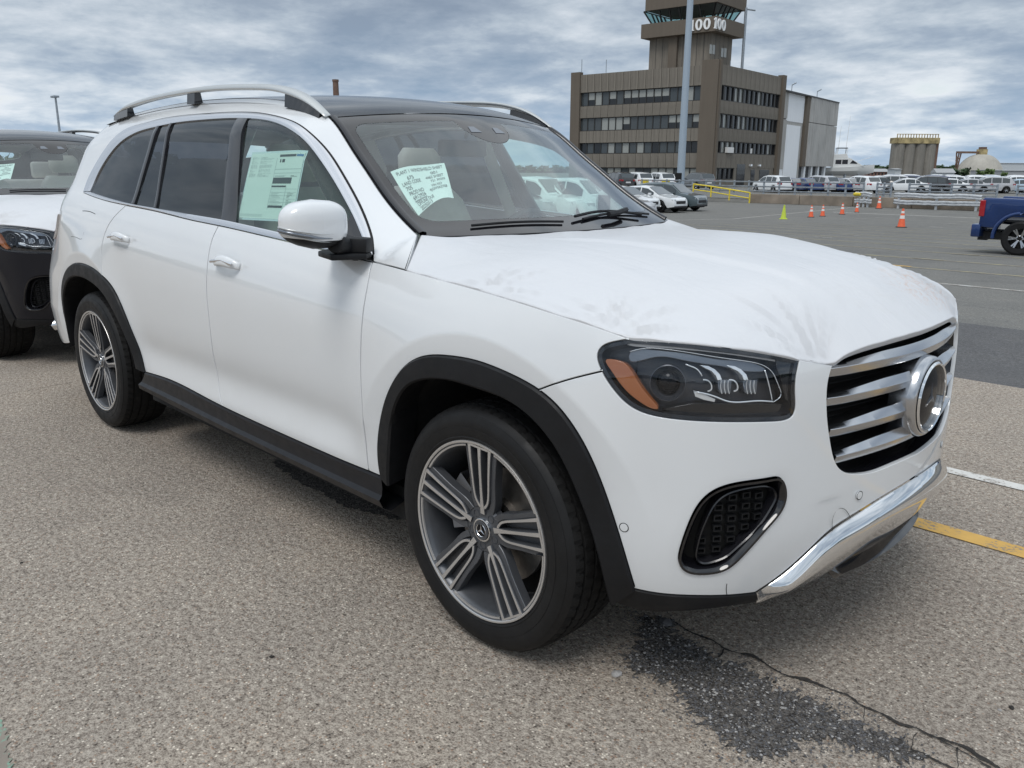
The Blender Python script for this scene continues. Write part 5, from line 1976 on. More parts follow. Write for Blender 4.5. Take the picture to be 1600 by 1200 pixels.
    def text_on(fn, txt, x, y, h, name='lettering', par=None, mat='print_dark', aspect=1.0, wd=None):
        V, F = text_mesh(txt, 1.0)
        if not len(V):
            return
        sc = h / 0.72
        X = V[:, 0] * sc * aspect
        if wd:
            X = V[:, 0] / max(V[:, 0].max(), 1e-6) * wd
        P = fn(x + X, y - V[:, 1] * sc + 0)
        return mesh_obj(name, P, F, mat, par, smooth=False)
    fnote = lambda u, v: Pn(u, v, -0.0055)
    for (t, x, y, h, wd) in (("PLANT 1 WINDSHIELD SHEET", 0.06, 0.14, 0.08, 0.88), ("675", 0.20, 0.28, 0.08, 0.13), ("001", 0.68, 0.26, 0.07, 0.13), ("LAND CODE", 0.06, 0.38, 0.08, 0.38), ("4462 SHEET", 0.55, 0.36, 0.07, 0.36),
                             ("705", 0.08, 0.49, 0.085, 0.13), ("721 30355", 0.62, 0.46, 0.06, 0.30), ("PROD NO", 0.09, 0.61, 0.09, 0.32), ("VIN NO", 0.60, 0.58, 0.07, 0.22), ("6912926", 0.11, 0.72, 0.09, 0.30),
                             ("4JGFF5KE7SB", 0.52, 0.68, 0.07, 0.40), ("OFFLINE DUE", 0.12, 0.87, 0.09, 0.42), ("20250313", 0.13, 0.98, 0.09, 0.32)):
        text_on(fnote, t, x, y, h, par=sheet, wd=wd)
    for k in range(26):
        x0 = 0.11 + k * 0.0115
        u = np.array([x0, x0 + 0.006, x0 + 0.006, x0]); v = np.array([0.74, 0.74, 0.775, 0.775])
        if k == 0:
            bars_v = []; bars_f = []
        bars_v += list(fnote(u, v)); b0 = len(bars_v) - 4
        bars_f.append((b0, b0 + 1, b0 + 2, b0 + 3))
    mesh_obj('bar_code', bars_v, bars_f, 'print_dark', sheet, smooth=False)
    # window sticker
    Cs = TR([(391, 239), (475, 235), (452, 342), (368, 338)])

    def Ps(u, v, off=-0.012):
        u = np.atleast_1d(u); v = np.atleast_1d(v)
        return SURF(bil(Cs, u, v), off)
    uu, vv = np.meshgrid(np.linspace(-0.02, 1.02, 8), np.linspace(-0.03, 1.03, 8), indexing='ij')
    FF = [(i * 8 + j, (i + 1) * 8 + j, (i + 1) * 8 + j + 1, i * 8 + j + 1) for i in range(7) for j in range(7)]
    st = mesh_obj('window_sticker', Ps(uu.ravel(), vv.ravel(), -0.0125), FF, 'lamp_bright', car)
    uu, vv = np.meshgrid(np.linspace(0, 1, 8), np.linspace(0, 1, 8), indexing='ij')
    mesh_obj('sticker_sheet', Ps(uu.ravel(), vv.ravel(), -0.0115), FF, 'paper_white', st)
    rects = {'print_dark': [], 'print_grey': [], 'print_blue': []}

    def rect(m, x0, y0, x1, y1):
        rects[m].append((x0, y0, x1, y1))
    rect('print_dark', 0.56, 0.03, 0.86, 0.065); rect('print_blue', 0.87, 0.03, 0.99, 0.065)
    rect('print_dark', 0.52, 0.38, 0.86, 0.47); rect('print_dark', 0.52, 0.50, 0.78, 0.525); rect('print_dark', 0.52, 0.80, 0.78, 0.835)
    rr = random.Random(5)
    for k in range(5):
        rect('print_grey', 0.52, 0.55 + 0.05 * k, 0.99, 0.553 + 0.05 * k)
    rect('print_grey', 0.785, 0.50, 0.79, 0.86); rect('print_grey', 0.515, 0.08, 0.52, 0.86); rect('print_grey', 0.52, 0.25, 0.99, 0.255); rect('print_grey', 0.52, 0.31, 0.99, 0.314)
    rect('print_dark', 0.58, 0.10, 0.60, 0.15); rect('print_dark', 0.62, 0.10, 0.67, 0.15)
    for k in range(26):
        y = 0.06 + 0.012 * k
        if k in (4, 9, 15, 20):
            continue
        for c0, c1 in ((0.03, 0.17), (0.2, 0.46)):
            x = c0
            while x < c1:
                w_ = rr.uniform(0.01, 0.05)
                if x + w_ < c1:
                    rect('print_grey', x, y, x + w_, y + 0.004)
                x += w_ + 0.012
                if rr.random() < 0.15:
                    break
    for y in (0.94, 0.955, 0.97):
        rect('print_grey', 0.03, y, 0.45, y + 0.003)
    for k in range(14):
        y = 0.35 + 0.012 * (k % 14) if k < 2 else 0.56 + 0.02 * k
        if y < 0.79:
            rect('print_grey', 0.54, y, 0.54 + rr.uniform(0.1, 0.22), y + 0.004); rect('print_dark', 0.83, y, 0.83 + rr.uniform(0.04, 0.12), y + 0.004)
    for m, L in rects.items():
        V = []; F = []
        for (x0, y0, x1, y1) in L:
            V += list(Ps(np.array([x0, x1, x1, x0]), np.array([y0, y0, y1, y1]), -0.0108)); b0 = len(V) - 4
            F.append((b0, b0 + 1, b0 + 2, b0 + 3))
        mesh_obj('sticker_print', V, F, m, st, smooth=False)


build_rest(CAR)
BLACK = copy_tree(CAR, None, {'white_paint': 'black_paint'})
BLACK.location = (-5.6176, 0.0, 0.0)
BLACK.rotation_euler = (0, 0, 0.0143)
tag(BLACK, 'large black SUV with white protective film over its hood, close behind the white one', 'car', 'large SUVs with film covered hoods')
# ------------------------------------------------------------------ the place round the cars
HF = np.array([FW[0], FW[1]]); HF /= np.linalg.norm(HF)
PITCH = math.asin(-FW[2])


def gz(y):
    y = np.asarray(y, float)
    t = np.clip(y - 4.0, 0, None)
    soft = t * t / (t + 2.0)
    return -np.minimum(0.033 * soft, 1.0)


LOW = -1.0


def GR(u, v):
    """where a sight line meets the pavement"""
    d = ray(u, v)
    t = np.linspace(0.5, 200, 20000)
    P = CAM + t[:, None] * d
    i = np.argmax(P[:, 2] < gz(P[:, 1]))
    return P[i]


def col_at(u, D):
    """ground plan position seen in photo column u at forward distance D"""
    d = ray(u, 268)
    k = D / (d[:2] @ HF)
    return CAM[:2] + d[:2] * k


def zat(v, D):
    return CAM[2] + D * math.tan(math.atan((600 - v) / FPX) - PITCH)


def dist_for(v, z):
    return (z - CAM[2]) / math.tan(math.atan((600 - v) / FPX) - PITCH)


# ---- materials of the place
def ground_mat(name, base, dark, light, speck=150, bstr=0.6, stain=(0.5, 0.5, 0.5), pebble=True):
    m, nt, b = princ(name, base, 0.92, spec=0.25)
    tc = N(nt, 'ShaderNodeTexCoord'); v = tc.outputs['Object']
    fine = noise(nt, v, speck * 1.3, 3, 0.75)
    mid = noise(nt, v, speck * 0.42, 4, 0.75)
    vo = N(nt, 'ShaderNodeTexVoronoi'); vo.inputs['Scale'].default_value = speck; vo.inputs['Randomness'].default_value = 1
    LK(nt, v, vo.inputs['Vector'])
    cell = vo.outputs['Color']
    sp = N(nt, 'ShaderNodeSeparateColor'); LK(nt, cell, sp.inputs[0])
    tone = math_node(nt, 'ADD', math_node(nt, 'MULTIPLY', fine, 0.45), math_node(nt, 'MULTIPLY', mid, 0.55))
    c = ramp(nt, tone, [(0.38, dark), (0.48, base), (0.58, light)])  # grain tone; its dark end puts the shade of the pits into the colour
    # single stones: a few pale, a few dark, a few reddish or greenish
    c = mixc(nt, math_node(nt, 'MULTIPLY', ramp(nt, sp.outputs[0], [(0.90, 0.0), (0.93, 0.75)]), ramp(nt, vo.outputs['Distance'], [(0.25, 1.0), (0.5, 0.0)])), c, tuple(min(1, x * 1.9) for x in light))
    c = mixc(nt, math_node(nt, 'MULTIPLY', ramp(nt, sp.outputs[1], [(0.88, 0.0), (0.91, 0.8)]), ramp(nt, vo.outputs['Distance'], [(0.25, 1.0), (0.55, 0.0)])), c, tuple(x * 0.35 for x in dark))
    c = mixc(nt, math_node(nt, 'MULTIPLY', ramp(nt, sp.outputs[2], [(0.93, 0.0), (0.95, 0.5)]), ramp(nt, vo.outputs['Distance'], [(0.3, 1.0), (0.5, 0.0)])), c, (base[0] * 1.25, base[1] * 0.9, base[2] * 0.7))
    # broad uneven wear
    w = noise(nt, v, 0.55, 6, 0.6, 0.6)
    w2 = noise(nt, v, 3.1, 5, 0.65, 0.3)
    wear = math_node(nt, 'ADD', math_node(nt, 'MULTIPLY', w, 0.6), math_node(nt, 'MULTIPLY', w2, 0.4))
    c = mixc(nt, 1.0, c, ramp(nt, wear, [(0.32, (0.80, 0.80, 0.81)), (0.5, (1.0, 1.0, 1.0)), (0.68, (1.13, 1.11, 1.08))]), 'MULTIPLY')
    LK(nt, c, b.inputs['Base Color'])
    h = math_node(nt, 'ADD', math_node(nt, 'MULTIPLY', vo.outputs['Distance'], -0.7), math_node(nt, 'ADD', fine, math_node(nt, 'MULTIPLY', mid, 1.2)))
    bump(nt, b, h, bstr, 0.006)
    return m


ground_mat('old_pavement', (0.325, 0.280, 0.236), (0.125, 0.102, 0.084), (0.54, 0.48, 0.41), 120, 1.0)
ground_mat('new_asphalt', (0.105, 0.105, 0.108), (0.06, 0.06, 0.062), (0.155, 0.155, 0.157), 120, 0.5)
ground_mat('lot_asphalt', (0.158, 0.158, 0.148), (0.105, 0.105, 0.10), (0.215, 0.21, 0.20), 90, 0.4)
ground_mat('dark_gravel', (0.075, 0.069, 0.064), (0.030, 0.028, 0.026), (0.20, 0.185, 0.17), 130, 1.0)
dirty('crack_fill', (0.030, 0.027, 0.024), 0.95, var=0.5, scale=60, bscale=300, bstr=0.6)
dirty('stone_pale', (0.34, 0.33, 0.32), 0.9, var=0.25, scale=60)
dirty('stone_dark', (0.10, 0.10, 0.105), 0.9, var=0.35, scale=60)
dirty('concrete_wall', (0.24, 0.20, 0.16), 0.9, var=0.35, scale=0.8, bscale=20, bstr=0.3, bdist=0.01)


def line_mat(name, col, wear=0.5):
    m, nt, b = princ(name, col, 0.8)
    tc = N(nt, 'ShaderNodeTexCoord'); v = tc.outputs['Object']
    n1 = noise(nt, v, 60, 5, 0.7); n2 = noise(nt, v, 7, 4, 0.6)
    k = math_node(nt, 'ADD', math_node(nt, 'MULTIPLY', n1, 0.6), math_node(nt, 'MULTIPLY', n2, 0.4))
    c = ramp(nt, k, [(0.50 - 0.1 * wear, (0.26, 0.225, 0.19)), (0.50 - 0.1 * wear + 0.05, col)])
    c = mixc(nt, 1.0, c, ramp(nt, n2, [(0.3, (0.85, 0.85, 0.85)), (0.7, (1.05, 1.05, 1.05))]), 'MULTIPLY')
    LK(nt, c, b.inputs['Base Color'])
    bump(nt, b, n1, 0.4, 0.002)
    return m


line_mat('yellow_line', (0.62, 0.38, 0.10), 0.9)
line_mat('white_line', (0.62, 0.61, 0.58), 0.6)
line_mat('faded_yellow', (0.42, 0.38, 0.20), 0.1)
line_mat('faded_white', (0.50, 0.50, 0.48), 0.2)
line_mat('green_paint', (0.20, 0.36, 0.27), 0.0)


def sheet(name, x0, x1, ys, mat, lift=0.0):
    V = []; F = []
    xs = [x0, x1]
    for y in ys:
        for x in xs:
            V.append((x, y, float(gz(y)) + lift))
    for i in range(len(ys) - 1):
        F.append((i * 2, i * 2 + 1, i * 2 + 3, i * 2 + 2))
    o = mesh_obj(name, V, F, mat, None)
    tag(o, kind='structure')
    return o


# outline of the seam between the two pavements wanders slightly
def strip_ground(name, x0, x1, n, lo, hi, mat, lift=0.0):
    xs = np.linspace(x0, x1, n)
    V = []; F = []
    for x in xs:
        for y in (lo(x), hi(x)):
            V.append((x, y, float(gz(y)) + lift))
    for i in range(n - 1):
        F.append((i * 2, i * 2 + 2, i * 2 + 3, i * 2 + 1))
    o = mesh_obj(name, V, F, mat, None)
    return tag(o, kind='structure')


sheet('ground', -2500, 2500, [-2500, 3.86], 'old_pavement')
sheet('access_road', -2500, 2500, [3.86, 4.2, 4.6, 5.2, 6.0, 6.6], 'new_asphalt')
ysl = [6.6, 7.4, 8.5, 10, 12, 15, 20, 26, 30, 33, 36, 40]
PW = GR(1300, 322)
WY = 58.0
sheet('parking_lot', -2500, 2500, ysl + [WY + 2], 'lot_asphalt')


def gline(name, a, b, w, mat, seg=14, lift=0.004):
    a = np.array(a[:2], float); b = np.array(b[:2], float)
    d = (b - a) / np.linalg.norm(b - a); n = np.array([-d[1], d[0]]) * w / 2
    V = []; F = []
    for i in range(seg + 1):
        p = a + (b - a) * i / seg
        for q in (p + n, p - n):
            V.append((q[0], q[1], float(gz(q[1])) + lift))
    for i in range(seg):
        F.append((2 * i, 2 * i + 1, 2 * i + 3, 2 * i + 2))
    return tag(mesh_obj(name, V, F, mat, None), kind='structure')


gline('yellow_stall_line', (-6.5, 1.0), (4.5, 1.0), 0.105, 'yellow_line', 60)
gline('white_stall_line', (-6.5, 1.765), (5.5, 1.775), 0.085, 'white_line', 60)
# lot lines: traced where they leave the frame
vis = [((1480, 444.5), (1600, 455), 'faded_white', 0.10), ((1388, 415), (1600, 432), 'faded_yellow', 0.11), ((1340, 398), (1600, 416), 'faded_yellow', 0.11), ((1300, 385), (1600, 402), 'faded_yellow', 0.11)]
yv = []
for a, b, m, w in vis:
    pa, pb = GR(*a), GR(*b)
    yv.append((pa[1] + pb[1]) / 2)
step = 2.45
ys_l = [yv[0], yv[1], yv[2], yv[3]] + [yv[3] + step * k for k in range(1, 8)]
XL = GR(1300, 345)[0]
for i, y in enumerate(ys_l):
    gline('stall_line', (XL if i > 1 else XL - 10, y), (40, y), 0.14, 'faded_white' if i in (0,) else 'faded_yellow', 30)
pe = GR(1250, 337); pf = GR(1330, 323)
gline('lane_line', (pe[0], pe[1] - 12), (pf[0], pf[1] + 4), 0.14, 'faded_white', 20)
yw = (GR(1300, 331)[1] + GR(1500, 340)[1]) / 2
gline('lane_line', (XL - 4, GR(1300, 331.5)[1]), (40, GR(1500, 341)[1] + 1.5), 0.22, 'white_line', 30)
for (u, v, m) in ((1507, 398, 'faded_yellow'), (1452, 405.5, 'faded_yellow'), (1397, 415, 'yellow_line'), (1287, 371.5, 'faded_white'), (1375, 365.5, 'faded_white'), (1435, 359.5, 'faded_white'), (1463, 355, 'faded_white'), (1490, 350, 'faded_white'),
                  (1330, 368, 'faded_white'), (1345, 342, 'faded_white'), (1372, 340, 'faded_white'), (1510, 347, 'faded_white')):
    p = GR(u, v)
    gline('line_end_mark', (p[0] - 0.30, p[1]), (p[0] + 0.30, p[1]), 0.16, m, 2, 0.008)

# ---- worn patch and cracks by the front wheel
rg = np.random.RandomState(11)


def zoomg(pts, ox=960, oy=900, sc=2.5):
    return np.array([GR(ox + x / sc, oy + y / sc)[:2] for x, y in pts])


def rough_poly(P, amp=0.008, step=0.012, seed=0):
    C = curve(P, step, 1, True)
    r = np.random.RandomState(seed)
    t = np.roll(C, -1, 0) - np.roll(C, 1, 0); t /= np.linalg.norm(t, axis=1)[:, None] + 1e-9
    n = np.stack([-t[:, 1], t[:, 0]], -1)
    k = r.randn(len(C)) * amp + np.convolve(r.randn(len(C) + 8) * amp * 2, np.ones(9) / 9, 'valid')
    return C + n * k[:, None]


def flat_patch(name, C, mat, lift=0.004, kind='structure'):
    C = ccw(C)
    es = [(i, (i + 1) % len(C)) for i in range(len(C))]
    vs, _, fs, _, _, _ = delaunay_2d_cdt([Vector(p) for p in C], es, [], 1, 1e-5)
    V = [(v[0], v[1], float(gz(v[1])) + lift) for v in vs]
    o = mesh_obj(name, V, fs, mat, None)
    bm = bmesh.new(); bm.from_mesh(o.data)
    for f in bm.faces:
        if f.normal.z < 0:
            f.normal_flip()
    bm.to_mesh(o.data); bm.free()
    return tag(o, kind=kind)


pat = zoomg([(150, 160), (95, 260), (85, 370), (180, 415), (285, 490), (370, 590), (470, 690), (690, 690), (790, 650), (900, 665), (1010, 690), (1090, 715), (1200, 705), (1120, 650), (1020, 610), (960, 580),
             (880, 555), (820, 515), (740, 470), (600, 415), (500, 365), (420, 330), (350, 290), (280, 235), (220, 180)])
PATCH = rough_poly(pat, 0.014, 0.007, 3)
flat_patch('worn_patch', PATCH, 'dark_gravel', 0.003)
wet = zoomg([(930, 165), (960, 215), (1010, 250), (1080, 285), (1180, 335), (1260, 352), (1370, 372), (1400, 330), (1300, 290), (1200, 262), (1120, 225), (1060, 195), (1000, 165)], 0, 640, 2.142)
flat_patch('damp_patch', rough_poly(wet, 0.008, 0.015, 5), 'dark_gravel', 0.003)
gp = np.array([GR(*p)[:2] for p in ((-60, 1120), (2, 1128), (10, 1160), (28, 1200), (30, 1260), (-60, 1260))])
flat_patch('green_paint_patch', rough_poly(gp, 0.004, 0.01, 7), 'green_paint', 0.003)


def crack(pts, w0, seed, ox=960, oy=900, sc=2.5, name='pavement_crack', mat='crack_fill'):
    C = curve(zoomg(pts, ox, oy, sc), 0.006, 0)
    r = np.random.RandomState(seed)
    k = np.convolve(r.randn(len(C) + 6), np.ones(7) / 7, 'valid') * 0.006
    t = np.gradient(C, axis=0); t /= np.linalg.norm(t, axis=1)[:, None] + 1e-9
    n = np.stack([-t[:, 1], t[:, 0]], -1)
    C = C + n * k[:, None]
    w = 0.55 * w0 * (0.45 + np.abs(np.convolve(r.randn(len(C) + 12), np.ones(13) / 13, 'valid')) * 3.2 + r.rand(len(C)) * 0.35)
    w[0] = w[-1] = 0.0005
    V = []; F = []
    for i, p in enumerate(C):
        for q in (p + n[i] * w[i] / 2, p - n[i] * w[i] / 2):
            V.append((q[0], q[1], 0.0045))
        if i:
            b0 = 2 * (i - 1); F.append((b0, b0 + 1, b0 + 3, b0 + 2))
    return tag(mesh_obj(name, V, F, mat, None), kind='structure')


crack([(220, 170), (290, 220), (380, 260), (450, 300), (530, 320), (590, 350), (650, 385), (740, 410), (830, 445), (900, 470), (960, 510), (1040, 545), (1110, 580), (1180, 605), (1260, 640), (1340, 670), (1400, 700), (1480, 750), (1560, 800)], 0.011, 2)
crack([(1150, 690), (1230, 715), (1300, 755), (1380, 800)], 0.010, 8)
crack([(1190, 620), (1160, 650), (1150, 690)], 0.004, 9)
crack([(1340, 680), (1335, 720), (1345, 760)], 0.004, 10)
crack([(430, 290), (420, 310), (400, 325)], 0.004, 12)
crack([(960, 510), (975, 545), (965, 580)], 0.004, 13)
crack([(1270, 640), (1340, 690), (1420, 730), (1470, 760)], 0.006, 14)
crack([(0, 960), (60, 945), (130, 935), (200, 920), (280, 905), (340, 895)], 0.006, 4, 0, 300, 3.0)
crack([(1000, 1150), (1120, 1090)], 0.002, 15, 0, 640, 2.142)

# loose stones
def stones(name, pts, rmin, rmax, mat, seed):
    r = np.random.RandomState(seed)
    V = []; F = []
    base = np.array([(1, 0, 0), (-1, 0, 0), (0, 1, 0), (0, -1, 0), (0, 0, 1), (0, 0, -1)], float)
    tr_ = [(0, 2, 4), (2, 1, 4), (1, 3, 4), (3, 0, 4), (2, 0, 5), (1, 2, 5), (3, 1, 5), (0, 3, 5)]
    for p in pts:
        s = rmin + (rmax - rmin) * r.rand() ** 2.5
        q = base * (0.6 + 0.8 * r.rand(6, 3)) * s * np.array([1, 1, 0.6])
        a = r.rand() * 6.3
        q = q @ np.array([[math.cos(a), -math.sin(a), 0], [math.sin(a), math.cos(a), 0], [0, 0, 1]])
        b0 = len(V)
        V += [tuple(v) for v in q + [p[0], p[1], s * 0.25 + 0.003]]
        F += [tuple(b0 + i for i in f) for f in tr_]
    o = mesh_obj(name, V, F, mat, None, smooth=False)
    return tag(o, kind='stuff')


bb0, bb1 = PATCH.min(0), PATCH.max(0)
q = bb0 + (bb1 - bb0) * rg.rand(9000, 2); q = q[inpoly(q, PATCH)]
spill = PATCH[rg.randint(len(PATCH), size=2200)] + rg.randn(2200, 2) * 0.04
tag(stones('gravel', spill, 0.0012, 0.0045, 'stone_dark', 6), 'dark gravel spilled round the edge of the worn patch', 'gravel')
tag(stones('gravel', q[:2600], 0.0015, 0.0052, 'stone_dark', 1), 'dark loose gravel in the worn patch by the front wheel', 'gravel')
tag(stones('gravel', q[2600:3300], 0.0015, 0.006, 'stone_pale', 2), 'pale loose gravel chips in the worn patch', 'gravel')
q = np.c_[rg.uniform(-3.5, 2.2, 2600), rg.uniform(-2.4, 2.5, 2600)]
tag(stones('grit', q, 0.0008, 0.0028, 'stone_pale', 3), 'fine pale grit scattered over the brown pavement', 'grit')
q = np.c_[rg.uniform(-3.5, 2.2, 1400), rg.uniform(-2.4, 2.5, 1400)]
tag(stones('grit', q, 0.0008, 0.003, 'crack_fill', 4), 'fine dark grit scattered over the brown pavement', 'grit')


def pebble(u, v, s, mat, label, seed):
    p = GR(u, v); r = np.random.RandomState(seed)
    bm = bmesh.new(); bmesh.ops.create_icosphere(bm, subdivisions=2, radius=s)
    for vert in bm.verts:
        k = 1 + 0.35 * mn_noise.noise(vert.co / s * 1.3 + Vector((seed, 0, 0)))
        vert.co = Vector((vert.co.x * k * 1.3, vert.co.y * k, vert.co.z * k * 0.6))
    me = bpy.data.meshes.new('pebble'); bm.to_mesh(me); bm.free(); me.materials.append(MAT[mat])
    o = bpy.data.objects.new('pebble', me); COL.objects.link(o); o.location = (p[0], p[1], s * 0.35); o.rotation_euler = (0, 0, seed)
    tag(o, label, 'stone')


from mathutils import noise as mn_noise
pebble(963, 1055, 0.013, 'stone_pale', 'pale grey stone lying left of the dark gravel patch', 1)
pebble(1580, 1108, 0.007, 'crack_fill', 'black pebble near the right edge of the pavement', 2)
pebble(1561, 1113, 0.005, 'stone_pale', 'small white pebble just left of a black one', 3)
pebble(425, 1028, 0.006, 'crack_fill', 'black chip on bare pavement left of the front wheel', 4)
pebble(34, 881, 0.005, 'crack_fill', 'small black chip on the pavement near the left edge', 5)
pebble(1040, 975, 0.018, 'stone_dark', 'flat broken stone at the top of the crack under the bumper', 6)
pebble(1148, 1042, 0.006, 'stone_dark', 'grey pebble lying beside the crack', 7)
pebble(1210, 1068, 0.005, 'crack_fill', 'tiny dark pebble right of the crack', 8)

# ------------------------------------------------------------------ retaining wall and raised lot behind it
def wall_depth(u, v=320):
    return GR(u, v)


WTOP = zat(303, (np.array([col_at(1300, 61)[0], col_at(1300, 61)[1]]) - CAM[:2]) @ HF)
# the wall runs along x; WY found from its foot
wy = float(np.mean([GR(u, v)[1] for u, v in ((1220, 320.5), (1333, 322), (1400, 324))]))
WY = wy
_p = col_at(1300, 1.0); 


def D_at(x, y):
    return (np.array([x, y]) - CAM[:2]) @ HF


def x_on_wall(u, y=None):
    y = WY if y is None else y
    d = ray(u, 300)
    t = (y - CAM[1]) / d[1]
    return CAM[0] + d[0] * t


xw0 = x_on_wall(1173)
WTOP = zat(303.5, D_at(x_on_wall(1300), WY))
LOT = -0.72
wall = MB().mat('concrete_wall')
pieces_x = np.arange(xw0, 60, 4.0)
W = empty('retaining_wall', (xw0, WY, LOW), 0, 'low stained brown concrete wall along the far side of the lot', 'wall')
for i in range(len(pieces_x) - 1):
    b = MB().mat('concrete_wall')
    b.box(pieces_x[i] - xw0 + 0.02, pieces_x[i + 1] - xw0 - 0.02, 0, 0.4, 0, WTOP - LOW)
    b.build('wall_section', None, W, bevel=0.02)
sheetV = [(-2500, WY + 0.3, LOT), (2500, WY + 0.3, LOT), (2500, 3000, LOT), (-2500, 3000, LOT)]
tag(mesh_obj('raised_lot', sheetV, [(0, 1, 2, 3)], 'lot_asphalt', None), kind='structure')
b = MB().mat('lot_asphalt')
xr0 = x_on_wall(1080)
b.add([(xw0 - 14, WY - 0.05, LOW + 0.005), (xw0, WY - 0.05, LOW + 0.005), (xw0, WY + 0.35, LOW + 0.005), (xw0 - 14, WY + 0.35, LOT)], [(0, 1, 2, 3)])
b.add([(-2500, WY, LOW), (xw0, WY, LOW), (xw0, WY + 0.35, LOT), (-2500, WY + 0.35, LOT)], [(0, 1, 2, 3)])
tag(b.build('ramp', None, None), kind='structure')

dirty('galvanised', (0.36, 0.39, 0.42), 0.5, metal=0.6, var=0.2, scale=3)
dirty('galvanised_pale', (0.60, 0.62, 0.64), 0.45, metal=0.4, var=0.18, scale=4)
dirty('yellow_steel', (0.70, 0.55, 0.05), 0.5, var=0.15, scale=5)
dirty('post_steel', (0.33, 0.37, 0.41), 0.55, metal=0.4, var=0.15)


def railing(x0, x1, label, y, n_rails=4, h=1.0):
    r_ = empty('steel_railing', (x0, y, WTOP), 0, label, 'railing')
    L = x1 - x0
    nsp = max(2, int(round(L / 1.25)))
    pm = MB().mat('post_steel'); pm.box(-0.06, 0.06, -0.05, 0.05, 0, h)
    first = pm.build('post', None, r_, bevel=0.01)
    for i in range(1, nsp + 1):
        c = first.copy(); COL.objects.link(c); c.location = (L * i / nsp, 0, 0)
    zr = np.linspace(0.22, h - 0.10, n_rails)
    for z in zr:
        b = MB().mat('galvanised')
        prof = [(-0.05, 0), (-0.03, -0.03), (-0.01, 0.0), (0.01, 0.0), (0.03, -0.03), (0.05, 0)]
        V = []; F = []
        for xx in (0, L):
            for (dz, dy) in prof:
                V.append((xx, -0.06 + dy, z + dz))
        F = [(i, i + 1, 6 + i + 1, 6 + i) for i in range(5)]
        b.add(V, F)
        b.build('rail', None, r_, fix=False)
    return r_


railing(x_on_wall(1000), x_on_wall(1347), 'long grey steel railing on the wall in front of the tower building', WY + 0.2, 3)
railing(x_on_wall(1368), x_on_wall(1390), 'short grey steel railing beside the gap in the wall', WY + 0.2, 4)
railing(x_on_wall(1418), x_on_wall(1556), 'grey steel railing on the wall above the bent guardrail', WY + 0.2, 4)
railing(x_on_wall(1588), x_on_wall(1760), 'grey steel railing starting above the blue pickup', WY + 0.2, 4)


def guardrail(u0, u1, label, tip=None, seed=0):
    y = WY - 0.55
    x0, x1 = x_on_wall(u0, y), x_on_wall(u1, y)
    g_ = empty('guardrail', (x0, y, LOW), 0, label, 'guardrail')
    L = x1 - x0; r = np.random.RandomState(seed)
    n = max(2, int(L / 1.9)) + 1
    for i in range(n):
        b = MB().mat('galvanised_pale'); xx = 0.3 + (L - 0.6) * i / (n - 1)
        b.box(xx - 0.07, xx + 0.07, 0.04, 0.16, 0, 0.75)
        b.build('post', None, g_)
    for z0 in (0.42, 0.86):
        b = MB().mat('galvanised_pale')
        m = 40; xs = np.linspace(0, L, m)
        wob = np.convolve(r.randn(m + 8), np.ones(9) / 9, 'valid') * 0.13
        prof = [(-0.16, 0), (-0.11, -0.07), (-0.05, -0.07), (0.0, 0), (0.05, -0.07), (0.11, -0.07), (0.16, 0)]
        V = []; F = []
        for i, xx in enumerate(xs):
            for dz, dy in prof:
                V.append((xx, dy + wob[i] * 0.5, z0 + dz + wob[i] * 0.5))
        for i in range(m - 1):
            for k in range(6):
                F.append((i * 7 + k, i * 7 + k + 1, (i + 1) * 7 + k + 1, (i + 1) * 7 + k))
        b.add(V, F)
        o = b.build('beam', None, g_, smooth=0.9)
        sol = o.modifiers.new('thickness', 'SOLIDIFY'); sol.thickness = 0.01
    if tip:
        b = MB().mat('yellow_steel'); b.tube([(-0.12, -0.08, 0.86), (0.0, -0.10, 0.86), (0.40, -0.12, 0.87)], [0.05, 0.13, 0.11], 8)
        b.build('end_cap', None, g_, smooth=0.7)


guardrail(1337, 1364, 'short dented guardrail with a yellow end cap', True, 3)
guardrail(1398, 1536, 'long bent pale guardrail in front of the wall', None, 5)

# yellow handrail down the ramp
yr = empty('yellow_handrail', (0, 0, 0), 0, 'yellow steel handrail sloping down beside the ramp', 'handrail')
P_ = [(1083, 286, 296), (1111, 289.5, 306), (1140, 294, 311), (1172, 299, 317)]
pp = []
for k, (u, vt, vb) in enumerate(P_):
    x = x_on_wall(u, WY - 0.6); D = D_at(x, WY - 0.6)
    zt, zb = zat(vt, D), zat(vb, D)
    pp.append((x, WY - 0.6, zt, zb))
    b = MB().mat('yellow_steel'); b.tube([(x, WY - 0.6, min(zb, zt - 0.6)), (x, WY - 0.6, zt)], 0.06, 8); b.build('post', None, yr)
b = MB().mat('yellow_steel'); b.tube([(x, y, zt) for x, y, zt, zb in pp], 0.055, 8); b.build('rail', None, yr)
b = MB().mat('yellow_steel'); b.tube([(x, y, zt - 0.42) for x, y, zt, zb in pp], 0.045, 8); b.build('rail', None, yr)
for u, lab in ((1008, 'yellow bollard left of the light pole, behind the first white hatchback'), (1041, 'yellow bollard right beside the base of the light pole')):
    x, y = col_at(u, D_at(x_on_wall(u), WY) + 1.0)
    b = MB().mat('yellow_steel'); b.lathe([(0, 0.22), (0.9, 0.22), (1.0, 0.14), (1.0, 0.001)], 14, 'z')
    o = b.build('bollard', None, None, smooth=0.6); o.location = (x, y, LOT)
    o2 = tag(o, lab, 'bollard', 'yellow bollards by the railing')
    bb = MB().mat('yellow_steel'); bb.box(-0.30, 0.30, -0.2, 0.2, 0.75, 1.35); c = bb.build('bollard_box', None, o2, bevel=0.03)

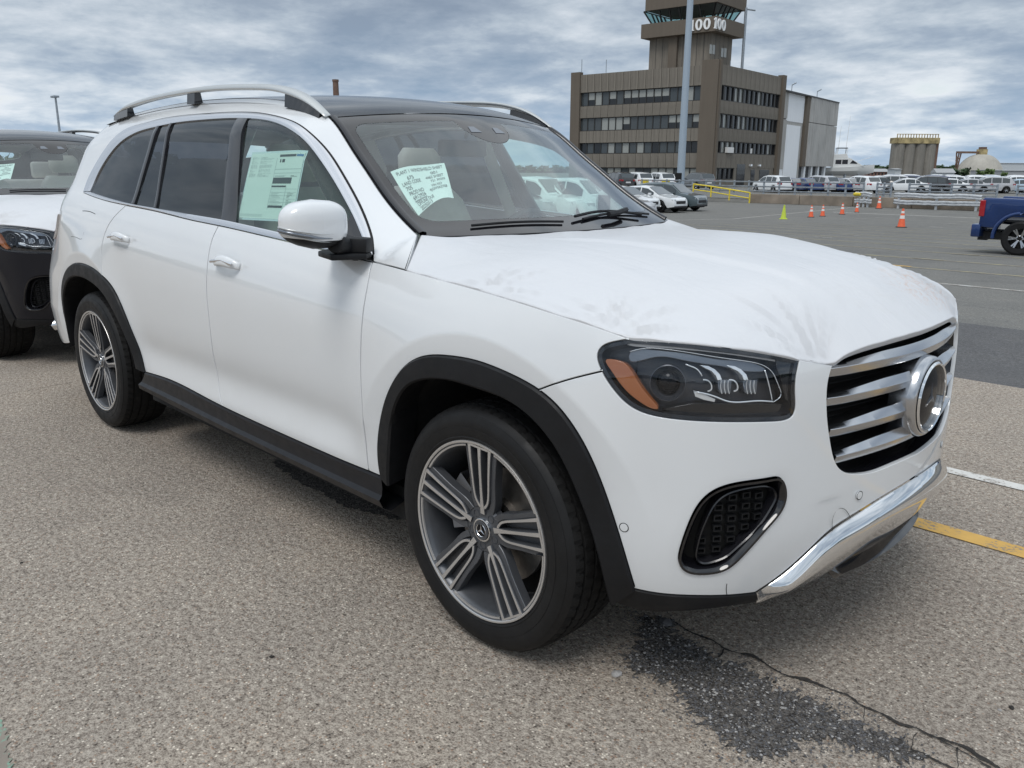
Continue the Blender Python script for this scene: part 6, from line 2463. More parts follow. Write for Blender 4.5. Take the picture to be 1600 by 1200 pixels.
# ------------------------------------------------------------------ cones
dirty('cone_orange', (0.78, 0.13, 0.05), 0.6, var=0.12, scale=12)
dirty('cone_lime', (0.50, 0.60, 0.06), 0.6, var=0.12, scale=12)
princ('cone_white', (0.75, 0.74, 0.72), 0.5)
dirty('rubber_base', (0.03, 0.03, 0.03), 0.7)


def cone(u, v, hpx, mat, label, bands=True, group='traffic cones on the lot'):
    p = GR(u, v); D = (p[:2] - CAM[:2]) @ HF
    h = hpx / FPX * D * 1.02
    c = empty('traffic_cone', (p[0], p[1], p[2]), 0.4, label, 'traffic cone', group)
    k = h / 0.7
    b = MB().mat('rubber_base' if bands else mat); b.box(-0.19 * k, 0.19 * k, -0.19 * k, 0.19 * k, 0, 0.035 * k); b.build('base', None, c, bevel=0.01)
    b = MB().mat(mat); b.lathe([(0.035 * k, 0.145 * k), (0.06 * k, 0.135 * k), (0.70 * k, 0.035 * k), (0.70 * k, 0.001)], 20, 'z'); b.build('cone_body', None, c, smooth=0.8)
    if bands:
        for z0, z1 in ((0.33, 0.45), (0.53, 0.61)):
            rr = lambda z: 0.135 - (z - 0.06) / 0.64 * 0.10 + 0.0025
            b = MB().mat('cone_white'); b.lathe([(z0 * k, rr(z0) * k - 0.003), (z0 * k, rr(z0) * k), (z1 * k, rr(z1) * k), (z1 * k, rr(z1) * k - 0.003)], 20, 'z'); b.build('reflective_band', None, c, smooth=0.8)


cone(1224, 342.5, 21, 'cone_lime', 'lime green cone without bands, leftmost of the cones', False)
cone(1267, 339.5, 18, 'cone_orange', 'orange cone with white bands, first right of the lime one')
cone(1285, 338, 17, 'cone_orange', 'orange banded cone, second right of the lime one')
cone(1315.5, 335, 17, 'cone_orange', 'orange banded cone, third right of the lime one')
cone(1338.5, 331.5, 14, 'cone_orange', 'dull red cone in front of the short dented guardrail')
cone(1373, 326, 18, 'cone_orange', 'orange cone with wide white bands close to the wall')
cone(1408, 355.5, 28, 'cone_orange', 'largest orange cone on a black base, nearest to the blue pickup')

# ------------------------------------------------------------------ poles
b = MB().mat('galvanised')
po = empty('light_pole', (0, 0, 0), 0, 'tall pale blue grey steel light pole in front of the tower building', 'light pole')
Dp = D_at(x_on_wall(1063), WY) + 1.2
px_, py_ = col_at(1064, Dp)
po.location = (px_, py_, LOT)
princ('pole_paint', (0.36, 0.43, 0.50), 0.45, metal=0.2)
k_ = Dp / FPX
b = MB().mat('pole_paint'); b.tube([(0, 0, 0), (0, 0, 10), (0, 0, 20), (0, 0, 26)], [6.0 * k_, 4.9 * k_, 4.1 * k_, 3.4 * k_], 20); b.build('shaft', None, po, smooth=0.8)
b = MB().mat('pole_paint'); b.lathe([(0, 0.5), (0.06, 0.5), (0.06, 0.1)], 20, 'z'); b.build('base_plate', None, po)
b = MB().mat('gap_black'); b.box(-0.25, 0.25, -0.45, -0.20, 1.2, 1.9); b.build('junction_box', None, po, bevel=0.03)
b = MB().mat('post_steel'); b.box(-1.6, 1.6, -0.1, 0.1, 25.9, 26.1)
b.build('crossarm', None, po)
for k in (-1.5, -0.5, 0.5, 1.5):
    b = MB().mat('post_steel'); b.box(k - 0.3, k + 0.3, -0.5, 0.1, 25.6, 25.9); b.build('lamp_head', None, po, bevel=0.05)

lx, ly = col_at(101, 90)
lp = empty('light_pole', (lx, ly, 0), 0, 'thin distant light pole above the roof of the black car', 'light pole')
zt = zat(156, 90)
b = MB().mat('post_steel'); b.tube([(0, 0, -1), (0, 0, zt)], [0.16, 0.10], 10); b.build('shaft', None, lp)
for k in (-1, 1):
    b = MB().mat('post_steel'); b.box(k * 0.35 - 0.22, k * 0.35 + 0.22, -0.3, 0.2, zt - 0.05, zt + 0.13); b.build('lamp_head', None, lp)
cx_, cy_ = col_at(530.5, 260)
dirty('brick_brown', (0.16, 0.10, 0.075), 0.9, var=0.2, scale=1)
b = MB().mat('brick_brown'); zc_ = zat(126, 260); b.tube([(0, 0, 0), (0, 0, zc_)], [1.1, 0.82], 12)
o = b.build('chimney', None, None); o.location = (cx_, cy_, 0); tag(o, 'brown brick chimney rising beyond the roof of the white car', 'chimney')
b = MB().mat('brick_brown'); b.lathe([(zc_ - 0.6, 0.86), (zc_ - 0.6, 0.95), (zc_ + 0.02, 0.95), (zc_ + 0.02, 0.5)], 12, 'z'); b.build('chimney_cap', None, o)
# ------------------------------------------------------------------ tower building
def ribbed(name, col, var=0.2, rib=3.2):
    m, nt, b = princ(name, col, 0.85)
    tc = N(nt, 'ShaderNodeTexCoord'); v = tc.outputs['Object']
    mp = N(nt, 'ShaderNodeMapping'); mp.inputs['Scale'].default_value = (3.0, 3.0, 0.12); LK(nt, v, mp.inputs[0])
    streak = noise(nt, mp.outputs[0], 1.0, 6, 0.7)
    big = noise(nt, v, 0.3, 4, 0.6)
    k = math_node(nt, 'ADD', math_node(nt, 'MULTIPLY', streak, 0.65), math_node(nt, 'MULTIPLY', big, 0.35))
    c = ramp(nt, k, [(0.3, tuple(x * (1 - var) for x in col)), (0.7, tuple(x * (1 + var) for x in col))])
    LK(nt, c, b.inputs['Base Color'])
    return m


ribbed('facade_panel', (0.185, 0.165, 0.138), 0.42)
ribbed('facade_pier', (0.135, 0.112, 0.088), 0.12)
ribbed('grey_cladding', (0.42, 0.41, 0.39), 0.32)
ribbed('white_cladding', (0.86, 0.88, 0.90), 0.05)
ribbed('silo_concrete', (0.22, 0.205, 0.18), 0.35)
dirty('rust_yellow', (0.36, 0.29, 0.15), 0.9, var=0.5, scale=0.7)
dirty('window_frame', (0.03, 0.03, 0.03), 0.5)
princ('office_glass', (0.06, 0.07, 0.075), 0.08)
princ('office_glass_dark', (0.015, 0.017, 0.02), 0.10)
princ('office_blind', (0.30, 0.31, 0.29), 0.25, coat=0.5)
thin_glass('cab_glass', (0.55, 0.72, 0.72), 1.0)

UC, DC = 1114.0, 110.0
ROOFZ = zat(97.5, DC)
DL = dist_for(117.5, ROOFZ); DR_ = dist_for(118.8, ROOFZ)
pc = col_at(UC, DC); pl = col_at(890.5, DL); pr_ = col_at(1214, DR_)
LL, LR = np.linalg.norm(pl - pc), np.linalg.norm(pr_ - pc)
el, er_ = (pl - pc) / LL, (pr_ - pc) / LR
# true right angle: turn both faces evenly
ang = math.acos(np.clip(el @ er_, -1, 1)) - math.pi / 2


def rot2(v, a):
    return np.array([v[0] * math.cos(a) - v[1] * math.sin(a), v[0] * math.sin(a) + v[1] * math.cos(a)])


TB = empty('tower_building', (pc[0], pc[1], 0), 0, 'brown four storey office building with a control tower, marked 100 twice', 'building')
BASE = -1.0


def face_frame(e, flip):
    """local frame: s along the face from the corner, d outwards, z up"""
    n = np.array([e[1], -e[0]]) if flip else np.array([-e[1], e[0]])
    if n @ (CAM[:2] - pc) < 0:
        n = -n

    def T(V):
        V = np.asarray(V, float)
        return np.stack([V[:, 0] * e[0] + V[:, 1] * n[0], V[:, 0] * e[1] + V[:, 1] * n[1], V[:, 2]], -1)
    return T, n


TL, nL = face_frame(el, False)
TRt, nR = face_frame(er_, True)


def fbox(name, T, s0, s1, d0, d1, z0, z1, mat, parent=TB, origin=(0, 0, 0), bevel=0):
    b = MB().mat(mat); b.box(s0, s1, d0, d1, z0, z1, T)
    o = b.build(name, None, parent, bevel=bevel)
    if origin != (0, 0, 0):
        o.location = origin
    return o


# core so nothing is see-through
b = MB().mat('gap_black')
V = []
for z in (BASE, ROOFZ - 0.6):
    for s, t in ((0.5, 0.5), (LL - 0.4, 0.5), (LL - 0.4, LR - 0.5), (0.5, LR - 0.5)):
        q = el * s + er_ * t; V.append((q[0], q[1], z))
b.add(V, [(0, 1, 2, 3), (7, 6, 5, 4), (0, 4, 5, 1), (1, 5, 6, 2), (2, 6, 7, 3), (3, 7, 4, 0)])
b.build('core', None, TB)
b = MB().mat('facade_pier'); b.add(np.array(V[4:]) + [0, 0, 0.01], [(0, 1, 2, 3)]); b.build('roof', None, TB)
# bands of windows, heights read at the left end and at the corner
Dl2 = DL * 0.985
zw = [(zat(165, Dl2), zat(144, Dl2)), (zat(204, Dl2), zat(184, Dl2)), (zat(239.5, Dl2), zat(223, Dl2)), (zat(277, Dl2), zat(261, Dl2))]
zw = zw[::-1]   # ground floor first
wl_n, wr_n = 16, 13
pier_l, pier_c, pier_r = 1.55, 2.3, 1.1


def facade(T, L, n, p0, p1, w_in, thin, seed, glassmix):
    r = np.random.RandomState(seed)
    s0, s1 = p0, L - p1
    pw = (s1 - s0) / n
    # solid bands between the window bands, panel by panel
    edges = [BASE] + [z for ab in zw for z in ab] + [ROOFZ]
    for bi in range(0, len(edges), 2):
        z0, z1 = edges[bi], edges[bi + 1]
        if bi == 0 and z1 - z0 < 0.1:
            continue
        proto = None
        for k in range(n):
            if proto is None:
                proto = fbox('facade_panel', T, s0 + 0.03, s0 + pw - 0.03, -0.3, 0.0 if bi < 8 else 0.06, z0 + 0.03, z1 - 0.03, 'facade_panel')
            else:
                c = proto.copy(); COL.objects.link(c)
                d = T(np.array([(pw * k, 0, 0)]))[0]; c.location = tuple(d)
    for wi, (z0, z1) in enumerate(zw):
        protos = {}
        for k in range(n):
            m = glassmix[int(r.randint(len(glassmix)))]
            d = tuple(T(np.array([(pw * k, 0, 0)]))[0])
            if m not in protos:
                o = fbox('window', T, s0 + thin, s0 + pw - thin, -0.34, -0.28, z0 + 0.06, z1 - 0.06, m)
                # frame round the pane
                b = MB().mat('window_frame')
                for (a0, a1, c0, c1) in ((s0, s0 + thin, z0, z1), (s0 + pw - thin, s0 + pw, z0, z1), (s0 + thin, s0 + pw - thin, z0, z0 + 0.07), (s0 + thin, s0 + pw - thin, z1 - 0.07, z1)):
                    b.box(a0, a1, -0.36, -0.12 if thin > 0.1 else -0.2, c0, c1, T)
                f = b.build('frame', None, o)
                if r.rand() < 0.25 and w_in:
                    fbox('blind', T, s0 + thin + 0.02, s0 + pw - thin - 0.02, -0.279, -0.277, z0 + (z1 - z0) * 0.45, z1 - 0.08, 'office_blind', o)
                protos[m] = (o, k); o.location = d
            else:
                src = protos[m][0]
                c = copy_tree(src, TB)
                c.location = d


facade(TL, LL, wl_n, pier_c, pier_l, True, 0.07, 3, ['office_glass', 'office_glass', 'office_glass_dark', 'office_blind', 'office_glass_dark'])
facade(TRt, LR, wr_n, 0.55, pier_r, False, 0.20, 4, ['office_glass_dark', 'office_glass_dark', 'office_blind', 'office_glass_dark'])
# piers: corner pier stands above the parapet
b = MB().mat('facade_pier')
b.box(0.0, pier_c, -0.5, 0.25, BASE, ROOFZ + 0.55, TL)
b.build('corner_pier', None, TB)
b = MB().mat('facade_pier'); b.box(0.0, 0.55, -0.5, 0.20, BASE, ROOFZ + 0.55, TRt); b.build('corner_pier', None, TB)
b = MB().mat('facade_pier'); b.box(LL - pier_l, LL, -0.5, 0.25, BASE, ROOFZ + 0.35, TL); b.build('end_pier', None, TB)
b = MB().mat('facade_pier'); b.box(LR - pier_r, LR, -0.5, 0.35, BASE, ROOFZ + 0.25, TRt); b.build('end_pier', None, TB)
b = MB().mat('facade_panel'); b.box(0.0, LR, LL - 0.5, LL - 0.1, BASE, ROOFZ, lambda V: np.stack([np.asarray(V)[:, 0] * er_[0] + np.asarray(V)[:, 1] * el[0], np.asarray(V)[:, 0] * er_[1] + np.asarray(V)[:, 1] * el[1], np.asarray(V)[:, 2]], -1)); b.build('rear_wall', None, TB)
# entrances on the right face
for k, (sa, sb) in enumerate(((0.34, 0.46), (0.56, 0.62), (0.70, 0.86))):
    o = fbox('door', TRt, LR * sa, LR * sb, -0.10, 0.03, BASE, zat(263 - (9 if k == 0 else 0), DC), 'office_glass_dark')
fbox('entrance_wall', TRt, LR * 0.30, LR * 0.93, -0.2, -0.02, BASE, zat(262, DC) + 0.6, 'facade_panel')
for sa in (0.52, 0.66):
    fbox('wall_lamp', TRt, LR * sa, LR * sa + 0.5, 0.0, 0.3, zat(257, DC), zat(254, DC), 'lamp_bright')
fbox('air_conditioner', TRt, LR * 0.16, LR * 0.25, -0.2, 0.25, zw[1][0] + 0.05, zw[1][0] + 0.75, 'cone_white')
fbox('notice', TRt, LR * 0.55, LR * 0.58, -0.25, -0.2, zw[1][0] + 0.1, zw[1][0] + 0.75, 'cone_white')

# control tower on the roof
DT = DC + 7.0
uT = 1099.0
pt = col_at(uT, DT)


def span(u, e, p0):
    """length along e from p0 until photo column u"""
    d = ray(u, 150)[:2]
    A = np.array([[e[0], -d[0]], [e[1], -d[1]]])
    k = np.linalg.solve(A, CAM[:2] - p0)
    return k[0]


def tower_block(name, p, sl, sr, z0, z1, mat, parent, ul=None):
    b = MB().mat(mat)
    base = p - pc
    V = []
    for z in (z0, z1):
        for s, t in ((0, 0), (sl, 0), (sl, sr), (0, sr)):
            q = base + el * s + er_ * t; V.append((q[0], q[1], z))
    b.add(V, [(0, 1, 2, 3), (7, 6, 5, 4), (0, 4, 5, 1), (1, 5, 6, 2), (2, 6, 7, 3), (3, 7, 4, 0)])
    return b.build(name, None, parent)


sl, sr = span(1011.5, el, pt), span(1138.5, er_, pt)
zc0, zc1 = zat(49, DT), zat(26, DT)           # collar
tower_block('tower_shaft', pt, sl, sr, ROOFZ - 1, zc0, 'facade_panel', TB)
o_ = 1.3
pcol = pt - el * o_ * 0.9 - er_ * o_ * 0.9
tower_block('tower_balcony', pcol, span(997.5, el, pcol), span(1155.5, er_, pcol), zc0 - 0.02, zc1, 'facade_pier', TB)
zb1 = zat(4, DT)
pcap = pt - el * o_ * 0.8 - er_ * o_ * 0.8
capl, capr = span(1002.5, el, pcap), span(1156.5, er_, pcap)
tower_block('tower_cap', pcap, capl, capr, zb1, zb1 + 4.2, 'facade_pier', TB)
# glazing of the cab, leaning out
pg = pt + el * 0.2 + er_ * 0.2
gl, gr_ = sl - 0.4, sr - 0.4
base = pg - pc
def cabq(s, t, z):
    q = base + el * s + er_ * t
    return (q[0], q[1], z)
lean = 0.9
tower_block('cab_core', pt + el * sl * 0.35 + er_ * sr * 0.35, sl * 0.25, sr * 0.25, zc1, zb1, 'facade_pier', TB)
for (a, b2, n_) in (((0, 0), (gl, 0), 6), ((0, 0), (0, gr_), 5), ((gl, 0), (gl, gr_), 5), ((0, gr_), (gl, gr_), 6)):
    a = np.array(a, float); b2 = np.array(b2, float)
    cen = np.array([gl / 2, gr_ / 2])
    for k in range(n_):
        p0_ = a + (b2 - a) * k / n_; p1_ = a + (b2 - a) * (k + 1) / n_
        def out(p):
            return p + np.sign(p - cen) * lean * (np.abs(p - cen) > np.array([gl / 2, gr_ / 2]) * 0.98) + (p - cen) * 0.0
        V = [cabq(*p0_, zc1), cabq(*p1_, zc1), cabq(*out(p1_), zb1), cabq(*out(p0_), zb1)]
        o = mesh_obj('cab_window', V, [(0, 1, 2, 3)], 'cab_glass', TB, smooth=False)
        mb_ = MB().mat('window_frame'); mb_.bar(V[0], V[3], 0.18, 0.18); mb_.bar(V[0], V[1], 0.12, 0.12); mb_.bar(V[3], V[2], 0.12, 0.12)
        mb_.build('cab_mullion', None, TB)
# pilaster and windows on the shaft
def tframe(e, n, p):
    bp = p - pc
    def T(V):
        V = np.asarray(V, float)
        return np.stack([bp[0] + V[:, 0] * e[0] + V[:, 1] * n[0], bp[1] + V[:, 0] * e[1] + V[:, 1] * n[1], V[:, 2]], -1)
    return T
TTL, TTR = tframe(el, nL, pt), tframe(er_, nR, pt)
s_a, s_b = span(1056, el, pt), span(1043, el, pt)
fbox('pilaster', TTL, s_a, s_b, 0, 0.45, ROOFZ - 0.8, zc0, 'facade_pier')
nrib = 9
for k in range(1, nrib):
    fbox('panel_joint', TTL, sl * k / nrib - 0.03, sl * k / nrib + 0.03, 0.0, 0.015, ROOFZ - 0.8, zc0, 'window_frame')
for k in range(1, 5):
    fbox('panel_joint', TTR, sr * k / 5 - 0.03, sr * k / 5 + 0.03, 0.0, 0.015, ROOFZ - 0.8, zc0, 'window_frame')
for (ua, ub, va, vb) in ((1104.2, 1107.6, 82, 67.5), (1108.4, 1112, 82.5, 68), (1121.8, 1125.4, 87, 73), (1126.4, 1130, 87.5, 73)):
    a, c = span(ua, er_, pt), span(ub, er_, pt)
    D = D_at(*(pt + er_ * a))
    o = fbox('tower_window', TTR, a, c, 0.0, 0.06, zat(va, D), zat(vb, D), 'office_blind')
# numerals on the balcony
princ('sign_white', (0.85, 0.86, 0.86), 0.5)


def numerals(txt, T, s_from, s_to, z0, z1, name):
    V = []; F = []
    x0 = 0.0
    for ch in txt:
        b0 = len(V)
        if ch == '1':      # heavy one with flag and foot
            P = [(0.12, 0), (0.58, 0), (0.58, 0.08), (0.48, 0.08), (0.48, 1.0), (0.34, 1.0), (0.10, 0.86), (0.10, 0.76), (0.24, 0.80), (0.24, 0.08), (0.12, 0.08)]
            V += [(x0 + a, b_) for a, b_ in P]
            F += [tuple(b0 + i for i in f) for f in ((0, 1, 2, 3), (0, 3, 9, 10), (9, 3, 4, 8), (8, 4, 5), (8, 5, 6, 7))]
            x0 += 0.66
        else:              # heavy oval nought
            n0 = 24
            for k in range(n0):
                a = 2 * math.pi * k / n0
                V.append((x0 + 0.36 + 0.34 * math.cos(a), 0.5 + 0.51 * math.sin(a))); V.append((x0 + 0.36 + 0.13 * math.cos(a), 0.5 + 0.36 * math.sin(a)))
            for k in range(n0):
                k2 = (k + 1) % n0
                F.append((b0 + 2 * k, b0 + 2 * k2, b0 + 2 * k2 + 1, b0 + 2 * k + 1))
            x0 += 0.78
    V = np.array(V)
    mn, mx = V.min(0), V.max(0)
    x = s_from + (V[:, 0] - mn[0]) / (mx[0] - mn[0]) * (s_to - s_from)
    z = z0 + (V[:, 1] - mn[1]) / (mx[1] - mn[1]) * (z1 - z0)
    n = len(V)
    P = np.vstack([T(np.stack([x, np.full(n, 0.16), z], -1)), T(np.stack([x, np.full(n, 0.02), z], -1))])
    FF = [tuple(f) for f in F]
    cnt = {}
    for f in F:
        for i in range(len(f)):
            e = (f[i], f[(i + 1) % len(f)]); cnt[e] = 1
    for (a, b_) in list(cnt):
        if (b_, a) not in cnt:
            FF.append((a, b_, n + b_, n + a))
    o = mesh_obj(name, P, FF, 'sign_white', TB, smooth=False)
    return o


TCL, TCR = tframe(el, nL, pcol), tframe(er_, nR, pcol)
zn0, zn1 = zc0 + 0.35, zc1 - 0.05
numerals('100', TCL, span(1072, el, pcol), span(1104.0, el, pcol), zat(46, DT), zat(28.5, DT), 'lettering')
numerals('100', TCR, span(1108, er_, pcol), span(1125.5, er_, pcol), zat(47, DT), zat(29.5, DT), 'lettering')
# bold strokes: a second, slightly larger backing for weight
# antennas and dish on the cap edge
mast = MB().mat('post_steel')
pm_ = col_at(1148, DC + 12) - pc
mast.tube([(pm_[0], pm_[1], ROOFZ - 1), (pm_[0], pm_[1], zat(10, DC + 12))], 0.20, 8)
mast.tube([(pm_[0], pm_[1], zat(12, DC + 12)), (pm_[0] + 0.9, pm_[1] + 0.9, zat(14, DC + 12))], 0.12, 6)
mast.build('antenna_mast', None, TB)
for u in (905, 942, 1130):
    q = col_at(u, DC + 6) - pc
    m_ = MB().mat('post_steel'); m_.tube([(q[0], q[1], ROOFZ - 0.5), (q[0], q[1], ROOFZ + 1.1)], 0.05, 5); m_.build('roof_antenna', None, TB)

# ------------------------------------------------------------------ pale hangar behind it
Dh0 = DR_ * 1.0
zh = zat(139, Dh0)
ph0 = col_at(1211, Dh0 + 1.0)
Dh1 = dist_for(158.8, zh)
ph1 = col_at(1295, Dh1)
eh = (ph1 - ph0); LH = np.linalg.norm(eh); eh /= LH
nh = np.array([eh[1], -eh[0]])
if nh @ (CAM[:2] - ph0) < 0:
    nh = -nh
HG = empty('hangar', (ph0[0], ph0[1], 0), 0, 'pale grey and white clad hangar with a tall white door, right of the tower building', 'building')


def TH(V):
    V = np.asarray(V, float)
    return np.stack([V[:, 0] * eh[0] + V[:, 1] * nh[0], V[:, 0] * eh[1] + V[:, 1] * nh[1], V[:, 2]], -1)


def hs(u):
    d = ray(u, 200)[:2]
    A = np.array([[eh[0], -d[0]], [eh[1], -d[1]]])
    return np.linalg.solve(A, CAM[:2] - ph0)[0]


fbox('core', TH, 0, LH - 0.2, -25, -0.5, BASE, zh - 0.5, 'grey_cladding', HG)
s1, s2, s3 = hs(1226), hs(1253), hs(1258)
zmid_ = zh * 0.62
def clad(sa, sb, z0, z1, mat, of, n):
    for k in range(n):
        w = (sb - sa) / n
        fbox('cladding_panel', TH, sa + w * k + 0.02, sa + w * (k + 1) - 0.02, -0.3, of + (0.02 if k % 2 else 0), z0, z1, mat, HG)
zmid_ = zat(189, (Dh0 + Dh1) / 2)
clad(0, s1, zmid_ + 0.1, zh, 'grey_cladding', 0.25, 4)
clad(0, s1, zat(262, Dh0), zmid_ - 0.05, 'grey_cladding', 0.25, 4)
fbox('plinth_wall', TH, 0, s1, -0.3, 0.2, BASE, zat(262, Dh0), 'white_cladding', HG)
clad(s1, s2, zmid_ - 0.2, zh, 'white_cladding', 0.10, 1)
fbox('tall_door', TH, s1 + (s2 - s1) * 0.06, s1 + (s2 - s1) * 0.86, -0.3, 0.14, BASE, zmid_ - 0.7, 'white_cladding', HG)
fbox('door_frame', TH, s1, s2, -0.3, 0.06, BASE, zmid_ - 0.2, 'grey_cladding', HG)
fbox('edge_strip', TH, s2, s3, -0.3, 0.5, zat(258, Dh1), zh, 'facade_pier', HG)
zlow = zat(257, (Dh1 + Dh0) / 2)
clad(s3, LH, zmid_ + 0.05, zh, 'grey_cladding', 0.6, 8)
clad(s3, LH, zlow, zmid_ - 0.05, 'grey_cladding', 0.6, 8)
fbox('dark_opening', TH, s3 - 1.0, LH - 2.0, -0.4, -0.1, BASE, zlow, 'office_glass_dark', HG)
for k in range(4):
    fbox('column', TH, s3 + (LH - s3) * (0.02 + 0.24 * k), s3 + (LH - s3) * (0.02 + 0.24 * k) + 0.8, -0.1, 0.3, BASE, zlow, 'white_cladding', HG)
sg_ = fbox('hangar_sign', TH, hs(1206) , hs(1215.5), 0.3, 0.38, zat(256, Dh0), zat(248.5, Dh0), 'sign_white', HG)
fbox('sign_stripe', TH, hs(1207), hs(1214.5), 0.38, 0.40, zat(253, Dh0), zat(250.5, Dh0), 'print_blue', sg_)
for u in (1213, 1232, 1272):
    q = ph0 + eh * hs(u) - ph0
    m_ = MB().mat('post_steel'); m_.tube([(q[0], q[1], zh - 0.3), (q[0], q[1], zh + 1.2)], 0.06, 5); m_.tube([(q[0], q[1], zh + 1.2), (q[0] + 0.5, q[1] + 0.3, zh + 1.5)], 0.1, 5); m_.build('roof_lamp', None, HG)
fbox('roof_edge', TH, 0, LH, -0.2, 0.7, zh, zh + 0.18, 'window_frame', HG)

# ------------------------------------------------------------------ silos, dome, far sheds
def frame2(u0, u1, D0, D1):
    a, c = col_at(u0, D0), col_at(u1, D1)
    e = c - a; L = np.linalg.norm(e); e /= L
    n = np.array([e[1], -e[0]])
    if n @ (CAM[:2] - a) < 0:
        n = -n

    def T(V):
        V = np.asarray(V, float)
        return np.stack([V[:, 0] * e[0] + V[:, 1] * n[0], V[:, 0] * e[1] + V[:, 1] * n[1], V[:, 2]], -1)
    return a, L, T, e, n


DS = 260.0
a, L, T, e, n = frame2(1395, 1460, DS, DS)
SI = empty('silo_block', (a[0], a[1], 0), 0, 'row of grey concrete silos under a rusty yellow top gallery', 'silo')
zs = zat(220.5, DS); zt_ = zat(211.5, DS)
r_s = L / 8
for k in range(4):
    b = MB().mat('silo_concrete')
    c = T(np.array([(L * (k + 0.5) / 4, -r_s, 0)]))[0]
    b.lathe([(-2, r_s * 1.18), (zs, r_s * 1.18)], 24, 'z', (c[0], c[1], 0)); b.build('silo', None, SI, smooth=0.8)
b = MB().mat('silo_concrete'); b.box(L * 0.05, L * 0.95, -3 * r_s, -r_s, -2, zs, T); b.build('silo_core', None, SI)
b = MB().mat('rust_yellow'); b.box(-0.3, L + 0.3, -2.4 * r_s, 0.4, zs, zt_, T); b.build('top_gallery', None, SI)
b = MB().mat('rust_yellow')
for k in range(16):
    x = L * (k + 0.2) / 15.4
    b.box(x - 0.1, x + 0.1, -0.1, 0.1, zt_, zt_ + 1.0, T)
b.box(0, L, -0.05, 0.05, zt_ + 0.9, zt_ + 1.1, T)
b.build('roof_railing', None, SI)
# slightly taller far cell seen at the right edge
b = MB().mat('brick_brown'); b.box(L * 0.96, L * 1.04, -2.2 * r_s, -0.3, -2, zs, T); b.build('stair_tower', None, SI)

DD = 300.0
xd, yd = col_at(1530, DD)
DO = empty('storage_dome', (xd, yd, 0), 0, 'beige ribbed storage dome with a small rusty head house on top', 'dome')
Rd = 33 / FPX * DD * 1.02; zd = zat(236.5, DD)
dirty('dome_skin', (0.40, 0.38, 0.335), 0.9, var=0.16, scale=0.25)
b = MB().mat('dome_skin')
m_, n_ = 14, 48
V = []; F = []
for i in range(m_ + 1):
    t = math.pi / 2 * i / m_
    for k in range(n_):
        a_ = 2 * math.pi * k / n_
        rr_ = Rd * math.cos(t) ** 0.85 * (1.0 + (0.012 if k % 2 else -0.012))
        V.append((rr_ * math.cos(a_), rr_ * math.sin(a_), -2 + (zd + 2) * math.sin(t)))
for i in range(m_):
    for k in range(n_):
        F.append((i * n_ + k, i * n_ + (k + 1) % n_, (i + 1) * n_ + (k + 1) % n_, (i + 1) * n_ + k))
b.add(V, F); b.build('dome_shell', None, DO, smooth=0.3)
kx = DD / FPX
Td = lambda V: np.asarray(V) @ np.array([[RT[0], RT[1], 0], [HF[0], HF[1], 0], [0, 0, 1]])
b = MB().mat('rust_yellow'); b.box(-5 * kx, 5 * kx, -1.5, 1.5, zd - 0.3, zat(229, DD), Td); b.build('head_house', None, DO)
b = MB().mat('brick_brown'); b.box(-3 * kx, 4 * kx, -1.2, 1.2, zat(229, DD), zat(225.5, DD), Td); b.build('head_roof', None, DO)
b = MB().mat('brick_brown')
zc_ = zat(234, DD)
b.bar(*[tuple(Td(np.array([p]))[0]) for p in ((-38 * kx, 0, zc_), (-5 * kx, 0, zc_))], 0.8, 0.7)
for (x0, x1) in ((-38, -34), (-34, -38), (-31, -36)):
    b.bar(*[tuple(Td(np.array([p]))[0]) for p in ((x0 * kx, 0, zc_), (x1 * kx, 0, -2))], 0.35, 0.35)
for zz_ in (240, 246, 252, 258):
    b.bar(*[tuple(Td(np.array([p]))[0]) for p in ((-38 * kx, 0, zat(zz_, DD)), (-33 * kx, 0, zat(zz_ + 4, DD)))], 0.3, 0.3)
b.build('conveyor_frame', None, DO)

dirty('shed_white', (0.52, 0.55, 0.57), 0.8, var=0.08)
dirty('shed_grey', (0.36, 0.37, 0.38), 0.8, var=0.1)
dirty('shed_brick', (0.25, 0.14, 0.11), 0.9, var=0.2)


def shed(u0, u1, v_top, D, mat, label, windows=0, depth=18, nm='warehouse', v_bot=None, gable=0.0):
    a, L, T, e, n = frame2(u0, u1, D, D)
    s = empty(nm, (a[0], a[1], 0), 0, label, 'building')
    z = zat(v_top, D)
    b = MB().mat(mat); b.box(0, L, -depth, 0, -1, z, T); b.build('wall', None, s)
    b = MB().mat('shed_grey')
    b.add(T(np.array([(-0.2, 0.3, z), (L + 0.2, 0.3, z), (L + 0.2, -depth, z), (-0.2, -depth, z), (-0.2, -depth / 2, z + gable + 0.2), (L + 0.2, -depth / 2, z + gable + 0.2)])), [(0, 1, 5, 4), (4, 5, 2, 3), (0, 4, 3), (1, 2, 5), (0, 3, 2, 1)])
    b.build('roof', None, s)
    for k in range(windows):
        x = L * (k + 0.3) / windows
        b = MB().mat('office_glass_dark'); b.box(x, x + L / windows * 0.4, 0, 0.1, z * 0.45, z * 0.8, T); b.build('window', None, s)
    return s


shed(1561, 1640, 250.5, 330, 'shed_white', 'long white warehouse at the far right beyond the dome', 0)
shed(1568, 1650, 262, 250, 'shed_grey', 'low grey shed in front of the far white warehouse', 0)
shed(1350, 1392, 265, 200, 'shed_brick', 'low red brick building behind the boat bow', 8, depth=7, gable=0.5)
shed(1399, 1408, 261, 190, 'shed_white', 'small white box shed at the foot of the silos', 0, depth=4)
shed(1464, 1492, 266, 210, 'shed_white', 'small white gabled shed between the silos and the dome', 0, depth=3, gable=0.8)
shed(1210, 1222, 258, 170, 'shed_white', 'white hut glimpsed behind the hangar corner', 0, depth=5)

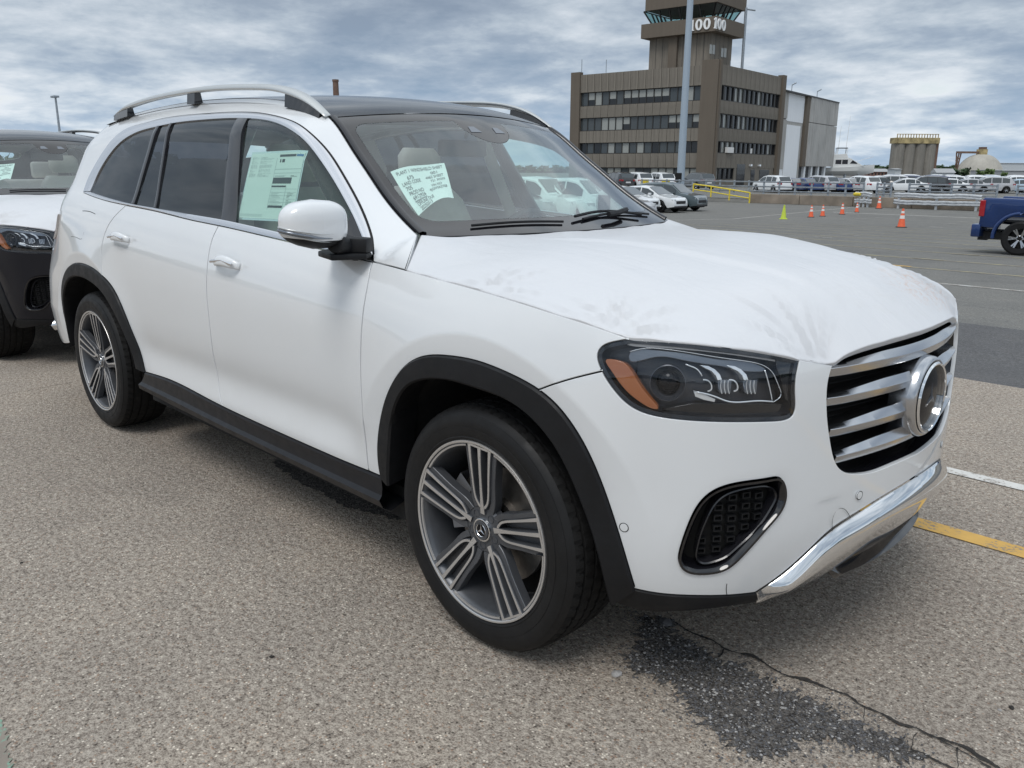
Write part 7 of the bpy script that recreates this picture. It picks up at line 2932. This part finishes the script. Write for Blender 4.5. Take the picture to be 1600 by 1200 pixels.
# far trees: one mass of leaves low on the horizon
dirty('far_leaves', (0.045, 0.075, 0.035), 0.9, var=0.4, scale=0.3)


def leaf_mass(name, u0, u1, D, vtop, n, label, cat, seed, kind='stuff', mat='far_leaves', size=0.7, depth=14):
    r = np.random.RandomState(seed)
    V = []; F = []
    for i in range(n):
        u = u0 + (u1 - u0) * r.rand()
        hmax = zat(vtop + 2.5 * math.sin(u * 0.31 + seed) + 1.8 * math.sin(u * 0.83), D) + 1
        z = -1 + hmax * r.rand() ** 0.7
        p = col_at(u, D + depth * (r.rand() - 0.5))
        c = np.array([p[0], p[1], z])
        q = r.uniform(-1, 1, (3, 3)) * size * np.array([1.6, 1.6, 0.9])
        b0 = len(V); V += [tuple(c + q[k]) for k in range(3)]; F.append((b0, b0 + 1, b0 + 2))
    o = mesh_obj(name, V, F, mat, None, smooth=False)
    return tag(o, label, cat, kind=kind)


leaf_mass('distant_wood', 1335, 1400, 420, 260.5, 2600, 'dark green tree line on the horizon left of the silos', 'trees', 1, size=1.3)
leaf_mass('distant_wood', 1455, 1500, 400, 260, 2600, 'dark green tree line between the silos and the dome', 'trees', 2, size=1.3)
leaf_mass('distant_wood', -700, 900, 500, 263.5, 14000, 'low dark tree line far off behind the parked cars', 'trees', 5, size=1.8, depth=30)
leaf_mass('distant_wood', 1600, 2300, 420, 262, 5000, 'low dark tree line far to the right', 'trees', 6, size=2.0, depth=30)
dirty('bush_leaves', (0.09, 0.14, 0.04), 0.9, var=0.4, scale=1.0)
bs = leaf_mass('bush', 1528, 1552, 240, 263, 900, 'light green bush in front of the dome base', 'bush', 3, None, 'bush_leaves', 0.4, 5)
bs = leaf_mass('bush', 1566, 1573, 230, 265, 300, 'small green bush right of the dome', 'bush', 4, None, 'bush_leaves', 0.35, 3)
bs = leaf_mass('bush', 1480, 1512, 230, 262, 900, 'dark bush below the conveyor frame', 'bush', 8, None, 'far_leaves', 0.5, 5)
# ------------------------------------------------------------------ smaller vehicles
for nm, c in (('silver_paint', (0.45, 0.46, 0.48)), ('grey_paint', (0.10, 0.11, 0.12)), ('light_blue_paint', (0.42, 0.55, 0.66)), ('navy_paint', (0.02, 0.035, 0.10)), ('red_paint', (0.30, 0.02, 0.02)), ('teal_grey_paint', (0.06, 0.085, 0.095))):
    m, nt, b = princ(nm, c, 0.3, coat=1.0)
m, nt, b = princ('plain_white_paint', (0.76, 0.78, 0.79), 0.3, coat=1.0)
m, nt, b = princ('plain_black_paint', (0.012, 0.012, 0.014), 0.25, coat=1.0)
princ('car_glass', (0.035, 0.045, 0.05), 0.04, coat=1.0)
princ('head_lamp', (0.55, 0.58, 0.60), 0.10, coat=1.0)
princ('dark_bumper', (0.02, 0.02, 0.022), 0.6)
princ('plate_white', (0.7, 0.7, 0.7), 0.5)


def car_proto(kind='suv', detail=True):
    """small car along +x (nose), wheels on z=0; returns the root and its parts"""
    root = bpy.data.objects.new('parked_car', None); COL.objects.link(root)
    L, W, H = {'suv': (4.6, 1.82, 1.68), 'hatch': (4.4, 1.78, 1.52), 'sedan': (4.7, 1.82, 1.45)}[kind]
    hw = W / 2
    f, r = L / 2, -L / 2
    belt_z = 0.98 if kind != 'sedan' else 0.92
    # side outline: x, z of hood / glass / roof
    top = {'suv': [(f, 0.66), (f - 0.05, 0.80), (f - 0.25, 0.93), (f - 1.05, 1.06), (f - 1.75, H - 0.10), (f - 2.3, H), (f - 3.5, H - 0.03), (r + 0.45, H - 0.14), (r + 0.10, 1.05), (r + 0.02, 0.85), (r, 0.5)],
           'hatch': [(f, 0.62), (f - 0.05, 0.74), (f - 0.25, 0.85), (f - 1.05, 0.99), (f - 1.85, H - 0.08), (f - 2.4, H), (f - 3.3, H - 0.05), (r + 0.45, H - 0.22), (r + 0.08, 1.0), (r + 0.02, 0.8), (r, 0.5)],
           'sedan': [(f, 0.58), (f - 0.05, 0.68), (f - 0.3, 0.80), (f - 1.25, 0.93), (f - 2.05, H - 0.06), (f - 2.6, H), (f - 3.3, H - 0.04), (r + 0.75, 1.02), (r + 0.1, 0.97), (r + 0.02, 0.75), (r, 0.45)]}[kind]
    tx = np.array([p[0] for p in top])[::-1]; tz = np.array([p[1] for p in top])[::-1]
    xs = np.unique(np.r_[np.linspace(r + 0.001, f - 0.001, 36), tx[1:-1]])
    wr = 0.34
    wheels = (f - 0.88, r + 0.86)

    def half(x):
        k = abs(x) / (L / 2)
        return hw * (1 - 0.22 * max(0, (k - 0.72) / 0.28) ** 2.2)
    rows = []
    for x in xs:
        zt = float(np.interp(x, tx, tz)); h = half(x)
        zb = 0.24 + 0.10 * max(0, (abs(x) - L / 2 + 0.5) / 0.5)
        for xc in wheels:
            d = abs(x - xc)
            if d < wr + 0.05:
                zb = max(zb, wr + math.sqrt(max(0, (wr + 0.05) ** 2 - d * d)) * 1.02)
        zs_ = min(zt, belt_z)
        inner = h * 0.80 if zt > belt_z + 0.02 else h * 0.92
        k = min(1, max(0, (zt - belt_z) / (H - belt_z)))
        wtop = h * (0.94 - 0.20 * k)
        zb = min(zb, zs_ - 0.05)
        ring = [(0, zb), (h * 0.86, zb), (h * 0.98, zb + 0.05 * (zs_ - zb)), (h, zb + 0.4 * (zs_ - zb)), (h * 0.985, zb + 0.8 * (zs_ - zb)), (h * 0.95, zs_), (h * 0.95 - (h * 0.95 - wtop) * 0.92, zs_ + (zt - zs_) * 0.90), (wtop * 0.86, zt - 0.004), (0, zt + 0.015)]
        rows.append([(x, y, z) for y, z in ring])
    n = 9
    b = MB().mat('plain_white_paint')
    V = []; F = []
    for row in rows:
        V += row
    m = len(rows)
    for i in range(m - 1):
        for j in range(n - 1):
            F.append((i * n + j, (i + 1) * n + j, (i + 1) * n + j + 1, i * n + j + 1))
    F.append(tuple(range(n))); F.append(tuple((m - 1) * n + j for j in range(n))[::-1])
    b.add(V, F)
    V2 = [(x, -y, z) for x, y, z in V]
    b.add(V2, [fc[::-1] for fc in F])
    bm_o = b.build('body', None, root, smooth=0.55)
    # glass: side windows, windshield, rear window as proud panels
    def side_at(x, t):
        zt = float(np.interp(x, tx, tz)); h = half(x); zs_ = min(zt, belt_z)
        k = min(1, max(0, (zt - belt_z) / (H - belt_z))); wtop = h * (0.94 - 0.20 * k)
        y = h * 0.95 - (h * 0.95 - wtop) * 0.92 * t; z = zs_ + (zt - zs_) * 0.90 * t
        return (x, y + 0.006, z)
    gx0, gx1 = (f - 1.30, r + 0.55)
    spans = [(f - 1.38, f - 2.28), (f - 2.36, f - 3.22), (f - 3.30, r + (0.62 if kind != 'sedan' else 1.0))]
    for sgn in (1, -1):
        for (xa, xb) in spans:
            if xb > xa - 0.1:
                continue
            V = []; F = []
            nn = 7
            for i in range(nn):
                x = xa + (xb - xa) * i / (nn - 1)
                for t in (0.08, 0.9):
                    p = side_at(x, t); V.append((p[0], p[1] * sgn, p[2]))
            for i in range(nn - 1):
                F.append((2 * i, 2 * i + 1, 2 * i + 3, 2 * i + 2))
            g = MB().mat('car_glass'); g.add(V, F); g.build('side_window', None, root, fix=False)

    def top_at(x, yy):
        zt = float(np.interp(x, tx, tz)); h = half(x)
        k = min(1, max(0, (zt - belt_z) / (H - belt_z))); wtop = h * (0.94 - 0.20 * k)
        return (x, yy * wtop * 0.88, zt + 0.020 + 0.0 * yy)
    ws0, ws1 = (f - 1.10, f - 1.74) if kind != 'hatch' else (f - 1.10, f - 1.84)
    if kind == 'sedan':
        ws0, ws1 = f - 1.30, f - 2.02
    rw0, rw1 = (r + 0.14, r + 0.43) if kind != 'sedan' else (r + 0.80, r + 1.30)
    for (x0, x1, nm) in ((ws0, ws1, 'windshield'), (rw0, rw1, 'rear_screen')):
        V = []; F = []
        for i in range(4):
            x = x0 + (x1 - x0) * i / 3
            for yy in (-1, -0.5, 0, 0.5, 1):
                V.append(top_at(x, yy))
        for i in range(3):
            for j in range(4):
                F.append((i * 5 + j, i * 5 + j + 1, (i + 1) * 5 + j + 1, (i + 1) * 5 + j))
        g = MB().mat('car_glass'); g.add(V, F); g.build(nm, None, root, fix=False, smooth=True)
    # lower cladding, grille, lamps
    if detail:
        g = MB().mat('dark_bumper')
        g.box(f - 0.12, f + 0.02, -0.50, 0.50, 0.50, 0.68); g.build('grille', None, root, bevel=0.04)
        g = MB().mat('dark_bumper'); g.box(f - 0.25, f + 0.03, -0.68, 0.68, 0.28, 0.40); g.build('bumper', None, root, bevel=0.04)
        g = MB().mat('dark_bumper'); g.box(r - 0.02, r + 0.25, -0.72, 0.72, 0.30, 0.48); g.build('bumper', None, root, bevel=0.04)
        g = MB().mat('plate_white'); g.box(r - 0.03, r + 0.1, -0.26, 0.26, 0.62, 0.76); g.build('number_plate', None, root)
    for sgn in (1, -1):
        g = MB().mat('head_lamp'); h0 = half(f - 0.2)
        g.prism([(f - 0.42, sgn * h0 * 0.99), (f - 0.10, sgn * half(f - 0.1) * 0.99), (f + 0.005, sgn * 0.52), (f - 0.12, sgn * 0.50), (f - 0.35, sgn * 0.7)], 0.66, 0.78)
        g.build('headlight', None, root, bevel=0.015)
        g = MB().mat('red_lens'); g.prism([(r + 0.30, sgn * half(r + 0.3) * 1.0), (r - 0.01, sgn * half(r) * 0.98), (r - 0.01, sgn * 0.52), (r + 0.15, sgn * 0.55)], 0.80, 0.96)
        g.build('tail_lamp', None, root, bevel=0.01)
        if detail:
            g = MB().mat('plain_white_paint'); g.box(f - 1.62, f - 1.48, sgn * hw * 0.98, sgn * (hw * 0.98 + 0.19), 0.98, 1.12); g.build('mirror', None, root, bevel=0.03)
    for xc in wheels:
        for sgn in (1, -1):
            w = bpy.data.objects.new('wheel', None); COL.objects.link(w); w.parent = root; w.location = (xc, sgn * (hw - 0.11), wr)
            g = MB().mat('tyre_rubber'); g.lathe([(-0.10, 0.20), (-0.11, 0.31), (-0.08, wr), (0.08, wr), (0.11, 0.31), (0.10, 0.20)], 24); g.build('tyre', None, w, smooth=0.6)
            g = MB().mat('satin_silver')
            g.lathe([(sgn * 0.075, 0.001), (sgn * 0.085, 0.06), (sgn * 0.07, 0.08)], 12)
            g.lathe([(sgn * 0.10, 0.205), (sgn * 0.095, 0.235), (sgn * 0.02, 0.20)], 24)
            for k in range(5):
                a = 2 * math.pi * k / 5
                d = np.array([math.cos(a), 0, math.sin(a)]); p = np.array([-math.sin(a), 0, math.cos(a)])
                g.bar(d * 0.04 + [0, sgn * 0.078, 0], d * 0.22 + [0, sgn * 0.088, 0], 0.05, 0.02, up=(0, 1, 0))
            g.build('rim', None, w)
            g = MB().mat('gap_black'); g.lathe([(sgn * 0.03, 0.20), (sgn * 0.03, 0.001)], 16); g.build('wheel_back', None, w)
    g = MB().mat('gap_black')
    for xc in wheels:
        g.lathe([(-hw * 0.90, wr + 0.07), (hw * 0.90, wr + 0.07)], 20, 'y', (xc, 0, wr), 0, math.pi)
    g.box(r + 0.2, f - 0.2, -hw * 0.8, hw * 0.8, 0.22, 0.40)
    g.build('underbody', None, root)
    return root


PROTO = {}
USED = set()


def park(kind, paint_, x, y, z, yaw, label, group, scale=1.0, detail=True):
    key = (kind, detail)
    if key not in PROTO:
        PROTO[key] = car_proto(kind, detail)
    if key not in USED:
        o = PROTO[key]; USED.add(key)
        kids = list(o.children)
        first = True
        for s_ in [o] + kids:
            if s_.data:
                for sl_ in s_.material_slots:
                    if sl_.material and sl_.material.name == 'plain_white_paint' and paint_ != 'plain_white_paint':
                        sl_.link = 'OBJECT'; sl_.material = MAT[paint_]
    else:
        o = copy_tree(PROTO[key], None, {'plain_white_paint': paint_})
        for ch in o.children:
            if ch.data:
                for i, sl_ in enumerate(ch.material_slots):
                    nm = ch.data.materials[i].name
                    if nm == 'plain_white_paint':
                        sl_.link = 'OBJECT'; sl_.material = MAT[paint_]
    o.location = (x, y, z); o.rotation_euler = (0, 0, yaw); o.scale = (scale,) * 3
    for k in ('label', 'category', 'group'):
        if k in o:
            del o[k]
    tag(o, label, 'car', group)
    return o


# three cars parked at the edge of the lot, noses towards the right front
def face_yaw(du):
    """heading given as (right, forward-away) in photo terms"""
    d = RT[:2] / np.linalg.norm(RT[:2]) * du[0] + HF * du[1]
    return math.atan2(d[1], d[0])


for (u, v, D_, paint_, kind, lab, yw) in ((1018, 334, None, 'plain_white_paint', 'hatch', 'white hatchback nearest to the hood, leftmost of three cars beside the lot', (0.72, -0.69)),
                                          (1061, 332.5, None, 'plain_white_paint', 'hatch', 'white hatchback in the middle of three cars beside the lot', (0.72, -0.69)),
                                          (1092, 330, None, 'teal_grey_paint', 'suv', 'dark grey green crossover, rightmost of three cars beside the lot', (0.78, -0.63))):
    p = GR(u, v)
    D = D_at(p[0], p[1])
    yaw = face_yaw(yw)
    # the traced point is the nose, so step back half a length
    x, y = p[0] - math.cos(yaw) * 2.1, p[1] - math.sin(yaw) * 2.1
    park(kind, paint_, x, y, float(gz(y)), yaw, lab, 'three cars beside the lot', 1.0)

# two pale SUVs seen from behind, in front of the tower building
for (u, lab, pnt) in ((995, 'white SUV seen from behind, partly hidden by the windshield pillar edge', 'plain_white_paint'), (1029, 'white SUV seen from behind, just left of the light pole', 'plain_white_paint'), (1090, 'dark car behind the railing right of the light pole', 'grey_paint'),
                      (966, 'dark car behind the railing, half hidden by the windshield', 'plain_black_paint')):
    D = 97.0
    x, y = col_at(u, D)
    park('suv', pnt, x, y, LOT, face_yaw((-0.35, 1.0)), lab, 'cars in front of the tower building', 1.12)

# rows behind the railing
rowcol = [('navy_paint', 'navy'), ('plain_white_paint', 'white'), ('blue_paint', 'blue'), ('silver_paint', 'silver'), ('plain_black_paint', 'black'), ('blue_paint', 'blue'), ('silver_paint', 'silver'), ('light_blue_paint', 'pale blue')]
ords = ['leftmost', 'second', 'third', 'fourth', 'fifth', 'sixth', 'seventh', 'eighth', 'ninth', 'tenth', 'eleventh', 'twelfth', 'thirteenth', 'fourteenth']
us = [1208, 1232, 1256, 1279, 1301, 1322, 1345]
cols1 = [1, 0, 2, 3, 2, 3, 1]
for k, u in enumerate(us):
    D = 86.0
    x, y = col_at(u, D)
    m_, nm_ = rowcol[cols1[k]]
    park('sedan' if k % 3 else 'suv', m_, x, y, LOT, face_yaw((-0.5 if k % 2 else -0.35, 1.0)), '%s car, %s from the left in the row behind the railing below the hangar' % (nm_, ords[k]) if k else 'white car, leftmost in the row behind the railing below the hangar', 'cars behind the railing below the hangar', 1.0, False)
us = [1415, 1448, 1480, 1512, 1548, 1592, 1625]
cols2 = [1, 4, 1, 3, 3, 7, 0]
for k, u in enumerate(us):
    D = 88.0
    x, y = col_at(u, D)
    m_, nm_ = rowcol[cols2[k]]
    park(['sedan', 'suv', 'sedan'][k % 3], m_, x, y, LOT, face_yaw((-1.0, 0.25)), '%s car, %s from the left in the row just behind the right hand railing' % (nm_, ords[k]), 'first row of cars behind the right hand railing', 1.0, False)
for rw, (dd, off, nn, gname) in enumerate(((13, 1372, 12, 'second row of cars'), (27, 1366, 13, 'third row of cars'), (44, 1372, 13, 'farthest row of cars'))):
    r_ = np.random.RandomState(20 + rw)
    for k in range(nn):
        u = off + k * 21.5 + r_.uniform(-2, 2)
        D = 88.0 + dd
        x, y = col_at(u, D)
        m_, nm_ = rowcol[[1, 3, 1, 7, 4, 1, 0, 3, 1][int(r_.randint(9))]]
        park(['sedan', 'suv', 'suv'][k % 3], m_, x, y, LOT, face_yaw((-1.0, 0.35)), '%s car, %s from the left in the %s beyond the right hand railing' % (nm_, ords[k], gname.replace(' of cars', '')), gname + ' beyond the right hand railing', 1.0, False)
# rows seen through the windshield of the white SUV
for rw, (D, off, nn) in enumerate(((34, 778, 6), (46, 770, 7), (66, 765, 9))):
    r_ = np.random.RandomState(40 + rw)
    for k in range(nn):
        u = off + k * (190 / nn)
        x, y = col_at(u, D)
        m_, nm_ = rowcol[[1, 3, 1, 4, 1, 3][int(r_.randint(6))]]
        zz = float(gz(y)) if y < WY else LOT
        park(['suv', 'sedan'][k % 2], m_, x, y, zz, face_yaw((0.7, -0.7)), '%s car, %s from the left in the %s row seen through the windshield' % (nm_, ords[k], ('near', 'middle', 'far')[rw]), 'cars seen through the windshield', 1.0, False)

# ------------------------------------------------------------------ blue pickup
def pickup():
    p = GR(1588, 399.5)
    t = empty('pickup_truck', (p[0], p[1], float(gz(p[1]))), 0, 'blue pickup truck cut off by the right edge, rear end towards us', 'pickup truck')
    D = D_at(p[0], p[1])
    k = 1.0
    # local x forward (away to the right), origin under the rear wheel on the visible side, body extends to +y
    wr = 0.39
    def pr(P, y0, y1, mat, nm, bev=0.03, par=t):
        b = MB().mat(mat)
        b.prism([(x, z) for x, z in P], y0, y1, lambda V: np.stack([np.asarray(V)[:, 0], np.asarray(V)[:, 2], np.asarray(V)[:, 1]], -1))
        return b.build(nm, None, par, bevel=bev, smooth=0.5)
    arch = [(0.52 * math.cos(a), 0.42 + 0.50 * math.sin(a)) for a in np.linspace(0, math.pi, 13)]
    bed = [(-0.90, 0.62), (-0.88, 1.26), (-0.84, 1.30), (1.35, 1.26), (1.40, 1.22), (1.40, 0.50), (0.56, 0.46)] + arch[0:] + [(-0.55, 0.60)]
    pr(bed, 0.02, 0.12, 'blue_paint', 'bed_side')
    pr(bed, 1.72, 1.82, 'blue_paint', 'bed_side')
    # flared arch lip
    b = MB().mat('blue_paint')
    c = np.array([(0.56 * math.cos(a), 0, 0.42 + 0.54 * math.sin(a)) for a in np.linspace(-0.1, math.pi + 0.1, 20)])
    b.tube(c, 0.045, 8); b.build('arch_lip', None, t, smooth=0.8)
    pr([(-0.92, 0.64), (-0.91, 1.26), (-0.84, 1.26), (-0.84, 0.64)], 0.12, 1.72, 'blue_paint', 'tailgate')
    b = MB().mat('dark_bumper'); b.box(-0.83, 1.3, 0.1, 1.74, 0.75, 0.80); b.build('bed_floor', None, t)
    b = MB().mat('blue_paint'); b.box(-1.04, -0.84, -0.01, 1.85, 0.38, 0.68); b.build('bumper', None, t, bevel=0.03, smooth=0.5)
    b = MB().mat('dark_bumper'); b.box(-0.85, 1.4, 0.3, 1.5, 0.32, 0.50); b.build('chassis', None, t)
    b = MB().mat('dark_bumper'); b.box(-1.0, -0.8, 0.5, 0.64, 0.28, 0.44); b.build('tow_hitch', None, t)
    for yy in (-0.004, 1.73):
        b = MB().mat('red_lens'); b.box(-0.925, -0.80, yy, yy + 0.12, 0.86, 1.24); b.build('tail_lamp', None, t, bevel=0.02)
    cab = [(1.42, 0.46), (1.42, 1.28), (1.50, 1.72), (1.75, 1.80), (3.0, 1.80), (3.7, 1.28), (4.5, 1.18), (4.75, 0.9), (4.75, 0.45), (4.3, 0.45), (3.2, 0.45)]
    pr(cab, 0.04, 1.80, 'blue_paint', 'cab', 0.06)
    pr([(1.60, 1.30), (1.66, 1.70), (2.9, 1.70), (3.45, 1.30)], 0.03, 1.81, 'car_glass', 'cab_window', 0.01)
    for (xx, yy) in ((0, 0.0), (3.5, 0.0), (0, 1.84), (3.5, 1.84)):
        s = 1 if yy == 0 else -1
        w = empty('wheel', (xx, yy + s * 0.12, wr), parent=t)
        g = MB().mat('tyre_rubber'); g.lathe([(-0.11, 0.23), (-0.12, 0.34), (-0.10, 0.385), (0.10, 0.385), (0.12, 0.34), (0.11, 0.23)], 40); g.build('tyre', None, w, smooth=0.5)
        g = MB().mat('satin_silver')
        g.lathe([(-s * 0.11, 0.232), (-s * 0.10, 0.25), (0, 0.22)], 40)
        g.lathe([(-s * 0.07, 0.05), (-s * 0.06, 0.075), (0, 0.07)], 20)
        for q in range(6):
            for da in (-0.13, 0.13):
                a = 2 * math.pi * q / 6 + da
                d = np.array([math.cos(a), 0, math.sin(a)]); d0 = np.array([math.cos(a - da), 0, math.sin(a - da)])
                g.bar(d0 * 0.06 + [0, -s * 0.065, 0], d * 0.235 + [0, -s * 0.095, 0], 0.035, 0.03, up=(0, 1, 0))
        g.build('rim', None, w)
        g = MB().mat('gap_black'); g.lathe([(-s * 0.02, 0.22), (-s * 0.02, 0.001)], 20); g.build('wheel_back', None, w)
        g = MB().mat('gap_black'); g.lathe([(-s * 0.072, 0.048), (-s * 0.073, 0.001)], 16); g.build('hub_cap', None, w)
    t.rotation_euler = (0, 0, R(2))
    return t


TRUCK = pickup()

# ------------------------------------------------------------------ motor boat on land behind the hangar
def boat():
    D = 150.0
    a, L, T, e, n = frame2(1279, 1362, D, D - 2)
    t = empty('motor_boat', (a[0], a[1], zat(274.0, D)), math.atan2(e[1], e[0]), 'white sport fishing boat with flybridge and tall antennas, stored ashore', 'boat')
    k = L / 10.0
    princ('boat_white', (0.72, 0.73, 0.72), 0.4)
    princ('boat_window', (0.015, 0.015, 0.02), 0.1)
    t.scale = (1, 1, 1.22)
    # hull lofted from stern to bow
    rows = []
    for i in range(13):
        x = i / 12 * 10.4
        tt = i / 12
        w = 1.55 * (1 - max(0, tt - 0.45) ** 2 * 3.2) if tt > 0.45 else 1.55
        w = max(w, 0.03)
        sh = 1.55 + 0.9 * max(0, tt - 0.3) ** 1.6
        kz = 0.25 + 1.15 * max(0, tt - 0.72) ** 1.4 * 3.0
        rows.append([(x * k, 0, kz * k), (x * k, w * 0.55 * k, (kz + 0.35) * k), (x * k, w * 0.92 * k, (kz + (sh - kz) * 0.55) * k), (x * k, w * k, sh * k), (x * k, w * 0.9 * k, (sh - 0.02) * k), (x * k, 0, (sh - 0.05) * k)])
    V = [p for r in rows for p in r]; F = []
    for i in range(12):
        for j in range(5):
            F.append((i * 6 + j, (i + 1) * 6 + j, (i + 1) * 6 + j + 1, i * 6 + j + 1))
    F.append(tuple(range(6)))
    b = MB().mat('boat_white'); b.add(V, F); b.add([(x, -y, z) for x, y, z in V], [f[::-1] for f in F])
    b.build('hull', None, t, smooth=0.6)
    def pk(P, w0, w1, mat, nm, bev=0.03):
        b = MB().mat(mat)
        P = [(x * k, z * k) for x, z in P]
        b.prism(P, -w0 * k, w0 * k, lambda V: np.stack([np.asarray(V)[:, 0], np.asarray(V)[:, 2], np.asarray(V)[:, 1]], -1))
        return b.build(nm, None, t, bevel=bev)
    pk([(2.3, 1.5), (2.3, 3.0), (5.6, 3.05), (8.3, 1.75)], 1.15, 1, 'boat_white', 'cabin')
    pk([(2.9, 2.1), (2.9, 2.75), (4.0, 2.78), (4.0, 2.1)], 1.18, 1, 'boat_window', 'cabin_window', 0)
    pk([(4.15, 2.1), (4.15, 2.78), (5.2, 2.8), (5.2, 2.1)], 1.18, 1, 'boat_window', 'cabin_window', 0)
    pk([(5.6, 2.2), (6.1, 2.72), (6.9, 2.3), (7.0, 2.15)], 1.19, 1, 'boat_window', 'cabin_window', 0)
    pk([(2.3, 3.05), (2.4, 3.6), (4.9, 3.7), (5.3, 3.08)], 1.0, 1, 'boat_white', 'flybridge')
    pk([(2.9, 4.55), (2.95, 4.68), (5.0, 4.68), (5.0, 4.55)], 0.95, 1, 'boat_window', 'hardtop')
    b = MB().mat('cone_white')
    for x in (3.0, 4.9):
        for y in (-0.85, 0.85):
            b.tube([(x * k, y * k, 3.5 * k), ((x + 0.1) * k, y * k, 4.6 * k)], 0.05 * k, 6)
    b.build('top_frame', None, t)
    for i, (x, y, zt, lean) in enumerate(((1.9, 0.9, 8.8, -0.5), (3.2, -0.6, 8.0, 0.2), (4.8, 0.8, 9.6, 0.3), (1.2, -0.9, 7.4, -1.6), (3.0, 0.8, 8.6, -1.4))):
        b = MB().mat('cone_white'); b.tube([(x * k, y * k, 3.0 * k), ((x + lean) * k, y * k, zt * k)], [0.05 * k, 0.025 * k], 5); b.build('antenna', None, t)
    b = MB().mat('cone_white')
    pts = [((6.6 + 0.5 * i) * k, 0, (2.45 + 0.12 * i) * k) for i in range(8)]
    b.tube(pts, 0.03 * k, 5)
    b.build('bow_rail', None, t)
    for x in (2.5, 5.0, 7.5):
        b = MB().mat('post_steel'); b.box((x - 0.1) * k, (x + 0.1) * k, -1.2 * k, 1.2 * k, -1.6, 0.45 * k); b.build('support', None, t)
    return t


boat()

# ------------------------------------------------------------------ poles and trees behind the photographer, mirrored in glass and paint
def utility_pole(x, y, label):
    t = empty('utility_pole', (x, y, 0), 0, label, 'utility pole', 'utility poles behind the photographer')
    b = MB().mat('brick_brown'); b.tube([(0, 0, 0), (0, 0, 11)], [0.17, 0.12], 10); b.build('pole', None, t, smooth=0.8)
    b = MB().mat('brick_brown'); b.box(-1.2, 1.2, -0.06, 0.06, 10.1, 10.25); b.build('crossarm', None, t)
    for k in (-1.0, 0, 1.0):
        b = MB().mat('cone_white'); b.lathe([(10.25, 0.05), (10.45, 0.05), (10.45, 0.001)], 8, 'z', (k, 0, 0)); b.build('insulator', None, t)
    return t


pts_ = [(-34, -38), (-12, -42), (10, -46), (32, -50)]
for i, (x, y) in enumerate(pts_):
    utility_pole(x, y, 'brown wooden utility pole, %s of the row behind the photographer' % ('first', 'second', 'third', 'last')[i])
for i in range(3):
    (x0, y0), (x1, y1) = pts_[i], pts_[i + 1]
    for k in (-1.0, 0, 1.0):
        b = MB().mat('gap_black')
        b.tube([(x0 + (x1 - x0) * t + k, y0 + (y1 - y0) * t, 10.45 - 1.4 * math.sin(math.pi * t)) for t in np.linspace(0, 1, 12)], 0.03, 4)
        tag(b.build('overhead_wire', None, None), '%s wire between the %s and the next utility pole, outside the frame' % ({-1.0: 'left black overhead', 0: 'middle black overhead', 1.0: 'right black overhead'}[k], ('first', 'second', 'third')[i]), 'wire', 'overhead wires')
r_ = np.random.RandomState(77)
V = []; F = []
for i in range(26000):
    a = r_.uniform(R(150), R(395)); rad = 140 + r_.uniform(-8, 8)
    z = (2.6 + 1.4 * math.sin(a * 9) + 1.5 * math.sin(a * 23)) * r_.rand() ** 1.2
    c = np.array([rad * math.cos(a), rad * math.sin(a), z]); q = r_.uniform(-1, 1, (3, 3)) * 1.1
    b0 = len(V); V += [tuple(c + q[k]) for k in range(3)]; F.append((b0, b0 + 1, b0 + 2))
tag(mesh_obj('distant_wood', V, F, 'far_leaves', None, smooth=False), 'dark belt of trees behind the photographer, outside the frame', 'trees', kind='stuff')
